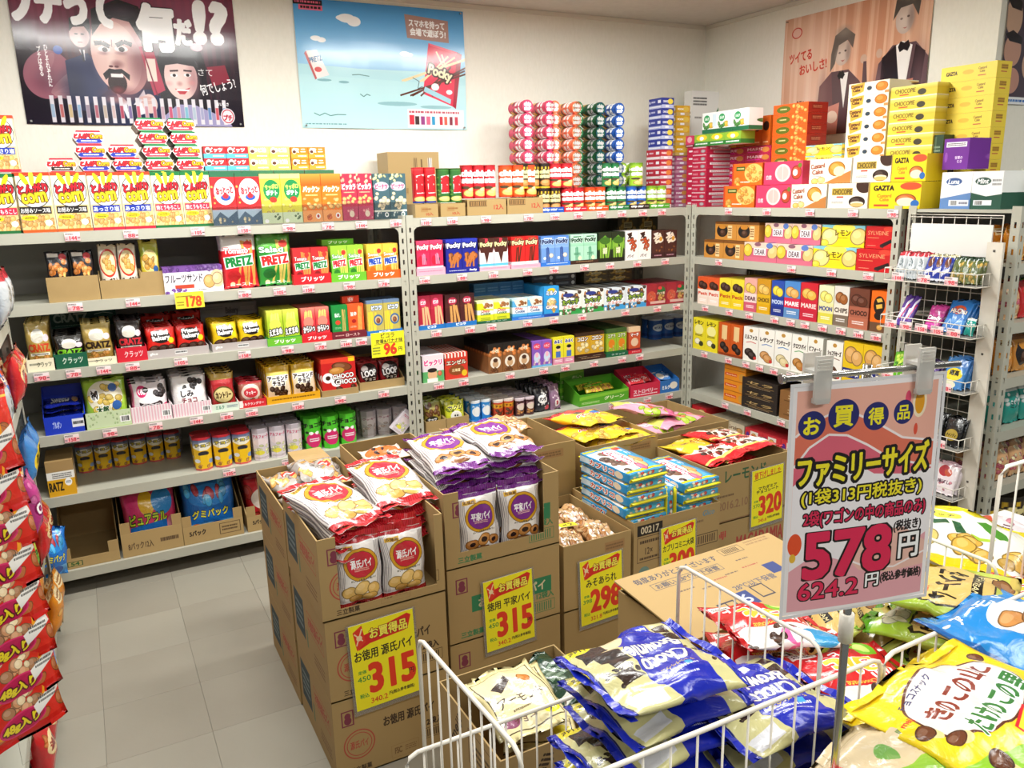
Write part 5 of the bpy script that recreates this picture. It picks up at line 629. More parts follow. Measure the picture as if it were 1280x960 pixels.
def mk_can(r, h, a, n=18):
    b = MB(); u0, v0, u1, v1 = UVR[a]
    for k in range(n):
        a0, a1 = 2 * math.pi * k / n, 2 * math.pi * (k + 1) / n
        U = lambda t: u0 + (u1 - u0) * (1 - abs(1 - ((t / math.pi) % 2)))
        p0, p1 = (-r * math.cos(a0), -r * math.sin(a0)), (-r * math.cos(a1), -r * math.sin(a1))
        b.face([(*p0, 0), (*p1, 0), (*p1, h), (*p0, h)], CARD, [(U(a0), v0), (U(a1 - 1e-4), v0), (U(a1 - 1e-4), v1), (U(a0), v1)], True)
    b.face([(-r * math.cos(2 * math.pi * k / n), -r * math.sin(2 * math.pi * k / n), h) for k in range(n)], CARD, [(u0, v1)] * n)
    return b.build('chip_can')
def mk_disc(r, t, a, n=18):
    """lid: printed disc facing up with a rim"""
    b = MB(); u0, v0, u1, v1 = UVR[a]
    P = [(r * math.cos(2 * math.pi * k / n), r * math.sin(2 * math.pi * k / n)) for k in range(n)]
    b.face([(x, y, t) for x, y in P], CARD, [(u0 + (u1 - u0) * (.5 + x / r / 2), v0 + (v1 - v0) * (.5 + y / r / 2)) for x, y in P])
    for k in range(n):
        q0, q1 = P[k], P[(k + 1) % n]
        e = (u0 + (u1 - u0) * .03, (v0 + v1) / 2)
        b.face([(*q0, 0), (*q1, 0), (*q1, t), (*q0, t)], CARD, [e] * 4, True)
    return b.build('lid')
def mk_hex(w, h, d, a):
    b = MB(); u0, v0, u1, v1 = UVR[a]
    P = [(-w / 2, h / 2), (-w * .36, 0), (w * .36, 0), (w / 2, h / 2), (w * .36, h), (-w * .36, h)]
    b.face([(x, 0, z) for x, z in P], CARD, [(u0 + (u1 - u0) * (x / w + .5), v0 + (v1 - v0) * z / h) for x, z in P])
    b.face([(x, d, z) for x, z in reversed(P)], CARD, [(u0, v0)] * 6)
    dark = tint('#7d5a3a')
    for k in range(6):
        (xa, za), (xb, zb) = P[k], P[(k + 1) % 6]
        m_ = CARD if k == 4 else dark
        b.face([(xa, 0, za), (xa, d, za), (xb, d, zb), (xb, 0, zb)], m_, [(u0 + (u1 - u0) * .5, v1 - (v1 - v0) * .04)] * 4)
    return b.build('snack_box')
def mk_cup(r0, r1, h, a, n=8):
    b = MB(); u0, v0, u1, v1 = UVR[a]
    for k in range(n):
        a0, a1 = 2 * math.pi * (k - .5) / n, 2 * math.pi * (k + .5) / n
        U = lambda t: u0 + (u1 - u0) * (1 - abs(1 - ((t / math.pi) % 2)))
        c0, s0, c1, s1 = -math.cos(a0), -math.sin(a0), -math.cos(a1), -math.sin(a1)
        b.face([(r0 * c0, r0 * s0, 0), (r0 * c1, r0 * s1, 0), (r1 * c1, r1 * s1, h), (r1 * c0, r1 * s0, h)], CARD, [(U(a0), v0), (U(a1), v0), (U(a1), v1), (U(a0), v1)])
    b.face([(-r1 * math.cos(2 * math.pi * (k - .5) / n), -r1 * math.sin(2 * math.pi * (k - .5) / n), h) for k in range(n)], CARD, [(u0 + .2 * (u1 - u0), v1 - .04 * (v1 - v0))] * n)
    return b.build('snack_cup')
def mk_tray(w, d, h, hf, m_=None, front=None, t=.003):
    """low display carton: floor, back and sides of height h, front of height hf"""
    m_ = m_ or KRAFT; b = MB()
    b.box(-w / 2, 0, 0, w / 2, d, t, m_)
    b.box(-w / 2, d - t, t, w / 2, d, h, m_)
    b.box(-w / 2, 0, t, w / 2, t, hf, m_, KPRINT if m_ is KRAFT else CARD, front=front)
    for sx in (-1, 1):
        x0, x1 = sorted((sx * w / 2, sx * (w / 2 - t)))
        b.face([(x0, t, t), (x0, d - t, t), (x0, d - t, h), (x0, t, hf)][::-1], m_); b.face([(x1, t, t), (x1, d - t, t), (x1, d - t, h), (x1, t, hf)], m_)
        b.face([(x0, t, hf), (x1, t, hf), (x1, d - t, h), (x0, d - t, h)], m_)
    return b.build('display_tray')
# ------------------------------------------------------------------ the room
DB, DR = 3.67, 3.125          # front planes of the back racks (y) and of the right rack (x)
YW, XW, ZC = 4.17, 3.63, 2.616  # back wall, right wall, ceiling
def wallmat():
    m = bpy.data.materials.new('cream_wallpaper'); m.use_nodes = True; nt = m.node_tree; b = nt.nodes['Principled BSDF']
    b.inputs['Roughness'].default_value = .8
    tc = nt.nodes.new('ShaderNodeTexCoord'); n = nt.nodes.new('ShaderNodeTexNoise'); n.inputs['Scale'].default_value = 90; n.inputs['Detail'].default_value = 4
    mp = nt.nodes.new('ShaderNodeMapping'); mp.inputs['Scale'].default_value = (1, 1, .35)
    r = nt.nodes.new('ShaderNodeValToRGB'); r.color_ramp.elements[0].color = (*lin(hexrgb('#e9e6d9')), 1); r.color_ramp.elements[1].color = (*lin(hexrgb('#f4f1e6')), 1)
    bp = nt.nodes.new('ShaderNodeBump'); bp.inputs['Strength'].default_value = .25; bp.inputs['Distance'].default_value = .003
    L = nt.links.new
    L(tc.outputs['Object'], mp.inputs['Vector']); L(mp.outputs['Vector'], n.inputs['Vector']); L(n.outputs['Fac'], r.inputs['Fac']); L(r.outputs['Color'], b.inputs['Base Color']); L(n.outputs['Fac'], bp.inputs['Height']); L(bp.outputs['Normal'], b.inputs['Normal'])
    return m
WALL = wallmat()
CEIL = mat('ceiling_board', '#cfc8bf', .85, noise=(30, '#c8c1b8', .2))
FLOORM = mat('vinyl_tile', '#a19d90', .3, noise=(2.2, '#979386', .3), bump=(60, .03))
FLOORM2 = mat('vinyl_tile_worn', '#9b9689', .34, noise=(3.1, '#918c7f', .3), bump=(60, .03))
GROUT = mat('tile_joint', '#6d685f', .8)
def plain_box(x0, y0, z0, x1, y1, z1, mt, name):
    b = MB(); b.box(x0, y0, z0, x1, y1, z1, mt); return b.build(name)
S = dict(kind='structure')
link('wall_back', plain_box(-2.6, YW, 0, XW + .1, YW + .1, ZC, WALL, 'wall'), **S)
link('wall_right', plain_box(XW, 2.29, 0, XW + .1, YW, ZC, WALL, 'wall'), **S)
link('wall_side', plain_box(XW + .1, 2.29, 0, 5.6, 2.39, ZC, WALL, 'wall'), **S)
link('ceiling', plain_box(-2.6, -2.0, ZC, 5.6, YW + .1, ZC + .05, CEIL, 'ceiling'), **S)
link('trim_1', plain_box(-2.6, YW - .012, ZC - .022, XW, YW - .001, ZC - .001, mat('cream_trim', '#ded8ca', .6), 'trim'), **S)
link('trim_2', plain_box(XW - .012, 2.29, ZC - .022, XW - .001, YW - .013, ZC - .001, MATS['cream_trim'], 'trim'), **S)
link('baseboard_back', plain_box(-2.6, YW - .012, .004, XW - .001, YW - .001, .075, mat('dark_skirting', '#4b463f', .6), 'baseboard'), **S)
fl = link('floor', plain_box(-2.6, -2.0, -.05, 5.6, YW + .1, -.0013, GROUT, 'floor'), **S)
def tile_mesh(m_):
    b = MB(); h = .1515 - .0003; z0, z1, c = -.0012, 0, .0007
    b.quad((-h + c, -h + c, z1), (h - c, -h + c, z1), (h - c, h - c, z1), (-h + c, h - c, z1), m_)
    P = [(-h, -h), (h, -h), (h, h), (-h, h)]; Q = [(-h + c, -h + c), (h - c, -h + c), (h - c, h - c), (-h + c, h - c)]
    for k in range(4):
        k2 = (k + 1) % 4
        b.quad((*P[k], z0), (*P[k2], z0), (*Q[k2], z1), (*Q[k], z1), m_)
    return b.build('floor_tile')
TM = [tile_mesh(FLOORM), tile_mesh(FLOORM2)]
_r = random.Random(5)
far = MB()
for i in range(-5, 15):
    for j in range(-6, 14):
        x, y = .172 + .1515 + .303 * i - .303, .0 + .1515 + .3025 * j
        if y > 4.2 or x > 5.5: continue
        if -3 <= i <= 3 and 4 <= j <= 13 or (4 <= i <= 7 and 5 <= j <= 9):
            link('tile', _r.choice(TM), fl, (x, y, 0), (0, 0, _r.choice((0, math.pi / 2, math.pi))))
        else:
            h = .1508
            far.quad((x - h, y - h, 0), (x + h, y - h, 0), (x + h, y + h, 0), (x - h, y + h, 0), FLOORM)
link('outer_tile', far.build('outer_tile'), fl, kind='stuff')

# ------------------------------------------------------------------ steel racks
SH = [1.531, 1.253, .984, .714, .45, .113]
def post_mesh(h, w=.036, slots=True):
    """slotted angle: a front flange (facing -y) and a side flange, the slots cut through"""
    b = MB(); sw, sh, pt = .009, .022, .05
    def flange(P):
        n = int(h / pt); z = 0.0
        for k in range(n):
            za, zb, zc = k * pt, k * pt + .014, k * pt + .014 + sh
            for (u0, u1, z0, z1) in ((0, w, za, zb), (0, (w - sw) / 2, zb, zc), ((w + sw) / 2, w, zb, zc), (0, w, zc, (k + 1) * pt)):
                b.quad(P(u0, z0), P(u1, z0), P(u1, z1), P(u0, z1), STEEL)
        if h > n * pt: b.quad(P(0, n * pt), P(w, n * pt), P(w, h), P(0, h), STEEL)
    flange(lambda u, z: (u, 0, z)); flange(lambda u, z: (0, w - u, z))
    t = .0025
    flange(lambda u, z: (w - u, t, z)); flange(lambda u, z: (t, u, z))
    b.quad((w, 0, 0), (w, t, 0), (w, t, h), (w, 0, h), STEEL); b.quad((0, w, 0), (0, w, h), (t, w, h), (t, w, 0), STEEL)
    b.quad((0, 0, h), (w, 0, h), (w, t, h), (0, t, h), STEEL); b.quad((0, 0, h), (t, 0, h), (t, w, h), (0, w, h), STEEL)
    return b.build('post')
POST = post_mesh(1.545)
def shelf_mesh(w, d, lip=.042, t=.012):
    b = MB()
    b.box(0, 0, -t, w, d, 0, STEEL)
    b.box(0, -.001, -lip, w, .002, -.0001, STEEL); b.box(0, d - .002, -lip, w, d + .001, -.0001, STEEL)
    b.box(0, .0021, -lip, w, .018, -lip + .002, STEEL)
    return b.build('shelf_board')
def gusset_mesh():
    b = MB(); r = .03; P = [(0, 0)] + [(r - r * math.sin(a), -r + r * math.cos(a)) for a in (0, .4, .8, 1.2, 1.57)][::-1]
    b.face([(x, 0, z) for x, z in P][::-1], STEEL); b.face([(x, .002, z) for x, z in P], STEEL)
    return b.build('corner_plate')
GUS = gusset_mesh()
def rack(loc, rz, w, d, shelves, label, back=True, h=None):
    """local x along the front, local y into the rack"""
    t = link('steel_shelf_rack', None, None, loc, (0, 0, rz), label, 'shelf rack')
    pm = POST if h is None else post_mesh(h)
    for x, y, r in ((0, 0, 0), (w, 0, math.pi / 2), (w, d, math.pi), (0, d, -math.pi / 2)):
        link('post', pm, t, (x, y, 0), (0, 0, r))
    sm = shelf_mesh(w - .006, d - .006)
    for z in shelves: link('shelf_board', sm, t, (.003, .003, z))
    if back: link('back_panel', plain_box(.004, d - .0005, .05, w - .004, d + .002, max(shelves) - .02, STEELBACK, 'back_panel'), t)
    for sx, x in ((1, .036), (-1, w - .036)):
        g = link('corner_plate', GUS, t, (x, .0025, max(shelves) - .042)); g.scale = (sx, 1, 1)
    return t
rack((-.93, DB, 0), 0, 2.312, .48, SH, 'long grey steel shelf rack left of the middle post, with boxed corn snacks on top')
rack((1.386, DB, 0), 0, 1.739, .48, SH, 'grey steel shelf rack in the middle of the back wall, with crisp cans on top')
rack((DR, 3.665, 0), -math.pi / 2, 1.353, .48, SH, 'grey steel shelf rack against the right wall, with stacked cake boxes on top')
R3S = [1.531, 1.33, 1.1, .88, .66, .42, .113]
rack((3.114, 1.80, 0), 0, 1.9, .47, R3S, 'grey steel shelf rack at the right edge, behind the white board')

# ------------------------------------------------------------------ posters
def poster(a, loc, rz, label, w=None):
    """a sheet of glossy paper, slightly bowed, with four pins"""
    W_, H_ = ARTS[a][0], ARTS[a][1]; b = MB(); u0, v0, u1, v1 = UVR[a]; n = 10
    def P(i, j):
        u, v = i / n, j / n
        return ((u - .5) * W_, -.004 - .006 * math.sin(math.pi * u * 2 + v) ** 2 * (1 - v) - .004 * math.sin(math.pi * v), v * H_)
    for j in range(n):
        for i in range(n):
            b.face([P(i, j), P(i + 1, j), P(i + 1, j + 1), P(i, j + 1)], GLOSS, [(u0 + (u1 - u0) * x / n, v0 + (v1 - v0) * y / n) for x, y in ((i, j), (i + 1, j), (i + 1, j + 1), (i, j + 1))], True)
    # back of the sheet
    b.quad((W_ / 2, -.002, 0), (-W_ / 2, -.002, 0), (-W_ / 2, -.002, H_), (W_ / 2, -.002, H_), mat('paper_white', '#f2efe8', .7))
    t = link('poster', b.build('poster'), None, loc, (0, 0, rz), label, 'poster')
    for x in (-.48, .48):
        for z in (.02, .98):
            link('drawing_pin', plain_box(-.004, -.016, -.004, .004, -.003, .004, CHROME, 'drawing_pin'), t, (x * W_, 0, z * H_))
poster('poster_drama', (.322, YW, 1.975), 0, 'dark purple poster of a shouting moustached man with large white lettering')
poster('poster_sky', (1.505, YW, 1.976), 0, 'light blue poster with white clouds and a red snack box')
poster('poster_wood', (XW, 3.06, 1.90), -math.pi / 2, 'wood-grain poster of two young men in dinner jackets holding snack bags')
poster('poster_faces', (3.92, 2.29, 1.97), 0, 'small dark poster with a column of faces, at the right edge')
# ------------------------------------------------------------------ goods in rows on the shelves
ORD = 'first second third fourth fifth sixth seventh eighth ninth tenth eleventh twelfth thirteenth fourteenth fifteenth sixteenth seventeenth eighteenth nineteenth twentieth'.split()
RNAME = {'B': {0: 'left rack', 1: 'middle rack'}, 'R': 'right rack', 'E': 'end rack', 'F': 'end rack'}
SHN = ['top shelf', 'second shelf', 'third shelf', 'fourth shelf', 'fifth shelf', 'bottom shelf']
KINDN = (('corn', 'corn_snack_box'), ('hex', 'corn_snack_box'), ('pocky', 'stick_biscuit_box'), ('pretzbox', 'stick_biscuit_box'), ('jaga', 'potato_stick_box'), ('roast', 'potato_stick_box'), ('toppo', 'stick_biscuit_box'), ('pico', 'wafer_box'), ('piko', 'wafer_box'), ('w_', 'wafer_box'), ('t_', 'biscuit_box'), ('animals', 'biscuit_box'), ('cookie', 'cookie_box'), ('bear', 'chocolate_box'), ('bunny', 'chocolate_box'), ('milk_', 'chocolate_box'), ('koala', 'chocolate_box'), ('choco_d', 'chocolate_box'), ('mini_', 'sweet_box'), ('candy', 'sweet_box'), ('marie', 'biscuit_box'), ('tower', 'biscuit_box'), ('dear', 'biscuit_box'), ('lemon', 'biscuit_box'), ('kraft', 'carton'), ('carton', 'carton'), ('box_', 'carton'), ('gazta', 'cake_box'), ('chocopie', 'cake_box'), ('custard', 'cake_box'), ('peach', 'cake_box'), ('gift', 'cake_box'), ('sylveine', 'cake_box'))
def kindname(a, kind):
    if kind in ('box', 'hex'):
        for p_, n_ in KINDN:
            if a.startswith(p_): return n_
    if kind in ('bag', 'pack'):
        for p_, n_ in (('cratz', 'pretzel_bag'), ('friend', 'cookie_bag'), ('country', 'cookie_bag'), ('cookie', 'cookie_bag'), ('almond', 'chocolate_bag'), ('loop', 'chocolate_bag'), ('panda', 'chocolate_bag'), ('pretz', 'stick_biscuit_bag'), ('pouch', 'sweet_bag'), ('gummy', 'gummy_bag'), ('wafer', 'sweet_bag')):
            if a.startswith(p_): return n_
    return NAMES[kind]
NAMES = {'box': 'snack_box', 'bag': 'snack_bag', 'can': 'crisp_can', 'hex': 'snack_box', 'cup': 'snack_cup', 'pack': 'snack_bag'}
CATS = {'box': 'snack box', 'bag': 'snack bag', 'can': 'crisp can', 'hex': 'snack box', 'cup': 'snack cup', 'pack': 'snack bag'}
_mc = {}
def pack_mesh(kind, a, w, d, h, side=None, top=None):
    key = (kind, a, round(w, 3), round(d, 3), round(h, 3), side, top)
    if key not in _mc:
        if kind == 'box': m = mk_box(w, d, h, a, side, top)
        elif kind == 'bag': m = mk_bag(w, h, d * .92, a, nx=8, ny=9, seed=len(_mc), wr=.003)
        elif kind == 'can': m = mk_can(w / 2, h, a)
        elif kind == 'hex': m = mk_hex(w, h, d, a)
        elif kind == 'cup': m = mk_cup(w * .46, w * .52, h, a)
        elif kind == 'pack':     # bag lying flat, its sealed end to the front
            m = mk_bag(w, d, h, a, nx=8, ny=8, seed=len(_mc), wr=.003)
        _mc[key] = m
    return _mc[key]
def frame(R, a, dep, z):
    if R == 'B': return (a, DB + .004 + dep, z), 0.0
    if R == 'E': return (a, 1.804 + dep, z), 0.0
    if R == 'F': return (DR + .014 + dep, a, z), -math.pi / 2
    return (DR + .004 + dep, a, z), -math.pi / 2
def where(R, a, si):
    rn = RNAME[R]
    if isinstance(rn, dict): rn = rn[0 if a < 1.385 else 1]
    return rn + ' ' + SHN[si]
TAGGED = []
def row(R, si, a0, a1, z0, h, y, n, a, desc, kind='box', r=1, d=.045, k=1, tray=None, th=.03, side=None, top=None, pitch=None, lean=0.0, jit=.0, tdesc=None):
    """n packs side by side from a0 to a1, r deep, k layers; every pack is a thing of its own"""
    sg = 1 if a1 > a0 else -1
    rng = random.Random(int(a0 * 977 + z0 * 31))
    arts = a if isinstance(a, (list, tuple)) else [a]
    descs = desc if isinstance(desc, (list, tuple)) else [desc]; desc = descs[0]
    W_ = abs(a1 - a0); cell = W_ / n; pitch = pitch or d + .0015
    off = 0.0; base = z0 + .0006
    if tray:
        tm = tint(tray[1]) if tray[1] else KRAFT
        (lx, ly, lz), rz = frame(R, (a0 + a1) / 2, y, z0 + .0004)
        td = r * pitch + .012 + (lean * h * .5 + .012 if kind == 'bag' else 0)
        link('display_tray', mk_tray(W_ + .002, td, tray[2] if len(tray) > 2 else max(th, h * .3), th, tm, tray[0]), None, (lx, ly, lz), (0, 0, rz),
             f"{tray[3] if len(tray) > 3 else ('low printed' if tray[1] else 'low kraft')} display tray holding the {desc.split(',')[0]}, {where(R, a0, si)}"[:150], 'display tray')
        off = .006; base += .0036; cell = (W_ - .010) / n; h = h - .003
    w = cell - (.002 if kind != 'can' else .001)
    lay = h / k
    one = len(descs) == n and n > 1
    st = a0 + sg * (.005 if tray else 0)
    proto = {}
    for q in range(r):
        for l in range(k):
            for i in range(n):
                an = arts[i % len(arts)]
                me = pack_mesh(kind, an, w, d, lay - .0005, side, top)
                (lx, ly, lz), rz = frame(R, st + sg * cell * (i + .5), y + off + q * pitch + (d / 2 if kind in ('bag', 'can', 'cup') else 0), base + l * lay)
                p = [descs[i % len(descs)]]
                if n > 1 and not one: p.append(ORD[i] + ' from left' if n > 2 else ('left one' if i == 0 else 'right one'))
                if r > 1: p.append(('front' if q == 0 else ORD[q]) + ' row')
                if k > 1: p.append(ORD[k - 1 - l] + ' from top' if k > 2 else ('lower' if l == 0 else 'upper'))
                p.append(where(R, a0, si))
                rot = (0, 0, rz + rng.uniform(-jit, jit))
                if kind == 'bag': rot = (-lean, 0, rz + rng.uniform(-.05, .05))
                if kind == 'pack':
                    rot = (-math.pi / 2, 0, rz + rng.uniform(-jit, jit)); lz += (lay) / 2
                o = link(kindname(an, kind), me, None, (lx, ly, lz), rot, ', '.join(p), CATS[kind], f'{desc}, {where(R, a0, si)}' if n * r * k > 1 else None)
                if kind == 'can' and 'lid_' + an in UVR:
                    link('lid', disc(w / 2 * 1.02, .006, 'lid_' + an), o, (0, 0, lay))
_dc = {}
def disc(r, t, a):
    k = (round(r, 3), t, a)
    if k not in _dc: _dc[k] = mk_disc(r, t, a)
    return _dc[k]
_tg = [None] * 6
def tag_mesh(i):
    if _tg[i] is None:
        b = MB(); b.box(-.027, 0, -.016, .027, .0012, .016, PAPER, PAPER, front=f'tag{i}'); _tg[i] = b.build('price_tag')
    return _tg[i]
def tags(R, si, xs, dz=-.02, rn=None):
    """price tags clipped to the lip of a shelf"""
    for i, a in enumerate(xs):
        (lx, ly, lz), rz = frame(R, a, -.0075, SH[si] + dz)
        link('price_tag', tag_mesh((i * 5 + si) % 6), None, (lx, ly, lz), (0, 0, rz), f'small pink price tag, {ORD[i]} from left edge of the {where(R, a, si)}', 'price tag', f'price tags on the {where(R, a, si)}')
# ------------------------------------------------------------------ yellow cards, clear guard on the back racks
def card(a, x, y, z, label, s=1.0, rz=0.0, tilt=0.0):
    W_, H_ = ARTS[a][0] * s, ARTS[a][1] * s
    b = MB(); b.box(-W_ / 2, 0, -H_ / 2, W_ / 2, .0012, H_ / 2, PAPER, PAPER, front=a)
    o = link('price_card', b.build('price_card'), None, (x, y, z), (0, tilt, rz), label, 'price card')
    if H_ > .2: link('clear_sleeve', plain_box(-W_ / 2 - .008, .0014, -H_ / 2 - .016, W_ / 2 + .008, .0018, H_ / 2 + .004, mat('clear_sleeve', '#e9e6e0', .15, trans=.85), 'clear_sleeve'), o)
def card_at(a, xz, y, label, s=1.0, tilt=0.0): card(a, xz[0], y, xz[1], label, s, 0, tilt)
card_at('pop_small96', (1.254, 0.940), 3.655, 'yellow handwritten 96 yen card clipped to the third shelf', 1.2)
card_at('pop_small178', (0.384, 1.227), 3.655, 'small yellow 178 yen card clipped to the second shelf', 1.15)
link('acrylic_guard', plain_box(.5, DB - .004, 1.533, 1.37, DB - .002, 1.615, CLEAR, 'acrylic_guard'), None, (0, 0, 0), (0, 0, 0), 'clear plastic guard strip in front of the boxes on top of the left rack', 'shelf guard')

# ------------------------------------------------------------------ cartons
def carton_mesh(w, d, h, front=None, side=None, cut=None, lid=False, t=.004, top=None):
    """x centred, front at y=0, from z=0; cut = (u0, u1, z) notch in the front wall; lid = closed"""
    b = MB(); b.box(-w / 2, 0, 0, w / 2, d, t, KRAFT)
    def front_piece(x0, x1, z0, z1):
        b.box(x0, 0, z0, x1, t, z1, KRAFT_IN, KPRINT, front=(front, ((x0 + w / 2) / w, z0 / h, (x1 + w / 2) / w, z1 / h)) if front else None)
    if cut:
        xa, xb = -w / 2 + w * cut[0], -w / 2 + w * cut[1]
        front_piece(-w / 2, xa, 0, h); front_piece(xb, w / 2, 0, h); front_piece(xa, xb, 0, cut[2])
    else: front_piece(-w / 2, w / 2, 0, h)
    b.box(-w / 2, d - t, t, w / 2, d, h, KRAFT_IN)
    for sg in (-1, 1):
        x0, x1 = sorted((sg * w / 2, sg * (w / 2 - t)))
        b.box(x0, t + .0002, t, x1, d - t - .0002, h, KRAFT_IN, KPRINT, left=side if sg < 0 else None, right=side if sg > 0 else None)
    if lid:
        b.box(-w / 2, 0, h + .0002, w / 2, d / 2 - .0015, h + t, KRAFT, KPRINT, top=top); b.box(-w / 2, d / 2 + .0015, h + .0002, w / 2, d, h + t, KRAFT)
    return b.build('carton')
def carton(x0, x1, y0, y1, z0, z1, label, front='kraft_plain', side='kraft_plainside', cut=None, lid=False, rz=0.0, tape=True):
    w, d, h = x1 - x0, y1 - y0, z1 - z0
    o = link('carton', carton_mesh(w, d, h - (.005 if lid else .001), front, side, cut, lid), None, ((x0 + x1) / 2, y0, z0 + .0005), (0, 0, rz), label, 'carton')
    if lid and tape:
        link('packing_tape', plain_box(-w / 2, d / 2 - .025, h - .0008, w / 2, d / 2 + .025, h - .0004, mat('packing_tape', '#b7976a', .25), 'packing_tape'), o)
    return o
def shelf_carton(a0, a1, h, y, front, label, hf):
    w = a1 - a0 - .006; d = .38
    o = link('carton', None, None, ((a0 + a1) / 2, DB + y, SH[5] + .0006), (0, 0, 0), label, 'carton')
    link('carton_body', mk_tray(w, d, min(h + .05, .27), hf, None, front, .004), o)
    for sx in (-1, 1):
        link('corner_flap', plain_box(-.02, .0, hf, .02, .003, hf + .05, KRAFT, 'corner_flap'), o, (sx * (w / 2 - .0205), 0, 0))
def bar_case(a0, a1, h, front, col, label, bar, n):
    w = abs(a1 - a0) - .004; x = (a0 + a1) / 2
    link('display_box', mk_tray(w, .17, max(.1, h), max(.045, h * .55), tint(col), front), None, (x, DB + .014, SH[4] + .0006), (0, 0, 0), label + ' ' + ('beside the bare shelf' if n and front == 'bar_green' else ('in the middle' if front == 'bar_red' else 'by the corner post')), 'display box')
    rng = random.Random(n + int(a0 * 50))
    m_ = mk_bag(min(.12, w * .8), .05, .014, bar, nx=6, ny=6, wr=.002, seed=7)
    for i in range(7):
        link('wrapped_bar', m_, None, (x + rng.uniform(-.15, .15) * w, DB + .05 + .016 * i, SH[4] + .0012 + max(.03, h * .5)), (-.9 + rng.uniform(-.2, .2), 0, rng.uniform(-.3, .3)), f'{label.split()[0]} wrapped sweet bar in the {label.split()[0]} display box, {ORD[i]} from front', 'sweet bar', f'sweet bars in the {label.split()[0]} display box')
def can_pile(xa, xb, rows, seen, a, desc):
    r = .0315; m_ = mk_can(r, .15, a); dm = disc(r * 1.0, .007, 'lid_' + a)
    for j in range(rows):
        for i, x in enumerate((xa, xb)):
            o = link('crisp_can', m_, None, (x, DB + .14 + .155, 1.5316 + r + j * (2 * r + .0005)), (math.pi / 2, 0, 0), f'{desc}, {"left" if i == 0 else "right"} column, {ORD[j]} from the bottom', 'crisp can', f'{desc.split()[0]} crisp cans lying in a pile')
            link('lid', dm, o, (0, 0, .15))
# ---- left rack, top shelf
row('B', 0, -0.302, -0.183, 1.5310, 0.224, 0, 1, 'corn_grill', 'tall boxed corn snack with green top, half hidden at left edge', d=.06)
row('B', 0, -0.193, 0.058, 1.5310, 0.228, 0, 2, 'corn_sauce', 'tall orange-topped corn snack box with black label', d=.06)
row('B', 0, 0.059, 0.290, 1.5310, 0.226, 0, 2, 'corn_salt', 'tall orange-topped corn snack box with blue label', d=.06)
row('B', 0, 0.290, 0.518, 1.5310, 0.223, 0, 2, 'corn_grill', 'tall green-topped corn snack box with red label', d=.06)
row('B', 0, 0.518, 0.723, 1.5310, 0.218, 0, 2, 'fish_box', 'red box with round white fish-cracker label', d=.06)
row('B', 0, 0.723, 0.900, 1.5310, 0.212, 0, 2, 'potato_green', 'yellow-green potato snack box', d=.055)
row('B', 0, 0.900, 1.082, 1.5310, 0.210, 0, 2, 'puff_orange', 'orange puffed snack box', d=.055)
row('B', 0, 1.082, 1.230, 1.5310, 0.209, 0, 2, 'puff_red', 'crimson puffed snack box', d=.055)
row('B', 0, 1.234, 1.396, 1.5310, 0.207, 0, 2, 'puff_teal', 'dark teal peanut snack box', d=.055)
row('B', 0, -0.196, 0.059, 1.5310, 0.228, 0.064, 2, 'corn_sauce', 'orange-topped corn box standing behind the black-label pair', d=.05)
row('B', 0, 0.060, 0.286, 1.5310, 0.228, 0.064, 2, 'corn_salt', 'blue-label corn box standing behind', d=.05)
row('B', 0, 0.286, 0.527, 1.5310, 0.228, 0.064, 2, 'corn_grill', 'green-topped corn box standing behind', d=.05)
row('B', 0, 0.528, 1.075, 1.5310, 0.228, 0.064, 4, 'fish_box', 'red box standing behind the front snack boxes', d=.05)
row('B', 0, -0.264, -0.159, 1.7609, 0.206, 0.002, 1, 'corn_salt', 'blue-label corn box atop the row at left edge', d=.055)
row("B", 0, -0.076, 0.036, 1.7610, .053, .068, 1, 'hex_black', 'white hexagonal box end with black label', kind="hex", d=.2)
row("B", 0, 0.039, 0.399, 1.7610, .053, .068, 3, ['hex_blue', 'hex_blue', 'hex_red'], 'white hexagonal box end on the bottom row', kind="hex", d=.2)
row("B", 0, 0.399, 0.520, 1.7610, .053, .068, 1, 'hex_red', 'white hexagonal box end at the bottom right corner of the pile', kind="hex", d=.2)
row("B", 0, 0.031, 0.264, 1.8140, .053, .068, 2, 'hex_blue', 'white hexagonal box end with blue ribbon, second row up', kind="hex", d=.2)
row("B", 0, 0.276, 0.510, 1.8140, .053, .068, 2, 'hex_red', 'white hexagonal box end with red ribbon, second row up', kind="hex", d=.2)
row("B", 0, 0.030, 0.147, 1.8670, .053, .068, 1, 'hex_blue', 'white hexagonal box end with blue ribbon, topmost of left pile', kind="hex", d=.2)
row("B", 0, 0.268, 0.506, 1.8670, .053, .068, 2, 'hex_red', 'white hexagonal box end with red ribbon, third row up', kind="hex", d=.2)
row("B", 0, 0.259, 0.499, 1.9200, .053, .068, 2, 'hex_red', 'white hexagonal box end with red ribbon, top row', kind="hex", d=.2)
row('B', 0, 0.516, 0.701, 1.7610, 0.100, 0.067, 2, 'mini_red', 'red and blue sweet box atop tall boxes', k=2, d=.05)
row('B', 0, 0.701, 0.881, 1.7610, 0.100, 0.067, 2, 'mini_lime', 'small lime sweet box on the tall boxes', k=2, d=.05)
row('B', 0, 0.885, 1.041, 1.7610, 0.098, 0.067, 2, 'mini_orange', 'small orange sweet box on the tall boxes', k=2, d=.05)
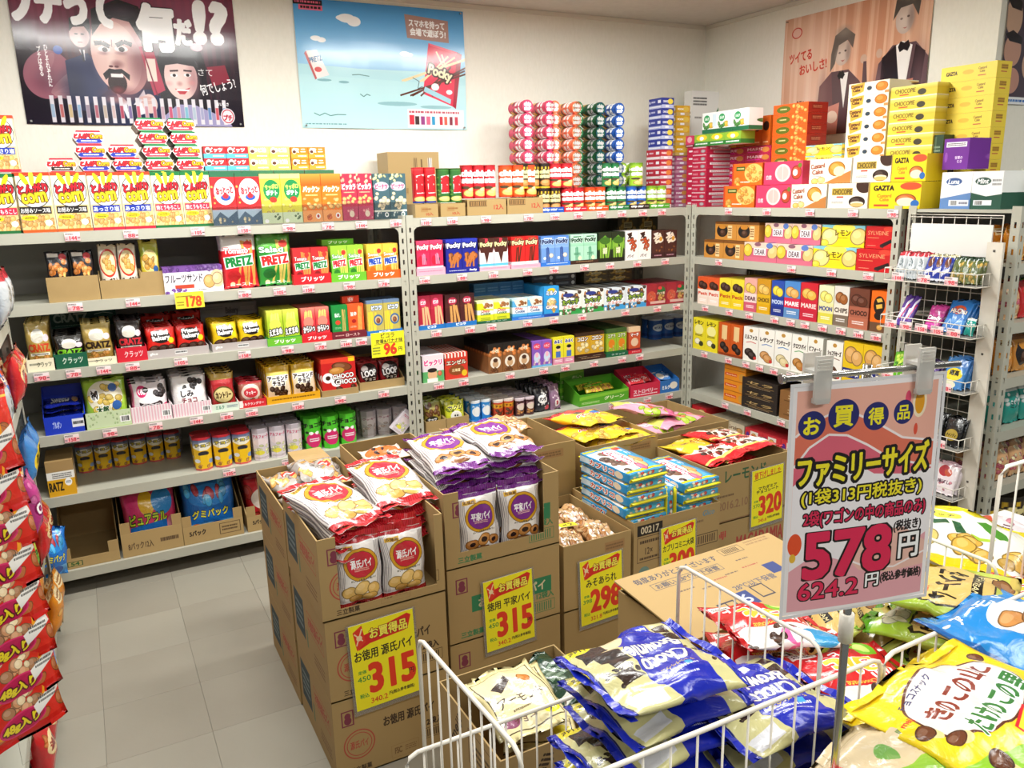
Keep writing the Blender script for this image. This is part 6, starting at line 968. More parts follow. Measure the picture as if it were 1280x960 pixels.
# ---- left rack, second shelf
row('B', 1, -0.135, 0.049, 1.2530, 0.197, 0.02, 2, 'ail_black', 'tall black raisin cracker bag', kind='bag', d=.05, lean=.06, tray=(None, None, .08), th=.10)
row('B', 1, 0.054, 0.208, 1.2530, 0.216, 0.02, 2, 'herb_white', 'white harvest cracker bag', kind='bag', d=.05, lean=.06, tray=(None, None, .11), th=.075)
row('B', 1, 0.210, 0.296, 1.2530, 0.227, 0.02, 1, 'herb_green', 'olive green cracker bag', kind='bag', d=.05, lean=.06, tray=(None, None, .11), th=.10)
row('B', 1, 0.293, 0.533, 1.2530, 0.112, 0.01, 1, 'fruit_sand', 'white and purple fruit biscuit box', d=.12, r=1)
row('B', 1, 0.534, 0.688, 1.2530, 0.234, 0.01, 1, 'pretz_tomato', 'large tomato stick-biscuit bag', kind='bag', d=.06, r=2, lean=.05)
row('B', 1, 0.686, 0.843, 1.2530, 0.230, 0.01, 1, 'pretz_salad', 'large green stick-biscuit bag', kind='bag', d=.06, r=2, lean=.05)
row('B', 1, 0.836, 1.008, 1.2530, 0.163, 0.005, 2, 'pretzbox_tomato', 'red tomato stick box', d=.035, r=3, tray=('tray_red', '#d1202a'), th=.045)
row('B', 1, 1.009, 1.176, 1.2530, 0.165, 0.005, 2, 'pretzbox_salad', 'green salad stick box', d=.035, r=3, tray=('tray_lime', '#6cba2e'), th=.04)
row('B', 1, 1.181, 1.347, 1.2530, 0.163, 0.005, 2, 'pretzbox_corn', 'orange corn stick box', d=.035, r=3, tray=('tray_orange', '#e9611c'), th=.04)
row('B', 1, 0.990, 1.142, 1.4190, 0.027, 0.06, 1, 'tray_lime', 'flat green box on the stick boxes', d=.1)
# ---- left rack, third shelf
row('B', 2, -0.247, -0.148, 0.9840, 0.194, 0.01, 1, 'cratz_gold', 'gold pretzel bag with red lettering', kind='bag', d=.055, r=4, lean=.1, tray=('tray_cream', '#efe6c8'), th=.05)
row('B', 2, -0.151, -0.032, 0.9840, 0.132, 0.01, 1, 'cratz_green', 'black pretzel bag with green lettering', kind='bag', d=.055, r=4, lean=.1, tray=('tray_green', '#125c40'), th=.06)
row('B', 2, -0.048, 0.075, 0.9840, 0.170, 0.012, 1, 'cratz_gold2', 'gold pretzel bag with black lettering', kind='bag', d=.055, r=4, lean=.1, tray=('tray_cream', '#efe6c8'), th=.03)
row('B', 2, 0.079, 0.194, 0.9840, 0.172, 0.01, 1, 'cratz_red', 'black pretzel bag with red lettering', kind='bag', d=.055, r=4, lean=.1, tray=('tray_crimson', '#cf1f32'), th=.06)
row('B', 2, -0.156, 0.106, 1.1050, 0.071, 0.34, 1, 'cratz_case', 'dark green pretzel carton at the back', d=.08)
row('B', 2, 0.191, 0.442, 0.9840, 0.130, 0.015, 2, 'friend_red', 'red bakery cookie bag', kind='bag', d=.05, r=4, lean=.12, tray=('tray_grey', '#b6adab'), th=.035)
row('B', 2, 0.192, 0.452, 1.0000, 0.141, 0.22, 2, 'friend_red', 'raised red bakery cookie bag at the back', kind='bag', d=.05, r=2, lean=.12)
row('B', 2, 0.458, 0.697, 0.9840, 0.126, 0.015, 2, 'friend_yellow', 'yellow bakery cookie bag', kind='bag', d=.05, r=4, lean=.12, tray=('tray_grey', '#bdb8b6'), th=.035)
row('B', 2, 0.460, 0.723, 1.0600, 0.096, 0.34, 1, 'bakery_case', 'grey bakery carton at the back', d=.1)
row('B', 2, 0.695, 0.849, 0.9840, 0.160, 0.006, 2, 'jaga_green', 'green potato stick pack', d=.035, r=5, tray=('tray_lime', '#2f9a44'), th=.035)
row('B', 2, 0.850, 0.991, 0.9840, 0.158, 0.006, 2, 'jaga_red', 'red spicy potato stick pack', d=.035, r=5, tray=('tray_red', '#d1202a'), th=.035)
row('B', 2, 0.992, 1.158, 0.9840, 0.159, 0.006, 2, ['roast_green','roast_orange'], ['green roast stick box','orange roast stick box'], d=.035, r=5, tray=('tray_maroon', '#6f1e2b'), th=.03)
row('B', 2, 1.062, 1.147, 1.1447, 0.033, 0.05, 1, 'sign_orange', 'small orange box on the roast sticks', d=.03)
row('B', 2, 1.163, 1.340, 0.9840, 0.167, 0.006, 2, 'pikora_yellow', 'yellow and blue rolled wafer box', d=.035, r=4, tray=('tray_blue', '#1c72bf'), th=.022)
# ---- left rack, fourth shelf
row('B', 3, -0.222, -0.072, 0.7140, 0.124, 0.01, 1, 'wafer_stick', 'navy stick sweets heap', kind='pack', d=.17, k=6, jit=.12, tray=('wafer_blue', '#1638c0', .17), th=.075)
row('B', 3, -0.078, 0.100, 0.7140, 0.201, 0.01, 1, 'udon_green', 'yellow-green snack bag', kind='bag', d=.06, r=3, lean=.15, tray=('tray_dots', '#b9d08a'), th=.07)
row('B', 3, 0.101, 0.260, 0.7140, 0.165, 0.01, 1, 'cocoa_pink', 'pink and white soybean snack bag', kind='bag', d=.06, r=3, lean=.15, tray=('tray_check', '#e9d9de'), th=.07)
row('B', 3, 0.266, 0.425, 0.7140, 0.171, 0.01, 1, 'panda_white', 'white spotted chocolate snack bag', kind='bag', d=.06, r=4, lean=.15, tray=('tray_check', '#efe6e6'), th=.06)
row('B', 3, 0.427, 0.542, 0.7140, 0.168, 0.01, 1, 'country_red', 'red and gold country cookie bag', kind='bag', d=.05, r=4, lean=.12, tray=('tray_mint', '#d9e6d6'), th=.035)
row('B', 3, 0.545, 0.663, 0.7140, 0.116, 0.01, 1, 'cookie_red', 'brown and red cookie bag', kind='bag', d=.05, r=3, lean=.12, tray=('tray_redwhite', '#cf2630'), th=.035)
row('B', 3, 0.668, 0.913, 0.7140, 0.171, 0.01, 2, 'almond_yellow', 'cream and yellow almond chocolate bag', kind='bag', d=.05, r=5, lean=.12, tray=('tray_amber', '#e3a51a'), th=.035)
row('B', 3, 0.922, 1.099, 0.7140, 0.179, 0.005, 1, 'choco_double', 'red double chocolate box', d=.045, r=6, tray=(None, None, .16), th=.03)
row('B', 3, 1.115, 1.344, 0.7140, 0.133, 0.03, 2, 'loop_bag', 'dark red chocolate loop bag', kind='bag', d=.055, r=3, lean=.2, tray=(None, None, .14), th=.04)
# ---- left rack, fifth shelf
row('B', 4, -0.246, -0.143, 0.4500, 0.152, 0.005, 1, 'cratz_yellow', 'open yellow pretzel carton', d=.2, side='cratz_yellow')
row('B', 4, -0.141, 0.302, 0.4500, 0.130, 0.27, 6, 'cup_yellow', 'yellow chocolate cup at the back', kind='cup', d=.07)
row('B', 4, 0.327, 0.583, 0.4500, 0.152, 0.02, 3, 'cup_yellow', 'yellow chocolate cup at the front', kind='cup', d=.07, r=2)
row('B', 4, 0.587, 0.820, 0.4500, 0.153, 0.02, 3, 'cup_pale', 'pale pastel cup', kind='cup', d=.07, r=3)
row('B', 4, 0.830, 1.091, 0.4500, 0.162, 0.03, 3, 'cup_green', 'bright green cup with pink mouth', kind='cup', d=.07, r=3)
row('B', 4, 1.132, 1.385, 0.4500, 0.137, 0.1, 3, 'cup_grey', 'greyish cookie cup', kind='cup', d=.07, r=3)
row('B', 4, -0.115, 0.324, 0.4500, 0.171, 0.38, 5, 'cup_grey', 'dim red cup at the very back', kind='cup', d=.07)
# ---- bottom of left rack: cartons
shelf_carton(-0.249, -0.017, 0.242, 0.02, 'kraft_54', 'open empty kraft carton with 54 mark, at bottom left', .045)
shelf_carton(-0.011, 0.247, 0.219, 0.02, 'kraft_pack12', 'kraft carton of colourful gummy bags', .11)
shelf_carton(0.239, 0.509, 0.273, 0.02, 'kraft_pack5', 'kraft carton of blue gummy bags', .085)
shelf_carton(0.521, 0.766, 0.276, 0.02, 'kraft_pack5', 'kraft carton of red plum bags', .075)
row('B', 5, 0.009, 0.236, 0.1220, 0.278, 0.035, 1, 'gummy_pink', 'pink gummy bag in the kraft carton', kind='bag', d=.09, r=3, lean=.22)
row('B', 5, 0.258, 0.494, 0.1220, 0.259, 0.035, 1, 'gummy_blue', 'blue gummy bag in the kraft carton', kind='bag', d=.09, r=3, lean=.22)
row('B', 5, 0.537, 0.753, 0.1220, 0.238, 0.035, 1, 'gummy_red', 'red plum bag in the kraft carton', kind='bag', d=.09, r=3, lean=.22)
# ---- middle rack, top shelf
row('B', 0, 1.436, 1.556, 1.5310, 0.063, 0, 1, 'kraft_small', 'small kraft box under red potato cans', d=.14)
row('B', 0, 1.569, 1.701, 1.5310, 0.063, 0, 1, 'kraft_small', 'small kraft box under green potato cans', d=.14)
row('B', 0, 1.711, 1.929, 1.5310, 0.078, 0, 1, 'kraft_12', 'kraft box under tall red cans', d=.14)
row('B', 0, 1.934, 2.144, 1.5310, 0.080, 0, 1, 'kraft_12', 'kraft box under tall orange cans', d=.14)
row('B', 0, 1.443, 1.562, 1.5982, 0.160, 0.01, 2, 'can_pote', 'slim red potato snack can', kind='can', d=.06)
row('B', 0, 1.570, 1.698, 1.5983, 0.155, 0.01, 2, 'can_potegreen', 'slim green potato snack can', kind='can', d=.06)
row('B', 0, 1.699, 1.888, 1.6134, 0.154, 0.01, 3, 'can_red', 'tall red crisp can on kraft box', kind='can', d=.06)
row('B', 0, 1.911, 2.124, 1.6157, 0.150, 0.01, 3, 'can_orange', 'tall orange crisp can on kraft box', kind='can', d=.06)
row('B', 0, 1.412, 1.690, 1.5310, 0.318, 0.28, 1, 'kraft_upright', 'kraft carton standing against the wall', d=.16)
row('B', 0, 2.133, 2.274, 1.5310, 0.117, 0.005, 2, 'can_choco', 'short black and yellow crisp can', kind='can', d=.06, r=2, tray=('strip_blue', '#1c4fb0', .026), th=.026)
row('B', 0, 2.274, 2.419, 1.5310, 0.117, 0.005, 2, 'can_red', 'short red crisp can', kind='can', d=.06, r=2, tray=('strip_red', '#c01f34', .026), th=.026)
row('B', 0, 2.419, 2.558, 1.5310, 0.117, 0.005, 2, 'can_orange', 'short orange crisp can', kind='can', d=.06, r=2, tray=('strip_orange', '#e0501c', .026), th=.026)
row('B', 0, 2.558, 2.696, 1.5310, 0.117, 0.005, 2, 'can_green', 'short green crisp can', kind='can', d=.06, r=2, tray=('strip_green', '#17703c', .026), th=.026)
row('B', 0, 2.696, 2.833, 1.5310, 0.117, 0.005, 2, 'can_royal', 'short blue crisp can', kind='can', d=.06, r=2, tray=('strip_black', '#2a211e', .026), th=.026)
row('B', 0, 2.833, 2.974, 1.5310, 0.117, 0.005, 2, 'can_lime', 'short lime crisp can', kind='can', d=.06, r=2, tray=('strip_lime', '#4fa02c', .026), th=.026)
row('B', 0, 2.015, 2.204, 1.6555, 0.117, 0.008, 3, 'can_choco', 'upper black and yellow crisp can', kind='can', d=.06)
row('B', 0, 2.204, 2.341, 1.6555, 0.117, 0.008, 2, 'can_red', 'upper red crisp can', kind='can', d=.06)
row('B', 0, 2.539, 2.644, 1.6555, 0.117, 0.008, 2, 'can_green', 'upper green crisp can', kind='can', d=.06)
row('B', 0, 2.724, 2.800, 1.6555, 0.117, 0.008, 1, 'can_lime', 'upper lime crisp can', kind='can', d=.06)
can_pile(2.138, 2.273, 9, 4, 'can_pinkred', 'pink lid of a crisp can lying in the pile')
can_pile(2.303, 2.437, 9, 4, 'can_coral', 'orange lid of a crisp can lying in the pile')
can_pile(2.448, 2.592, 9, 6, 'can_green', 'green lid of a crisp can lying in the pile')
can_pile(2.592, 2.719, 9, 6, 'can_royal', 'blue lid of a crisp can lying in the pile')
can_pile(2.743, 2.821, 4, 2, 'can_lime', 'lime lid of a crisp can lying in the pile')
# ---- middle rack, second shelf
row('B', 1, 1.430, 1.581, 1.2530, 0.166, 0.005, 2, 'pocky_pink', 'strawberry stick-biscuit box', d=.024, r=5, tray=('tray_pink', '#efa9bd'), th=.035)
row('B', 1, 1.586, 1.770, 1.2530, 0.166, 0.005, 2, 'pocky_navy', 'navy almond stick-biscuit box', d=.024, r=5, tray=('tray_navy', '#1b2288'), th=.02)
row('B', 1, 1.770, 1.943, 1.2530, 0.161, 0.005, 2, 'pocky_heart', 'brown and white stick-biscuit box', d=.024, r=5, tray=('tray_pink', '#f0b9c8'), th=.02)
row('B', 1, 1.953, 2.124, 1.2530, 0.161, 0.005, 2, 'pocky_red', 'red chocolate stick-biscuit box', d=.024, r=5, tray=('tray_pink', '#efa9bd'), th=.02)
row('B', 1, 2.129, 2.311, 1.2530, 0.156, 0.005, 2, 'pocky_blue', 'blue stick-biscuit box', d=.024, r=5, tray=('tray_sky', '#2f73d0'), th=.02)
row('B', 1, 2.312, 2.491, 1.2530, 0.156, 0.005, 2, 'pocky_mint', 'mint green stick-biscuit box', d=.024, r=5, tray=('tray_brown', '#3a2118'), th=.02)
row('B', 1, 2.491, 2.667, 1.2530, 0.161, 0.005, 2, 'pocky_matcha', 'dark green tea stick-biscuit box', d=.024, r=5)
row('B', 1, 2.672, 2.850, 1.2530, 0.162, 0.005, 2, 'toppo_white', 'white filled-pretzel box', d=.024, r=5)
row('B', 1, 2.855, 3.033, 1.2530, 0.154, 0.005, 2, 'toppo_brown', 'brown filled-pretzel box', d=.024, r=5)
row('B', 1, 2.828, 3.126, 1.2530, 0.229, 0.3, 2, 'case_food', 'dim food carton at the back', d=.1, k=2)
# ---- middle rack, third shelf
row('B', 2, 1.424, 1.569, 0.9840, 0.167, 0.005, 2, 'picola_red', 'crimson rolled wafer box', d=.024, r=7, tray=('tray_blue', '#1c72bf'), th=.022)
row('B', 2, 1.569, 1.742, 0.9840, 0.162, 0.005, 2, 'picola_brown', 'brown rolled wafer box', d=.024, r=7, tray=('tray_blue', '#1c72bf'), th=.022)
row('B', 2, 1.746, 1.945, 0.9840, 0.114, 0.005, 2, 'cookie_yellowbox', 'yellow chocolate cookie box', d=.045, r=6, tray=('tray_green', '#24452a'), th=.014)
row('B', 2, 1.950, 2.143, 0.9840, 0.110, 0.005, 2, 'cookie_skybox', 'sky blue cookie box', d=.045, r=6, tray=('tray_sky', '#2f73d0'), th=.014)
row('B', 2, 2.144, 2.238, 0.9840, 0.162, 0.005, 1, 'tall_blue', 'tall blue milk cookie box', d=.05, r=6)
row('B', 2, 2.238, 2.529, 0.9840, 0.126, 0.005, 2, 'animals_green', 'white and green animal biscuit box', d=.045, r=6)
row('B', 2, 2.529, 2.822, 0.9840, 0.121, 0.005, 2, 'animals_blue', 'white and blue animal biscuit box', d=.045, r=6)
row('B', 2, 2.821, 3.108, 0.9840, 0.122, 0.005, 2, 'pie_red', 'dark red chocolate pie box', d=.045, r=6)
row('B', 2, 1.834, 2.142, 1.0940, 0.070, 0.22, 4, 'case_blue', 'blue case at the back', d=.06)
row('B', 2, 2.182, 2.470, 1.1150, 0.070, 0.2, 2, 'case_dark', 'dark blue case at the back', d=.1, k=2)
row('B', 2, 2.525, 2.863, 1.1170, 0.071, 0.2, 2, 'case_food', 'food print case at the back', d=.1, k=2)
# ---- middle rack, fourth shelf
row('B', 3, 1.436, 1.553, 0.7140, 0.138, 0.01, 1, 'candy_pink', 'white pink-lettered candy box', d=.05, r=5)
row('B', 3, 1.558, 1.687, 0.7140, 0.135, 0.01, 1, 'candy_red', 'red candy box with round label', d=.05, r=5)
row('B', 3, 1.804, 2.062, 0.7140, 0.156, 0.01, 3, 'bear_box', 'brown chocolate twig box', d=.032, r=9)
row('B', 3, 2.067, 2.192, 0.7140, 0.143, 0.01, 2, 'bunny_purple', 'purple strawberry box', d=.032, r=9)
row('B', 3, 2.198, 2.336, 0.7140, 0.150, 0.01, 2, 'milk_yellow', 'yellow milk box', d=.032, r=9)
row('B', 3, 2.342, 2.544, 0.7140, 0.155, 0.01, 2, 'koala_yellow', 'amber biscuit box', d=.032, r=9, tray=('tray_brown', '#3a2118'), th=.022)
row('B', 3, 2.550, 2.699, 0.7140, 0.159, 0.01, 2, 'koala_green', 'green biscuit box', d=.032, r=9, tray=('tray_green', '#1f6a38'), th=.022)
row('B', 3, 2.705, 2.796, 0.7140, 0.156, 0.01, 1, 'koala_red', 'rust red biscuit box', d=.032, r=9, tray=('tray_crimson', '#7a2032'), th=.022)
row('B', 3, 3.095, 3.371, 0.7140, 0.130, 0.3, 3, 'can_blue', 'blue biscuit can at the back', kind='can', d=.06, r=2)
# ---- middle rack, fifth shelf
row('B', 4, 1.440, 1.550, 0.4500, 0.156, 0.01, 1, 'nut_bag', 'olive nut snack bag', kind='bag', d=.05, r=3, lean=.15, tray=(None, None, .08), th=.06)
row('B', 4, 1.555, 1.681, 0.4500, 0.142, 0.01, 1, 'lime_bag', 'yellow-green bag with white face patch', kind='bag', d=.05, r=3, lean=.15, tray=(None, None, .08), th=.06)
row('B', 4, 1.705, 1.836, 0.4500, 0.122, 0.02, 2, 'cup_sky', 'blue paper cup', kind='cup', d=.065, r=5, tray=('tray_sky', '#2f8fd8'), th=.02)
row('B', 4, 1.842, 1.967, 0.4500, 0.108, 0.02, 2, 'cup_orange', 'orange paper cup', kind='cup', d=.065, r=5)
row('B', 4, 1.973, 2.097, 0.4500, 0.098, 0.02, 2, 'cup_dark', 'dark brown paper cup', kind='cup', d=.065, r=5)
row('B', 4, 2.098, 2.194, 0.4500, 0.136, 0.02, 1, 'panda_black', 'black and white spotted bag', kind='bag', d=.05, r=5, lean=.2)
row('B', 4, 2.195, 2.267, 0.4500, 0.143, 0.02, 1, 'panda_pink', 'mauve spotted bag', kind='bag', d=.05, r=5, lean=.2)
bar_case(2.367, 2.709, 0.123, 'bar_green', '#58a82a', 'green open display box of bar sweets', 'barstick_green', 3)
bar_case(2.721, 2.938, 0.140, 'bar_red', '#d02a4a', 'red open display box of bar sweets', 'barstick_red', 3)
bar_case(2.937, 3.083, 0.136, 'bar_blue', '#2c70bc', 'blue open display box of bar sweets', 'barstick_blue', 3)
row('B', 4, 2.357, 2.522, 0.4500, 0.174, 0.2, 1, 'bar_green', 'closed green box behind the open display box', d=.14, k=2)
# ---- middle rack, bottom shelf
row('B', 5, 2.470, 2.697, 0.1130, 0.130, 0.02, 2, 'wafer_stick', 'blue sweet bag on the bottom', kind='bag', d=.08, r=2, lean=.25)
row('B', 5, 2.702, 2.837, 0.1130, 0.183, 0.02, 1, 'pouch_lime', 'bright green sweet bag on the bottom', kind='bag', d=.08, r=2, lean=.25)
row('B', 5, 2.837, 2.957, 0.1130, 0.213, 0.02, 1, 'panda_pink', 'mauve sweet bag on the bottom', kind='bag', d=.08, r=2, lean=.25)
row('B', 5, 2.956, 3.104, 0.1130, 0.243, 0.02, 1, 'pouch_silver', 'silvery sweet bag on the bottom', kind='bag', d=.08, r=2, lean=.25)
row('B', 5, 1.434, 2.479, 0.1130, 0.162, 0.05, 3, ['gummy_red','pouch_amber','gummy_blue'], ['red bag behind the floor cartons','amber bag behind the floor cartons','blue bag behind the floor cartons'], kind='bag', d=.08, lean=.2)
# ---- right rack, second shelf
row('R', 1, 3.561, 3.246, 1.2530, 0.099, 0.005, 2, 'choco_orange', 'orange and black chocolate box', d=.11, r=1)
row('R', 1, 3.502, 3.167, 1.3535, 0.099, 0.03, 2, 'choco_orange', 'orange and black chocolate box on the upper layer', d=.11, r=1)
row('R', 1, 3.245, 2.782, 1.2530, 0.099, 0.005, 2, 'dear', 'pink sandwich biscuit box', d=.12, r=1)
row('R', 1, 3.127, 2.764, 1.3535, 0.099, 0.03, 2, 'dear', 'pink sandwich biscuit box on the upper layer', d=.12, r=1)
row('R', 1, 2.781, 2.532, 1.2530, 0.099, 0.005, 1, 'lemon', 'yellow lemon biscuit box', d=.12, r=1)
row('R', 1, 2.758, 2.514, 1.3535, 0.099, 0.03, 1, 'lemon', 'yellow lemon biscuit box on the upper layer', d=.12, r=1)
row('R', 1, 2.531, 2.352, 1.2530, 0.099, 0.005, 1, 'sylveine', 'red chocolate cake box', d=.12, r=1)
row('R', 1, 2.509, 2.369, 1.3535, 0.099, 0.03, 1, 'sylveine', 'red chocolate cake box on the upper layer', d=.12, r=1)
# ---- right rack, third shelf
row('R', 2, 3.605, 3.425, 0.9840, 0.156, 0.005, 2, 't_petit', 'white and orange mini biscuit box', d=.05, r=5)
row('R', 2, 3.424, 3.232, 0.9840, 0.162, 0.005, 2, 't_petity', 'yellow mini biscuit box', d=.05, r=5)
row('R', 2, 3.231, 3.138, 0.9840, 0.178, 0.005, 1, 't_dear', 'upright pink biscuit box', d=.05, r=5)
row('R', 2, 3.137, 3.041, 0.9840, 0.181, 0.005, 1, 't_choice', 'upright golden butter biscuit box', d=.05, r=5)
row('R', 2, 3.035, 2.949, 0.9840, 0.181, 0.005, 1, 't_blue', 'upright navy biscuit box', d=.05, r=5)
row('R', 2, 2.948, 2.844, 0.9840, 0.185, 0.005, 1, 't_marieb', 'upright blue and red biscuit box', d=.05, r=5)
row('R', 2, 2.843, 2.734, 0.9840, 0.187, 0.005, 1, 't_marie', 'upright red biscuit box', d=.05, r=5)
row('R', 2, 2.729, 2.639, 0.9840, 0.184, 0.005, 1, 't_moon', 'upright pale yellow biscuit box', d=.05, r=5)
row('R', 2, 2.638, 2.552, 0.9840, 0.188, 0.005, 1, 't_chips', 'upright white chip cookie box', d=.05, r=5)
row('R', 2, 2.551, 2.442, 0.9840, 0.186, 0.005, 1, 't_cocoa', 'upright brown cocoa cookie box', d=.05, r=5)
row('R', 2, 2.433, 2.346, 0.9840, 0.185, 0.005, 1, 't_orange', 'upright bright orange cookie box', d=.05, r=5)
# ---- right rack, fourth shelf
row('R', 3, 3.635, 3.425, 0.7140, 0.185, 0.005, 2, 'w_yellow', 'yellow lemon wafer box', d=.05, r=5)
row('R', 3, 3.417, 3.228, 0.7140, 0.184, 0.005, 2, 'w_orangechoco', 'orange chocolate stick box', d=.05, r=5)
row('R', 3, 3.221, 3.109, 0.7140, 0.187, 0.005, 1, 'w_black', 'white box with black wafer picture', d=.05, r=5)
row('R', 3, 3.108, 2.995, 0.7140, 0.190, 0.005, 1, 'w_beige', 'white box with beige biscuit picture', d=.05, r=5)
row('R', 3, 2.994, 2.881, 0.7140, 0.193, 0.005, 1, 'w_cream', 'white box with cream biscuit picture', d=.05, r=5)
row('R', 3, 2.880, 2.778, 0.7140, 0.192, 0.005, 1, 'w_stick', 'white box with pie stick picture', d=.05, r=5)
row('R', 3, 2.777, 2.683, 0.7140, 0.194, 0.005, 1, 'w_gold', 'white box with golden biscuit picture', d=.05, r=5)
row('R', 3, 2.663, 2.565, 0.7140, 0.192, 0.005, 1, 'w_choco', 'white box with brown biscuit picture', d=.05, r=5)
row('R', 3, 2.563, 2.343, 0.7140, 0.205, 0.005, 2, 'w_roanne', 'yellow wafer box with navy label', d=.05, r=5)
# ---- right rack, fifth shelf
row('R', 4, 3.375, 3.206, 0.4500, 0.247, 0.02, 1, 'bourbon_case', 'orange biscuit case', d=.2, k=4)
row('R', 4, 3.221, 2.960, 0.4500, 0.169, 0.01, 1, 'black_case', 'black biscuit case', d=.2, k=3)
row('R', 4, 2.944, 2.656, 0.4500, 0.151, 0.01, 1, 'brown_case', 'brown biscuit case', d=.2, k=2)
# ---- right rack, bottom shelf
row('R', 5, 3.643, 3.515, 0.1130, 0.249, 0.02, 1, 'lotte_red', 'red cookie case', d=.16, k=2)
row('R', 5, 3.499, 3.357, 0.1130, 0.216, 0.02, 1, 'cream_case', 'cream coloured cookie case', d=.16, k=2)
row('R', 5, 3.392, 3.238, 0.1130, 0.208, 0.06, 1, 'cream_case', 'cream coloured cookie case behind', d=.16, k=2)
row('R', 5, 3.202, 2.805, 0.1130, 0.215, 0.03, 3, 'redwhite_case', 'red and white cookie case', d=.16, k=2)
# ---- right rack, top shelf
row('R', 0, 3.415, 3.182, 1.5310, 0.112, 0, 1, 'gift_orange', 'orange rusk gift box', d=.14)
row('R', 0, 3.375, 3.154, 1.6445, 0.112, 0.02, 1, 'gift_orange', 'orange rusk gift box on the upper layer', d=.14)
row('R', 0, 3.171, 2.934, 1.5310, 0.112, 0, 1, 'peach_pink', 'pink peach cake box', d=.14)
row('R', 0, 3.143, 2.890, 1.6445, 0.112, 0.02, 1, 'peach_pink', 'pink peach cake box on the upper layer', d=.14)
row('R', 0, 2.934, 2.719, 1.5310, 0.112, 0, 1, 'custard', 'cream custard cake box', d=.14)
row('R', 0, 2.847, 2.606, 1.6445, 0.112, 0.02, 1, 'custard', 'cream custard cake box on the upper layer', d=.14)
row('R', 0, 2.710, 2.490, 1.5310, 0.112, 0, 1, 'chocopie', 'white and gold chocolate pie box', d=.14)
row('R', 0, 2.598, 2.398, 1.6445, 0.112, 0.02, 1, 'chocopie', 'white and gold chocolate pie box on the upper layer', d=.14)
row('R', 0, 2.482, 2.231, 1.5310, 0.112, 0, 1, 'gazta', 'yellow custard castella box', d=.14)
row('R', 0, 2.395, 2.231, 1.6445, 0.112, 0.02, 1, 'gazta', 'yellow custard castella box on the upper layer', d=.14)
row('R', 0, 3.247, 3.014, 1.5310, 0.514, 0.17, 1, 'gift_orange_s', 'flat orange rusk box in the tower', d=.14, k=10, side='gift_orange_e')
row('R', 0, 3.016, 2.793, 1.5310, 0.300, 0.17, 1, 'lemon', 'yellow lemon box behind the cake boxes', d=.14, k=6)
row('R', 0, 2.794, 2.572, 1.5310, 0.566, 0.19, 1, 'custard_s', 'flat custard cake box in the tower', d=.2, k=10)
row('R', 0, 2.547, 2.320, 1.5310, 0.522, 0.17, 1, 'chocopie_s', 'flat chocolate pie box in the tower', d=.2, k=10)
row('R', 0, 3.760, 3.589, 1.5310, 0.331, 0.03, 1, 'marie_side', 'crimson biscuit box in the corner tower', d=.24, k=8, side='marie_end')
row('R', 0, 3.666, 3.280, 1.5310, 0.320, 0.2, 2, 'marie_logo', 'crimson biscuit box in the tower behind', d=.1, k=8, side='marie_end')
row('R', 0, 3.607, 3.291, 1.8525, 0.153, 0.2, 5, ['chococase2','chococase','chococase','chococase','chococase'], 'upright orange chocolate pack on the crimson tower', d=.1)
row('R', 0, 3.637, 3.277, 1.9290, 0.110, 0.03, 3, 'milkcase', 'white and green milk case', d=.1)
row('R', 0, 3.700, 3.330, 1.8635, 0.064, 0.03, 3, 'fruitcase', 'green and yellow fruit case', d=.1)
row('R', 0, 3.775, 3.706, 1.8635, 0.064, 0.03, 1, 'pinkcase', 'pink case on the crimson tower', d=.1)
row('B', 0, 2.978, 3.065, 1.5310, 0.323, 0.1, 1, 'tower_red_end', 'red biscuit box in the slim tower', d=.13, k=6, side='tower_red')
row('B', 0, 2.982, 3.068, 1.8552, 0.279, 0.1, 1, 'tower_blue_end', 'blue biscuit box in the slim tower', d=.12, k=5, side='tower_blue')
row('B', 0, 3.138, 3.240, 1.5310, 0.290, 0.16, 1, 'tower_pink_end', 'flat pink biscuit box in the corner tower', d=.13, k=6, side='tower_pink')
row('B', 0, 3.135, 3.236, 1.8227, 0.279, 0.16, 1, 'tower_yellow_end', 'flat yellow biscuit box in the corner tower', d=.12, k=5, side='tower_yellow')
row('B', 0, 3.427, 3.702, 1.5310, 0.385, 0.36, 1, 'kraft_plain', 'plain carton under the white and green carton', d=.07)
row('B', 0, 3.414, 3.685, 1.9175, 0.297, 0.36, 1, 'carton_green', 'white and green carton in the room corner', d=.07, side='carton_white')
# ---- top of the end rack
row('F', 0, 2.171, 2.040, 1.5310, 0.146, 0.03, 1, 'box_whiteblue', 'white and blue carton', d=.2)
row('F', 0, 2.027, 1.903, 1.5310, 0.145, 0.01, 1, 'box_whitegreen', 'white and green carton', d=.2)
row('F', 0, 2.203, 2.092, 1.6875, 0.123, 0.07, 1, 'box_purple', 'purple chestnut carton', d=.14)
row('F', 0, 2.340, 2.264, 1.5310, 0.158, 0.16, 1, 'box_black', 'black chocolate carton', d=.2)
row('F', 0, 2.340, 2.276, 1.6875, 0.148, 0.17, 1, 'box_darkgreen', 'dark green carton', d=.14)
row('F', 0, 2.366, 2.121, 1.5310, 0.583, 0.24, 1, 'gazta_s', 'flat yellow castella box in the tower', d=.1, k=9, side='gazta_e')
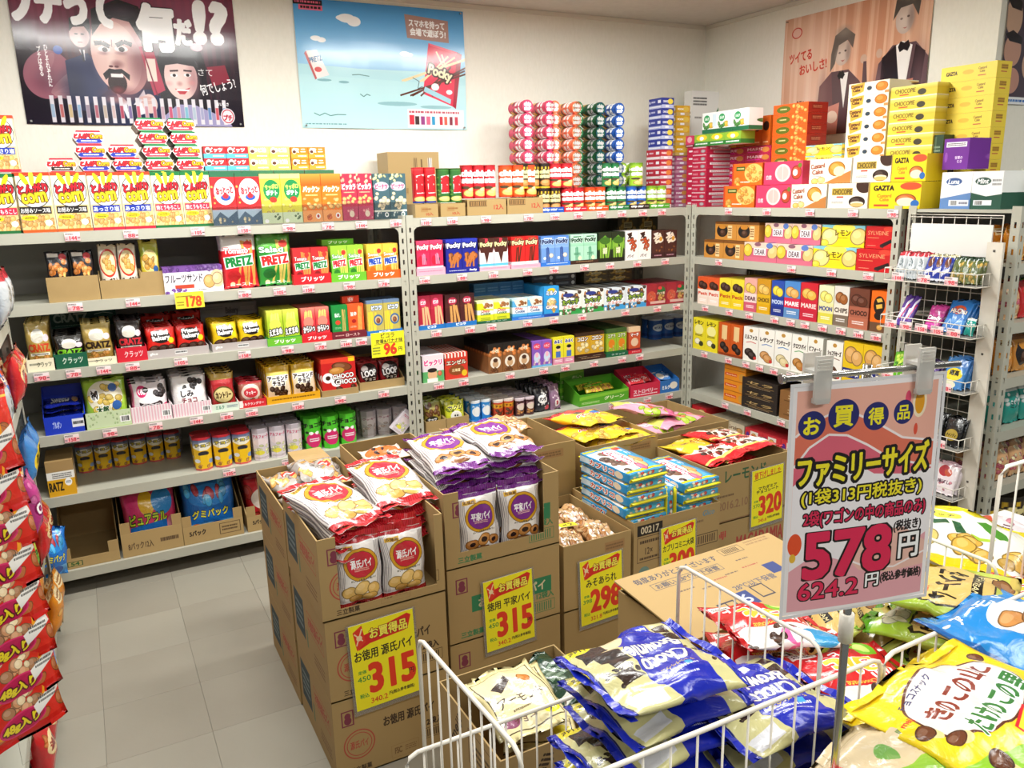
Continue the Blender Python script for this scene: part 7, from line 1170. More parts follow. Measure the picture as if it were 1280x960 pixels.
# ---- price tags
tags('B', 0, (-0.020, 0.191, 0.449, 0.639, 0.832, 1.008, 1.165, 1.333, 1.487, 1.626, 1.809, 2.052, 2.210, 2.354, 2.501, 2.638, 2.779, 2.912,))
tags('B', 1, (-0.047, 0.165, 0.614, 0.766, 0.896, 1.087, 1.256, 1.465, 1.666, 1.841, 2.041, 2.202, 2.393, 2.560, 2.745, 2.942,))
tags('B', 2, (-0.203, -0.089, 0.022, 0.131, 0.321, 0.587, 0.778, 0.930, 1.052, 1.127, 1.514, 1.699, 1.822, 2.035, 2.198, 2.377, 2.666, 2.892, 3.032,))
tags('B', 3, (-0.132, 0.011, 0.189, 0.355, 0.483, 0.592, 0.802, 1.004, 1.221, 1.514, 1.652, 1.923, 2.129, 2.266, 2.455, 2.647, 2.771,))
tags('B', 4, (0.467, 0.731, 1.484, 2.582, 2.833, 2.993,))
tags('R', 0, (3.363, 3.084, 2.805, 2.557, 2.351,))
tags('R', 1, (3.424, 2.900, 2.654, 2.450,))
tags('R', 2, (3.523, 3.327, 3.175, 2.993, 2.885, 2.793, 2.685, 2.577, 2.478, 2.384,))
tags('R', 3, (3.516, 3.318, 3.182, 3.081, 2.979, 2.865, 2.756,))
tags('R', 4, (3.330, 3.154, 2.911,))
# ------------------------------------------------------------------ goods on the end rack and inside it
_P = ['pouch_amber', 'pouch_red', 'pouch_teal', 'pouch_floral', 'pouch_lime', 'pouch_violet']
row('E', 0, 3.32, 3.72, 1.531, .15, .02, 3, 'box_leaf', 'leaf-print box at the right edge', d=.12)
row('E', 1, 3.14, 3.9, 1.33, .14, .02, 6, ['pouch_amber', 'pouch_red'], 'amber and red sweet bag', kind='bag', d=.06, r=2, lean=.12)
row('E', 2, 3.14, 3.9, 1.1, .15, .02, 6, ['pouch_floral', 'pouch_red', 'pouch_lime'], 'red and flowery sweet bag', kind='bag', d=.06, r=2, lean=.12)
row('E', 3, 3.14, 3.9, .88, .15, .02, 6, ['pouch_amber', 'choco_orange'], 'amber sweet bag', kind='bag', d=.06, r=2, lean=.12)
row('E', 3, 3.14, 3.9, .66, .16, .02, 7, 'pouch_teal', 'teal mint bag', kind='bag', d=.06, r=2, lean=.12)
row('E', 4, 3.14, 3.9, .42, .13, .02, 8, 'pouch_floral', 'flower-print sweet bag', kind='bag', d=.05, r=3, lean=.12)
row('E', 5, 3.14, 3.9, .113, .2, .03, 4, ['can_choco', 'can_choco'], 'dark round tin on the lowest board', kind='can', d=.18)

b = MB(); b.box(-.035, 0, 0, .035, .035, .125, CARD, CARD, front='cup_pale', left=('cup_pale', SIDE), right=('cup_pale', SIDE), top=('cup_pale', TOPS))
link('snack_cup', b.build('snack_cup'), None, (1.285, DB + .03, .476), (0, .75, 0), 'pale pack toppled against the greyish cookie cups', 'snack cup')
# wire grid and hanging baskets on the side of the end rack
wr_ = link('wire_display_rack', None, None, (3.10, 1.86, 0), (0, 0, -math.pi / 2), 'white wire grid with hanging baskets on the side of the end rack', 'wire rack')
wr_.location = (3.099, 2.25, 0)
b = MB(); gw = .39
for i in range(9): b.tube([(gw * i / 8, 0, .36), (gw * i / 8, 0, 1.505)], .0016, WHITEWIRE, 5)
for j in range(24): b.tube([(0, -.003, .38 + j * .0487), (gw, -.003, .38 + j * .0487)], .0016, WHITEWIRE, 5)
b.tube([(0, 0, .36), (0, 0, 1.51), (gw, 0, 1.51), (gw, 0, .36)], .003, WHITEWIRE, 6)
link('wire_grid', b.build('wire_grid'), wr_, (0, .008, 0))
link('header_board', plain_box(.02, -.012, 1.352, .365, -.006, 1.475, mat('white_board', '#e9e7e2', .5), 'header_board'), wr_)
BK = [1.295, 1.097, .875, .64, .43]
def basket_mesh(w, d, h):
    b = MB(); r = .0022
    for z in (0, h): b.tube([(0, 0, z), (w, 0, z), (w, d, z), (0, d, z), (0, 0, z)], r, WHITEWIRE, 5)
    for i in range(9):
        x = w * i / 8; b.tube([(x, d, .0), (x, 0, .0), (x, 0, h)], .0015, WHITEWIRE, 5)
    for q in (1, 2):
        b.tube([(0, d * q / 3, 0), (w, d * q / 3, 0)], .0015, WHITEWIRE, 5)
        for x in (0, w): b.tube([(x, d * q / 3, 0), (x, d * q / 3, h)], .0015, WHITEWIRE, 5)
    return b.build('basket')
bm_ = basket_mesh(.4, .115, .05)
TB = tint('#8e8c86')
for k, z in enumerate(BK):
    bo = link('basket', bm_, wr_, (-.005, -.125, z - .05))
    link('liner', plain_box(.004, .004, .002, .396, .11, .004, TB, 'liner'), bo)
def pouch(a, w, h, loc, rot, label, T=.03, seed=3, name='sweet_pouch', cat='sweet pouch', group=None):
    key = ('p', a, w, h, T, seed)
    if key not in _mc: _mc[key] = mk_bag(w, h, T, a, nx=8, ny=9, seed=seed, wr=.003)
    return link(name, _mc[key], None, loc, rot, label, cat, group)
BN = ['topmost', 'second', 'third', 'fourth', 'lowest']
def bask(k, y0, y1, n, a, w, h, desc, layers=1, lean=.35):
    arts = a if isinstance(a, list) else [a]
    for q in range(layers):
        for i in range(n):
            y = y0 + (y1 - y0) * (i + .5) / n
            pouch(arts[i % len(arts)], w, h, (3.003 + .028 * q, y, BK[k] - .044), (-lean, 0, -math.pi / 2 + .05 * ((i * 7) % 3 - 1)), f'{desc} in the {BN[k]} hanging basket' + (f', {ORD[i]} from left' if n > 1 else '') + (f', {ORD[q]} row' if layers > 1 else ''), .022, i % 2, group=f'{desc}, {BN[k]} basket' if n * layers > 1 else None)
bask(0, 2.235, 2.10, 3, 'pouch_silver', .05, .115, 'silver and red mint pouch', 2)
bask(0, 2.10, 1.99, 3, 'pouch_navy', .045, .11, 'navy chocolate pouch', 2)
bask(0, 1.985, 1.875, 3, 'pouch_olive', .05, .105, 'olive nut pouch', 2)
bask(1, 2.21, 2.14, 2, 'pouch_purple', .04, .14, 'purple striped gum pouch', 1, .5)
bask(1, 2.08, 2.01, 1, 'pouch_pink', .075, .11, 'pink candy pouch', 2, .5)
bask(1, 2.005, 1.91, 1, 'pouch_blue', .1, .14, 'large blue chewy sweet pouch', 3, .5)
bask(1, 1.90, 1.87, 1, 'pouch_teal', .04, .07, 'small teal mint pouch', 1, .3)
bask(2, 2.21, 2.13, 1, 'pouch_lime', .085, .11, 'lime green candy pouch', 2, .3)
bask(2, 2.12, 2.0, 2, 'pouch_violet', .07, .1, 'violet candy pouch', 2, .3)
bask(2, 1.99, 1.88, 1, 'pouch_lemon', .1, .13, 'blue pouch with round yellow label', 3, .4)
bask(3, 2.2, 1.87, 4, 'pouch_black', .08, .12, 'black candy pouch with gold oval', 2, .3)
bask(4, 2.2, 1.87, 3, 'pouch_cherry', .1, .13, 'pink pickled plum pouch', 2, .35)
for k in range(5):
    n = (3, 5, 4, 4, 3)[k]
    for i in range(n):
        link('price_tag', tag_mesh((i + k) % 6), None, (2.9725, 2.225 - .35 * (i + .3) / n, BK[k] - .032), (0, 0, -math.pi / 2), f'small pink price tag on the {BN[k]} hanging basket, {ORD[i]} from left', 'price tag', f'price tags on the {BN[k]} hanging basket')
# the white board at the corner of the end rack
b = MB(); b.box(0, 0, 0, .062, .012, 1.412, mat('whitewashed_wood', '#e3ddd0', .6, noise=(18, '#d6cfc0', .25)))
pl = link('wooden_board', b.build('wooden_board'), None, (3.064, 1.886, 0), (0, 0, -math.pi / 2), 'tall white wooden board upright at the corner of the end rack', 'board')
for z in (.45, .98, 1.38):
    link('screw', plain_box(-.004, -.0015, -.004, .004, 0, .004, tint('#55504a'), 'screw'), pl, (.03, 0, z))

# ------------------------------------------------------------------ carton island
C1 = [(0, .2545), (.2545, .5085)]
for i, (za, zb) in enumerate(C1):
    carton(.455, .815, 2.0, 2.405, za, zb, f'closed kraft pie carton with red round emblem, {"lowest" if i == 0 else "middle"} of the front left stack', 'kraft_genji', 'kraft_genji_side', lid=True)
carton(.452, .815, 1.998, 2.405, .5085, .752, 'open kraft carton with a cut front, full of red and white pie bags', 'kraft_genji', 'kraft_genji_side', cut=(.14, .93, .028))
for i, (za, zb) in enumerate(((0, .235), (.235, .47))):
    carton(.452, .745, 2.415, 2.84, za, zb, f'closed kraft carton with blue side label, {"lowest" if i == 0 else "middle"} of the rear left stack', 'kraft_plain', 'kraft_genji_side', lid=True)
carton(.452, .745, 2.415, 2.84, .47, .695, 'open kraft carton of clear wrapped biscuits, top of the rear left stack', 'kraft_plain', 'kraft_genji_side')
for i, (za, zb) in enumerate(((0, .262), (.262, .518))):
    carton(.86, 1.262, 2.09, 2.495, za, zb, f'closed kraft carton with green label, {"lowest" if i == 0 else "middle"} of the purple pie stack', 'kraft_heike', 'kraft_genji_side', lid=True)
carton(.86, 1.262, 2.09, 2.495, .518, .768, 'open kraft carton with a cut front, full of purple and white pie bags', 'kraft_heike', 'kraft_genji_side', cut=(.12, .86, .05))
carton(1.285, 1.56, 2.1, 2.5, 0, .25, 'closed kraft carton under the miso cracker carton', lid=True)
carton(1.285, 1.56, 2.1, 2.5, .25, .492, 'open kraft carton of clear packed miso crackers')
carton(1.572, 1.965, 2.1, 2.5, 0, .26, 'closed kraft carton under the blue cone snack carton', 'kraft_capri', lid=True)
carton(1.572, 1.965, 2.1, 2.5, .26, .512, 'kraft carton with black number label, piled with blue cone snack bags', 'kraft_capri', cut=None)
carton(2.0, 2.42, 2.2, 2.6, 0, .12, 'low kraft carton at the bottom of the macadamia stack', lid=True)
carton(2.0, 2.42, 2.2, 2.6, .12, .362, 'closed kraft carton with red lettering under the macadamia carton', 'kraft_meiji', lid=True)
carton(2.0, 2.42, 2.2, 2.6, .362, .6, 'open kraft carton with green lettering, full of red macadamia bags', 'kraft_lemond')
# rear row
def stackbase(x0, x1, y0, y1, z, what):
    carton(x0, x1, y0, y1, 0, z / 2, f'closed kraft carton on the floor under the {what}', lid=True)
    carton(x0, x1, y0, y1, z / 2, z, f'closed kraft carton directly under the {what}', lid=True)
stackbase(.755, 1.035, 2.52, 2.82, .5, 'tall-rimmed carton behind the pie bags')
carton(.755, 1.035, 2.52, 2.82, .5, .745, 'tall-rimmed open kraft carton behind the red pie bags')
stackbase(1.05, 1.6, 2.52, 2.9, .47, 'wide carton behind the purple pies')
carton(1.05, 1.6, 2.52, 2.9, .47, .70, 'wide open kraft carton behind the purple pie bags')
stackbase(1.655, 2.01, 2.53, 3.0, .42, 'carton of yellow noodle snacks')
carton(1.655, 2.01, 2.53, 3.0, .42, .655, 'open kraft carton of yellow noodle snack bags')
stackbase(2.05, 2.52, 2.66, 3.1, .36, 'carton of pink jelly bags')
carton(2.05, 2.52, 2.66, 3.1, .36, .6, 'open kraft carton of pink jelly bags behind the macadamia carton')
carton(.62, .75, 2.86, 3.1, 0, .66, 'narrow kraft carton standing at the back of the floor pile', lid=True)
card_at('pop_genji', (0.617, 0.347), 1.9935, 'yellow 315 yen card on the red emblem cartons, nearest the aisle', .98, -.03)
card_at('pop_heike', (1.069, 0.331), 2.0835, 'yellow 315 yen card on the purple pie cartons', .9, -.03)
card_at('pop_miso', (1.433, 0.307), 2.0935, 'yellow 298 yen card on the miso cracker carton', .88, -.03)
card_at('pop_capri', (1.768, 0.360), 2.0935, 'yellow 300 yen card on the blue cone snack carton', .8, -.03)
card_at('pop_maca', (2.300, 0.436), 2.1935, 'yellow 320 yen card on the macadamia carton', .86, -.03)

# bags in and on the cartons
def bag(a, w, h, T, loc, rot, label, name='snack_bag', cat='snack bag', group=None, seed=1, nx=16, ny=18, wr=.006, boxy=.0, back=None, p=3.0):
    key = ('b', a, w, h, T, seed, boxy, p)
    if key not in _mc: _mc[key] = mk_bag(w, h, T, a, back, nx=nx, ny=ny, p=5.0 if a == 'brownie' else p, seed=seed, wr=wr, boxy=boxy, q=4.5 if boxy else (4.0 if a == 'brownie' else 2.6), turn=a in TURN, fin=.03 if a in SEALS else .06)
    name = {'pie_genji': 'pie_bag', 'pie_heike': 'pie_bag', 'brownie': 'brownie_bag', 'minibits': 'chocolate_bag', 'mushroom': 'biscuit_bag', 'freshcream': 'sweet_bag', 'macadamia': 'chocolate_bag', 'almond_cream': 'chocolate_bag'}.get(a, name)
    o = link(name, _mc[key], None, loc, rot, label, cat, group)
    if a in SEALS:
        sb, hs, tr = SEALS[a]
        ks = ('s', a, w, seed)
        if ks not in _mc:
            _mc[ks] = (mk_seal(w * .97, hs, a, (0, 1 - sb, 1, 1) if not tr else (1 - sb, 0, 1, 1, 1), seed=seed), mk_seal(w * .97, hs, a, (0, 0, 1, sb) if not tr else (0, 0, sb, 1, 1), seed=seed + 5))
        link('seal', _mc[ks][0], o, (0, 0, h - .004)); link('seal', _mc[ks][1], o, (0, 0, .006), (math.pi * .93, 0, 0))
    return o
SEALS = {'pie_genji': (.085, .02, False), 'pie_heike': (.085, .02, False), 'brownie': (.045, .014, True), 'minibits': (.045, .012, True), 'mushroom': (.05, .014, False), 'freshcream': (.06, .014, False), 'macadamia': (.05, .012, False)}
TURN = ('brownie', 'minibits')
def flat(a, w, h, T, c, z, rz, label, tilt=(0, 0), **k):
    """bag lying face up, centre c, its bottom edge towards -y before turning by rz"""
    m = Matrix.Rotation(rz, 4, 'Z') @ Matrix.Rotation(tilt[0], 4, 'X') @ Matrix.Rotation(tilt[1], 4, 'Y') @ Matrix.Rotation(-math.pi / 2, 4, 'X')
    o = bag(a, w, h, T, (0, 0, 0), (0, 0, 0), label, **k)
    o.rotation_euler = m.to_euler()
    off = m @ Vector((0, 0, h / 2))
    o.location = Vector((c[0], c[1], z)) - off
    return o
def flat3(a, w, h, T, c, rz, label, tilt=(0, 0), **k): return flat(a, w, h, T, c[:2], c[2], rz, label, tilt, **k)
# red pies: two standing in the cut front, the rest piled on top
for i, x in enumerate((.572, .705)):
    for q in range(3):
        bag('pie_genji', .135, .205, .05, (x + .004 * q, 2.035 + .052 * q, .5135), (-.05, 0, .06 * (i - .5)), f'red and white pie bag standing in the cut front, {"left" if i == 0 else "right"}, {ORD[q]} row', seed=i, boxy=1, group='red pie bags standing in the carton', wr=.005)
for q in range(4):
    flat3('pie_genji', .2, .26, .04, (.580 - .008 * q, 2.17 + .004 * q, .690 + .028 * q), .22 + .05 * q, f'red and white pie bag lying on the left pile, {ORD[3 - q]} from top', (.22, .06), seed=q % 2, boxy=1, group='red pie bags lying on the left pile')
for q in range(4):
    flat3('pie_genji', .19, .26, .04, (.765 - .004 * q, 2.235 + .006 * q, .682 + .033 * q), -.02 + .04 * q, f'red and white pie bag lying on the right pile, {ORD[3 - q]} from top', (.24, .03), seed=q % 2, boxy=1, group='red pie bags lying on the right pile')
for i, x in enumerate((.99, 1.14)):
    for q in range(3):
        bag('pie_heike', .145, .215, .05, (x, 2.128 + .052 * q, .524), (-.05, 0, .08 * (.5 - i)), f'purple and white pie bag standing in the cut front, {"left" if i == 0 else "right"}, {ORD[q]} row', seed=2 + i, boxy=1, group='purple pie bags standing in the carton', wr=.005)
for q in range(4):
    flat3('pie_heike', .2, .26, .042, (.975, 2.295 + .008 * q, .725 + .031 * q), .12 - .03 * q, f'purple and white pie bag lying on the left pile, {ORD[3 - q]} from top', (.16, .0), seed=2, boxy=1, group='purple pie bags lying on the left pile')
for q in range(4):
    flat3('pie_heike', .2, .26, .042, (1.165, 2.315 + .008 * q, .73 + .033 * q), .02 + .04 * q, f'purple and white pie bag lying on the right pile, {ORD[3 - q]} from top', (.16, .02), seed=3, boxy=1, group='purple pie bags lying on the right pile')
for i, (x, y, z, rz) in enumerate(((.56, 2.52, .665, .2), (.66, 2.54, .685, -.3), (.55, 2.73, .66, .3), (.65, 2.74, .68, .1))):
    flat('grey_pack', .17, .17, .05, (x, y), z, rz, f'clear bag of wrapped biscuits in the rear left carton, {ORD[i]} from front', (.1 * (i - 1), .15), seed=i, group='clear bags of wrapped biscuits', wr=.012)
flat('orange_pack', .17, .11, .035, (.885, 2.70, 0), .715, .15, 'clear pack with an orange oval label in the tall-rimmed carton', (.25, 0), seed=4)
flat('orange_pack', .17, .11, .035, (.90, 2.62, 0), .69, -.2, 'second clear pack with orange oval label, half under the first', (.1, 0), seed=4)
for i, (x, y) in enumerate(((1.36, 2.66), (1.42, 2.78), (1.25, 2.7))):
    flat('cracker_clear', .22, .17, .05, (x, y, 0), .70 + .02 * i, .3 * i - .2, f'clear bag of pale crackers behind the purple pies, {ORD[i]} from front', (.1, .1), seed=5 + i, group='clear bags of pale crackers', wr=.01)
# miso crackers
for i, (x, y) in enumerate(((1.36, 2.2), (1.48, 2.2), (1.36, 2.36), (1.48, 2.36))):
    flat('cracker_clear', .12, .17, .05, (x, y, 0), .455 + .006 * (i % 2), .05 * i, f'clear pack of brown miso crackers, {("front left", "front right", "back left", "back right")[i]}', (.03, 0), seed=i, group='clear packs of miso crackers', wr=.012)
for i, (x, y) in enumerate(((1.40, 2.26), (1.33, 2.36))):
    b = MB(); b.box(-.035, -.014, 0, .035, .014, .001, PAPER, PAPER, top='arare_card')
    link('paper_slip', b.build('paper_slip'), None, (x, y, .487), (.05, .08, .3 * i), f'small yellow slip lying on the miso crackers, {"front" if i == 0 else "rear"}', 'paper slip')
# blue cone snack bags
def capri(c, z, rz, label, roll=0.0):
    key = 'capri_mesh'
    if key not in _mc:
        b = MB(); w, d, h = .165, .29, .036; u = .012
        b.box(-w / 2, 0, 0, w / 2, d, h, FILM, FILM, front='capri_end', left=('capri_side', (0, 0, 1, 1)), right='capri_side', back='capri_end', top=('capri', (0, 0, .02, .02)))
        # the top face carries the picture, turned so that it reads from the side
        u0, v0, u1, v1 = UVR['capri']
        b.f.pop(4); b.uv.pop(4); b.mi.pop(4); b.sm.pop(4)
        b.face([(-w / 2, 0, h), (w / 2, 0, h), (w / 2, d, h), (-w / 2, d, h)], FILM, [(u1, v1), (u1, v0), (u0, v0), (u0, v1)])
        for y, s_ in ((0, -1), (d, 1)):     # crimped ends
            b.box(-w / 2 + .004, min(y, y + s_ * .018), h * .4, w / 2 - .004, max(y, y + s_ * .018), h * .4 + .003, tint('#e8de22', .3))
        me = b.build('snack_bag'); bm = bmesh.new(); bm.from_mesh(me); bmesh.ops.remove_doubles(bm, verts=bm.verts, dist=.0015)
        bmesh.ops.subdivide_edges(bm, edges=[e for e in bm.edges if e.calc_length() > .03], cuts=5, use_grid_fill=True)
        R = random.Random(4)
        for v in bm.verts:
            k = min(1, (h / 2 + .003 - abs(v.co.z - h / 2)) / h * 2)
            cx = 1 - (abs(v.co.x) / (w / 2)) ** 4; cy = 1 - (abs(v.co.y / d * 2 - 1)) ** 4
            if v.co.z > h * .7: v.co.z += .006 * cx * cy + .002 * math.sin(v.co.x * 90 + v.co.y * 40) * cx
            v.co.x += .002 * math.sin(v.co.y * 60 + v.co.z * 50)
        for f in bm.faces: f.smooth = True
        bm.to_mesh(me); bm.free(); _mc[key] = me
    return link('snack_bag', _mc[key], None, (c[0], c[1], z), (0, roll, rz), label, 'snack bag', 'blue cone snack bags')
for q in range(5):
    capri((1.655 + (.004, -.006, .003, -.002, 0)[q], 2.135 + .006 * (q % 2)), .468 + q * .0445, (.03, -.02, .04, 0, .05)[q], f'blue cone snack bag on the left pile, {ORD[4 - q]} from top')
for q in range(2):
    capri((1.766 + q * .05, 2.16 + .01 * q), .498, 0.0, f'blue cone snack bag standing on its edge, {"left" if q == 0 else "right"}', -math.pi / 2)
for q in range(3):
    capri((1.90 + .004 * q, 2.14), .468 + q * .0445, .02 * q - .02, f'blue cone snack bag on the right pile, {ORD[2 - q]} from top')
# macadamia, noodle snack and jelly bags
for i, (x, y, z, rz, a) in enumerate(((2.14, 2.33, .60, .1, 'macadamia'), (2.31, 2.36, .605, -.15, 'macadamia'), (2.16, 2.48, .59, .3, 'macadamia_y'), (2.32, 2.5, .60, .05, 'macadamia'), (2.2, 2.35, .57, .4, 'macadamia'))):
    flat(a, .26, .2, .04, (x, y), z, rz, ('red and white macadamia bag', 'yellow macadamia bag')[a.endswith('_y')] + f' in the lettered carton, {("front left", "front right", "rear left", "rear right", "underneath")[i]}', (-.08, .06 * (i - 1)), seed=i)
for i, (x, y, z, rz, tl) in enumerate(((1.83, 2.80, .685, .35, .1), (1.80, 2.70, .655, .1, .05), (1.86, 2.66, .63, -.1, -.05))):
    flat('chicken', .3, .27, .045, (x, y), z, rz, f'yellow noodle snack bag with red band, {("topmost", "middle", "lowest")[i]} in its carton', (-.05, tl), seed=i)
for i, (x, y, z, rz) in enumerate(((2.2, 2.88, .65, -.5), (2.3, 2.8, .60, .2), (2.16, 2.78, .585, .1))):
    flat('candy_pinkbag', .3, .21, .045, (x, y), z, rz, f'pink and lime jelly bag, {("topmost", "right", "front left")[i]} in its carton', (-.1, .15 if i == 0 else 0), seed=i)

# ------------------------------------------------------------------ wire wagon
ZW = .85
wg = link('wire_wagon', None, None, (0, 0, 0), (0, 0, 0), 'white wire sales wagon filled with family-size snack bags', 'wagon')
def panel(name, p0, p1, zt, zb, n, r=.0042):
    """wire panel with a bent top rail, from p0 to p1 (x, y), the top at zt and the wires running down to zb"""
    b = MB(); a = Vector((*p0, 0)); c = Vector((*p1, 0)); L = (c - a).length; u = (c - a) / L; e = .022
    A = lambda t, z: tuple(a + u * t + Vector((0, 0, z)))
    b.tube([A(0, zb), A(0, zt - e), A(e * .3, zt - e * .3), A(e, zt), A(L - e, zt), A(L - e * .3, zt - e * .3), A(L, zt - e), A(L, zb)], r, WHITEWIRE, 8)
    for i in range(1, n):
        b.tube([A(L * i / n, zb), A(L * i / n, zt)], .0021, WHITEWIRE, 5)
    b.tube([A(0, zb), A(L, zb)], .003, WHITEWIRE, 6)
    return link(name, b.build(name), wg)
panel('end_panel', (.457, 1.262), (.470, .893), ZW, .36, 9)
panel('divider', (1.058, 1.25), (1.065, .872), ZW, .36, 9)
panel('divider', (1.627, 1.25), (1.626, .90), ZW, .36, 9)
panel('front_panel', (.47, .803), (1.125, .795), ZW, .36, 13)
panel('front_panel', (1.133, .795), (1.66, .803), ZW, .36, 11)
panel('rear_panel', (0.399, 1.201), (0.836, 1.198), .66, .36, 13)
def base_mesh(x0, x1, y0, y1):
    b = MB()
    for i in range(31): b.tube([(x0 + (x1 - x0) * i / 30, y0, .357), (x0 + (x1 - x0) * i / 30, y1, .357)], .0025, WHITEWIRE, 5)
    for j in range(7): b.tube([(x0, y0 + (y1 - y0) * j / 6, .3575), (x1, y0 + (y1 - y0) * j / 6, .3575)], .004, WHITEWIRE, 6)
    return b.build('base_grid')
link('base_grid', base_mesh(.475, 1.66, .81, 1.25), wg); link('base_grid', base_mesh(.62, 1.66, .32, .79), wg)
for x, y in ((.64, .36), (1.62, .36), (.50, 1.22), (1.62, 1.22)):
    link('leg', plain_box(x - .012, y - .012, .0, x + .012, y + .012, .352, WHITEWIRE, 'leg'), wg)
# cartons in the wagon
carton(.66, 1.0, 1.35, 1.69, 0, .2, 'closed kraft carton on the floor under the almond chocolate carton', lid=True)
carton(.66, 1.0, 1.35, 1.69, .2, .44, 'open kraft carton with a torn rear rim behind the wagon, holding cream almond chocolate bags', 'kraft_meijibox', 'kraft_meijibox')
carton(1.12, 1.66, 1.30, 1.56, 0, .31, 'closed kraft carton on the floor under the loose printed lid carton', lid=True)
carton(1.12, 1.66, 1.30, 1.56, .31, .628, 'kraft carton behind the wagon under its loose printed lid', 'kraft_plain', 'kraft_lidside')
b = MB(); b.box(0, 0, 0, .55, .29, .004, KRAFT, KPRINT, top='kraft_lid')
ld = link('printed_sheet', b.build('printed_sheet'), None, (1.108, 1.265, .634), (.085, -.004, .02), 'large printed kraft lid lying on the carton behind the wagon', 'cardboard')
AL = (0.774, 1.475); AG = (0.929, 1.542)
for i, (dx, dy, z, rz) in enumerate(((0, 0, .475, .5), (.03, .05, .435, .3), (.06, .03, .395, .1))):
    flat('almond_cream', .18, .22, .038, (AL[0] + dx, AL[1] + dy), z, rz - .45, f'cream almond chocolate bag in the wagon-side carton, {("topmost", "middle", "lowest")[i]}', (.15, -.04), seed=i)
flat('box_darkgreen', .13, .18, .04, (AG[0] + .01, AG[1] + .03), .42, .4, 'dark green bag pushed beside the blue brownie bags', (.2, 0), seed=5)
# blue brownie bags, two leaning piles
for q in range(9):
    t = q / 8
    flat('brownie', .24, .24, .04, (.775 - .012 * (q % 3) + .004 * q, .985 + .006 * (q % 2)), .405 + .054 * q, math.pi * .5 + .02 * math.sin(q * 2.1), f'blue and cream brownie bag on the left pile, {ORD[8 - q]} from top', (.01, .07), seed=q % 3, nx=18, ny=18, wr=.008, group='brownie bags on the left pile')
for q in range(7):
    flat('brownie', .24, .24, .04, (.965 + .005 * (q % 2), .925 - .003 * q), .405 + .058 * q, math.pi * .5 - .06 + .04 * math.sin(q * 1.3), f'blue and cream brownie bag on the right pile, {ORD[6 - q]} from top', (.01, .06), seed=(q + 1) % 3, nx=18, ny=18, wr=.008, group='brownie bags on the right pile')
# red chocolate bags, cream bags and the others
for q in range(5):
    flat('minibits', .23, .21, .045, (1.17 + .008 * (q % 2), 1.085), .5 + .06 * q if q < 4 else .75, 1.2 + .1 * (q % 3), f'red mini chocolate bag on the rear pile, {ORD[4 - q]} from top', (.12, .15), seed=q % 3, group='red mini chocolate bags on the rear pile', wr=.008)
MB_ = (1.193, 0.884); MA_ = (1.104, 1.042)
for q in range(6):
    flat('minibits', .23, .21, .045, (MB_[0] + .01 * (q % 2), MB_[1]), .42 + .062 * q, 1.25 + .08 * (q % 2), f'red mini chocolate bag on the front pile, {ORD[5 - q]} from top', (.06, .04), seed=q % 3, group='red mini chocolate bags on the front pile', wr=.008)
CR = (1.471, 0.904)
for q in range(6):
    flat('freshcream', .24, .24, .05, (CR[0] + .006 * (q % 2), CR[1] + .004 * q), .47 + .07 * q, -2.9 + .1 * (q % 3), f'green and gold cream sweet bag, {ORD[5 - q]} from top of its pile', (.1, -.05), seed=q % 3, group='cream sweet bags in a pile', wr=.009)
flat('freshcream', .22, .22, .05, (1.335, 1.12), .66, -2.2, 'green and gold cream sweet bag standing edgewise beside the red bags', (.9, 0), seed=2)
flat('freshcream', .22, .22, .05, (1.375, 1.05), .66, -2.2, 'second green and gold cream bag standing edgewise, nearer the pole', (.8, 0), seed=1)
# goods behind and beside, on a low white table at the right
tb = link('sales_table', None, None, (0, 0, 0), (0, 0, 0), 'low white sales table behind the wagon carrying yellow corn snack bags', 'table')
link('table_top', plain_box(1.70, .75, .55, 2.6, 1.44, .575, mat('white_board', '#e9e7e2', .5), 'table_top'), tb)
for x, y in ((1.76, .8), (2.55, .8), (1.76, 1.39), (2.55, 1.39)): link('leg', plain_box(x - .015, y - .015, 0, x + .015, y + .015, .55, WHITEWIRE, 'leg'), tb)
CS = (1.993, 1.228)
for i, (x, y, z, rz) in enumerate(((*CS, .70, -1.2), (CS[0] + .03, CS[1] - .02, .655, -1.1), (CS[0], CS[1] + .02, .61, -1.0))):
    flat('cornsnack', .38, .31, .07, (x, y), z, rz, f'white and yellow corn snack bag, {("topmost", "middle", "lowest")[i]} on the table', (.1, .08), seed=i, wr=.01)
for i, (x, y, z, rz, a, d_) in enumerate(((1.86, .98, .66, -.5, 'minibits', 'red and white bag between the corn snack and the cream bags'), (2.28, 1.27, .62, .4, 'pouch_cherry', 'pale pink bag at the right edge of the table'), (2.3, 1.08, .62, -.3, 'cornsnack', 'white and yellow corn snack bag lying alone at the right edge'))):
    flat(a, .28, .22, .06, (x, y), z, rz, d_, (.05, 0), seed=i, wr=.01)
b = MB(); p_ = [(1.801, 1.016)]
def rackpanel(x0, x1, y, zt, zb):
    b = MB(); b.tube([(x0, y, zb), (x0, y, zt - .02), (x0 + .02, y, zt), (x1, y, zt)], .005, WHITEWIRE, 8)
    for i in range(1, 6): b.tube([(x0 + (x1 - x0) * i / 6, y, zb), (x0 + (x1 - x0) * i / 6, y, zt)], .0025, WHITEWIRE, 5)
    return b.build('wire_fence')
link('wire_fence', rackpanel(p_[0][0], p_[0][0] + .42, p_[0][1], 1.0, .5755), None, (0, 0, 0), (0, 0, 0), 'white wire fence standing on the table at the right edge', 'wire fence')
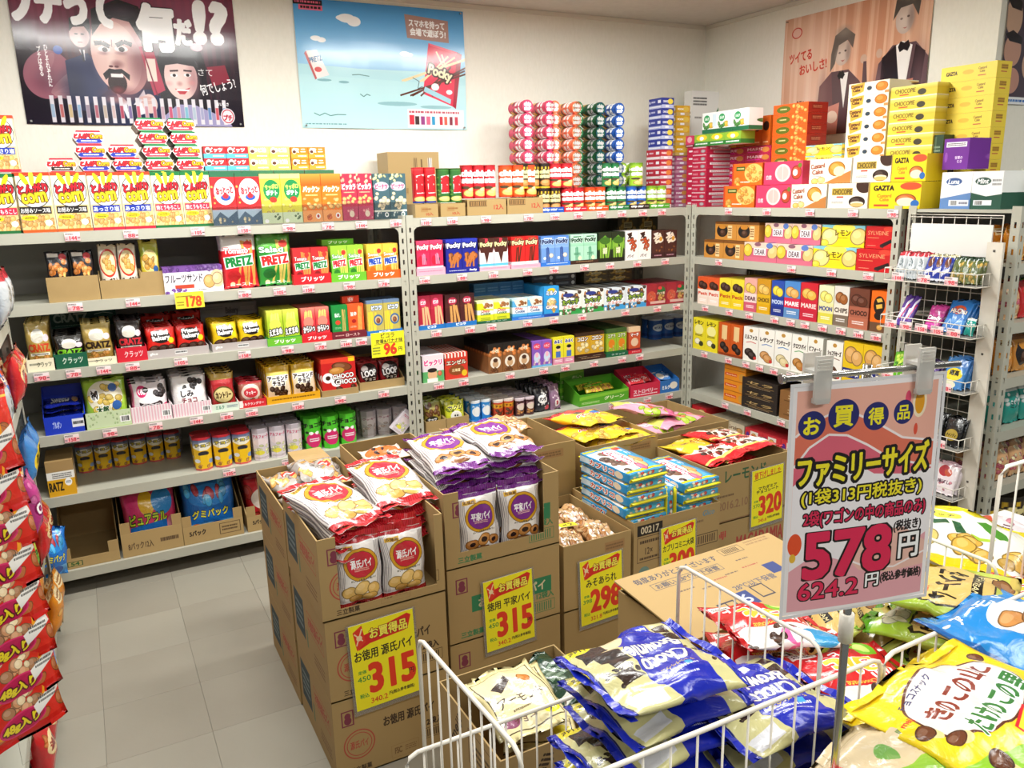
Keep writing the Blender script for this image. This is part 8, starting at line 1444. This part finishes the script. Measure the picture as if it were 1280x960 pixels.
# nearest bags, in front of the front rail
for i, (c, z, rz, a, w, h, d_) in enumerate((
        ((1.112, 0.592), .86, -.12, 'mushroom', .34, .27, 'large yellow mushroom and bamboo-shoot biscuit bag, nearest the camera'),
        ((0.937, 0.600), .845, -.15, 'mushroom_back', .32, .16, 'beige and green back of a biscuit bag under the yellow one'),
        ((1.423, 0.734), .84, -.1, 'blue_nut', .30, .22, 'bright blue almond bag behind the yellow biscuit bag'),
        ((1.167, 0.655), .80, -.2, 'mushroom', .32, .25, 'second yellow biscuit bag hidden under the nearest one'))):
    flat(a, w, h, .045, c, z, -rz, d_, (.04, .02), seed=i, nx=22, ny=22, wr=.009)
for q in range(6):
    flat('mushroom', .30, .25, .05, (1.10 + .02 * (q % 2), .56), .42 + .055 * q, .15, f'yellow biscuit bag in the near pile, {ORD[5 - q]} from top', seed=q % 2, group='yellow biscuit bags in the near pile')

# ------------------------------------------------------------------ sign on its stand
SX, SY, SZ, SYAW = .8236, .6279, 1.2626, -.2469
st = link('sign_stand', None, None, (SX, SY, 0), (0, 0, SYAW), 'chrome sign stand with a cross bar and two clear clips, rising from the wagon', 'sign stand')
b = MB(); b.tube([(0, .012, .3625), (0, .012, 1.43)], .0055, CHROME, 10); link('pole', b.build('pole'), st)
b = MB(); b.tube([(-.118, .006, 1.4225), (.128, .006, 1.4225)], .004, CHROME, 10); b.tube([(-.122, .006, 1.4225), (-.117, .006, 1.4225)], .006, CHROME, 10); link('cross_bar', b.build('cross_bar'), st)
b = MB(); b.tube([(0, .012, 1.055), (0, .012, 1.095)], .0095, WHITEWIRE, 12); link('collar', b.build('collar'), st)
link('foot_plate', plain_box(-.06, -.05, .3622, .06, .07, .3665, CHROME, 'foot_plate'), st)
def clip_mesh():
    b = MB()
    for y0, y1, ang in ((-.012, -.008, 0), (.012, .016, 0)):
        b.box(-.011, y0, -.03, .011, y1, .026, FROST)
    b.box(-.011, -.008, .004, .011, .012, .008, FROST); b.box(-.009, -.0125, -.032, .009, .0, -.026, FROST)
    for k in range(4): b.box(-.009, -.0135, .008 + k * .004, .009, -.012, .010 + k * .004, FROST)
    b.box(-.004, -.0085, -.006, .004, .0125, -.004, CHROME)
    return b.build('clip')
cm_ = clip_mesh()
for x in (-.072, .07): link('clip', cm_, st, (x, .006, 1.4225))
b = MB(); W_, H_, n = .21, .297, 12; u0, v0, u1, v1 = UVR['sign']
def SP(i, j, y=0.0):
    x, z = (i / n - .5) * W_, (j / n - .5) * H_
    return (x, y - .004 * math.cos(x * 14) + .003, z)
for j in range(n):
    for i in range(n):
        q = ((i, j), (i + 1, j), (i + 1, j + 1), (i, j + 1))
        b.face([SP(*k) for k in q], GLOSS, [(u0 + (u1 - u0) * k[0] / n, v0 + (v1 - v0) * k[1] / n) for k in q], True)
        b.face([SP(*k, .0012) for k in reversed(q)], mat('paper_white', '#f2efe8', .7))
sg_ = link('price_sign', b.build('price_sign'), None, (SX, SY, SZ), (-.0165, 0, SYAW), 'laminated pink A4 sale sign reading 578 yen, clipped to the stand', 'sign')
b = MB(); e = .004
for (x0, z0, x1, z1) in ((-W_ / 2 - e, -H_ / 2 - e, W_ / 2 + e, -H_ / 2), (-W_ / 2 - e, H_ / 2, W_ / 2 + e, H_ / 2 + e), (-W_ / 2 - e, -H_ / 2, -W_ / 2, H_ / 2), (W_ / 2, -H_ / 2, W_ / 2 + e, H_ / 2)):
    b.box(x0, .001, z0, x1, .002, z1, mat('laminate_edge', '#e6e4e6', .15))
link('laminate_edge', b.build('laminate_edge'), sg_)

# ------------------------------------------------------------------ gondola at the left edge
GS = [1.24, .96, .68, .40, .115]
rack((-.262, 1.0, 0), math.pi / 2, 2.4, .42, GS, 'grey steel gondola along the left edge, hung with red snack packs', h=1.5)
RNAME['L'] = 'left gondola'
_f0 = frame
def frame(R, a, dep, z):
    if R == 'L': return (-.266 - dep, a, z), math.pi / 2
    return _f0(R, a, dep, z)
G = [('pouch_red', 'red sweet bag'), ('pouch_amber', 'amber sweet bag'), ('pouch_blue', 'blue sweet bag'), ('pouch_cherry', 'pink sweet bag'), ('pouch_lemon', 'yellow-patched blue bag'), ('pouch_silver', 'silver mint bag'), ('pouch_lime', 'green candy bag')]
GO = [(5, 1, 2, 5), (1, 5, 2, 0), (2, 3, 0, 4), (3, 1, 6, 0), (0, 4, 0, 1)]
for k, z in enumerate(GS):
    for m_, g in enumerate(GO[k]):
        y0 = 2.2 + m_ * .29
        row('L', k, y0, y0 + .28, z, (.19, .2, .2, .18, .18)[k], -.038 + .012 * (m_ % 3), 2, G[g][0], G[g][1] + ('', ' farther along', ' third along', ' far end')[m_], kind='bag', d=.07, r=2, lean=-.08 if m_ % 2 else .06)
b = MB(); b.box(-.01, 0, .55, .01, .001, 1.32, CLEAR)
link('hanging_strip', b.build('hanging_strip'), None, (-.228, 1.70, 0), (0, 0, .62), 'clear plastic strip carrying the red soup snack packs', 'hanging strip')
for q in range(8):
    pouch('soup48', .205, .165, (-.232 + .004 * (q % 2), 1.692, .60 + .078 * q), (-.16, -.03 + .03 * (q % 3), .60 + .05 * (q % 2)), f'red snack pack marked 48g on the hanging strip, {ORD[q]} from the bottom', .035, q % 3, 'snack_bag', 'snack bag', 'red 48g packs on the hanging strip')
carton(-.37, -.255, 3.44, 3.62, 0, .2, 'small kraft carton on the floor beyond the gondola')
bag('gummy_blue', .13, .2, .06, (-.27, 3.53, .16), (-.1, .1, .5), 'white and blue crinkled bag standing in the small carton', seed=3)
link('snack_bag', pack_mesh('bag', 'pouch_pink', .1, .06, .2), None, (-.225, 2.62, .68), (0, 0, math.pi / 2), 'pink bag leaning out of the third board of the left gondola', 'snack bag')
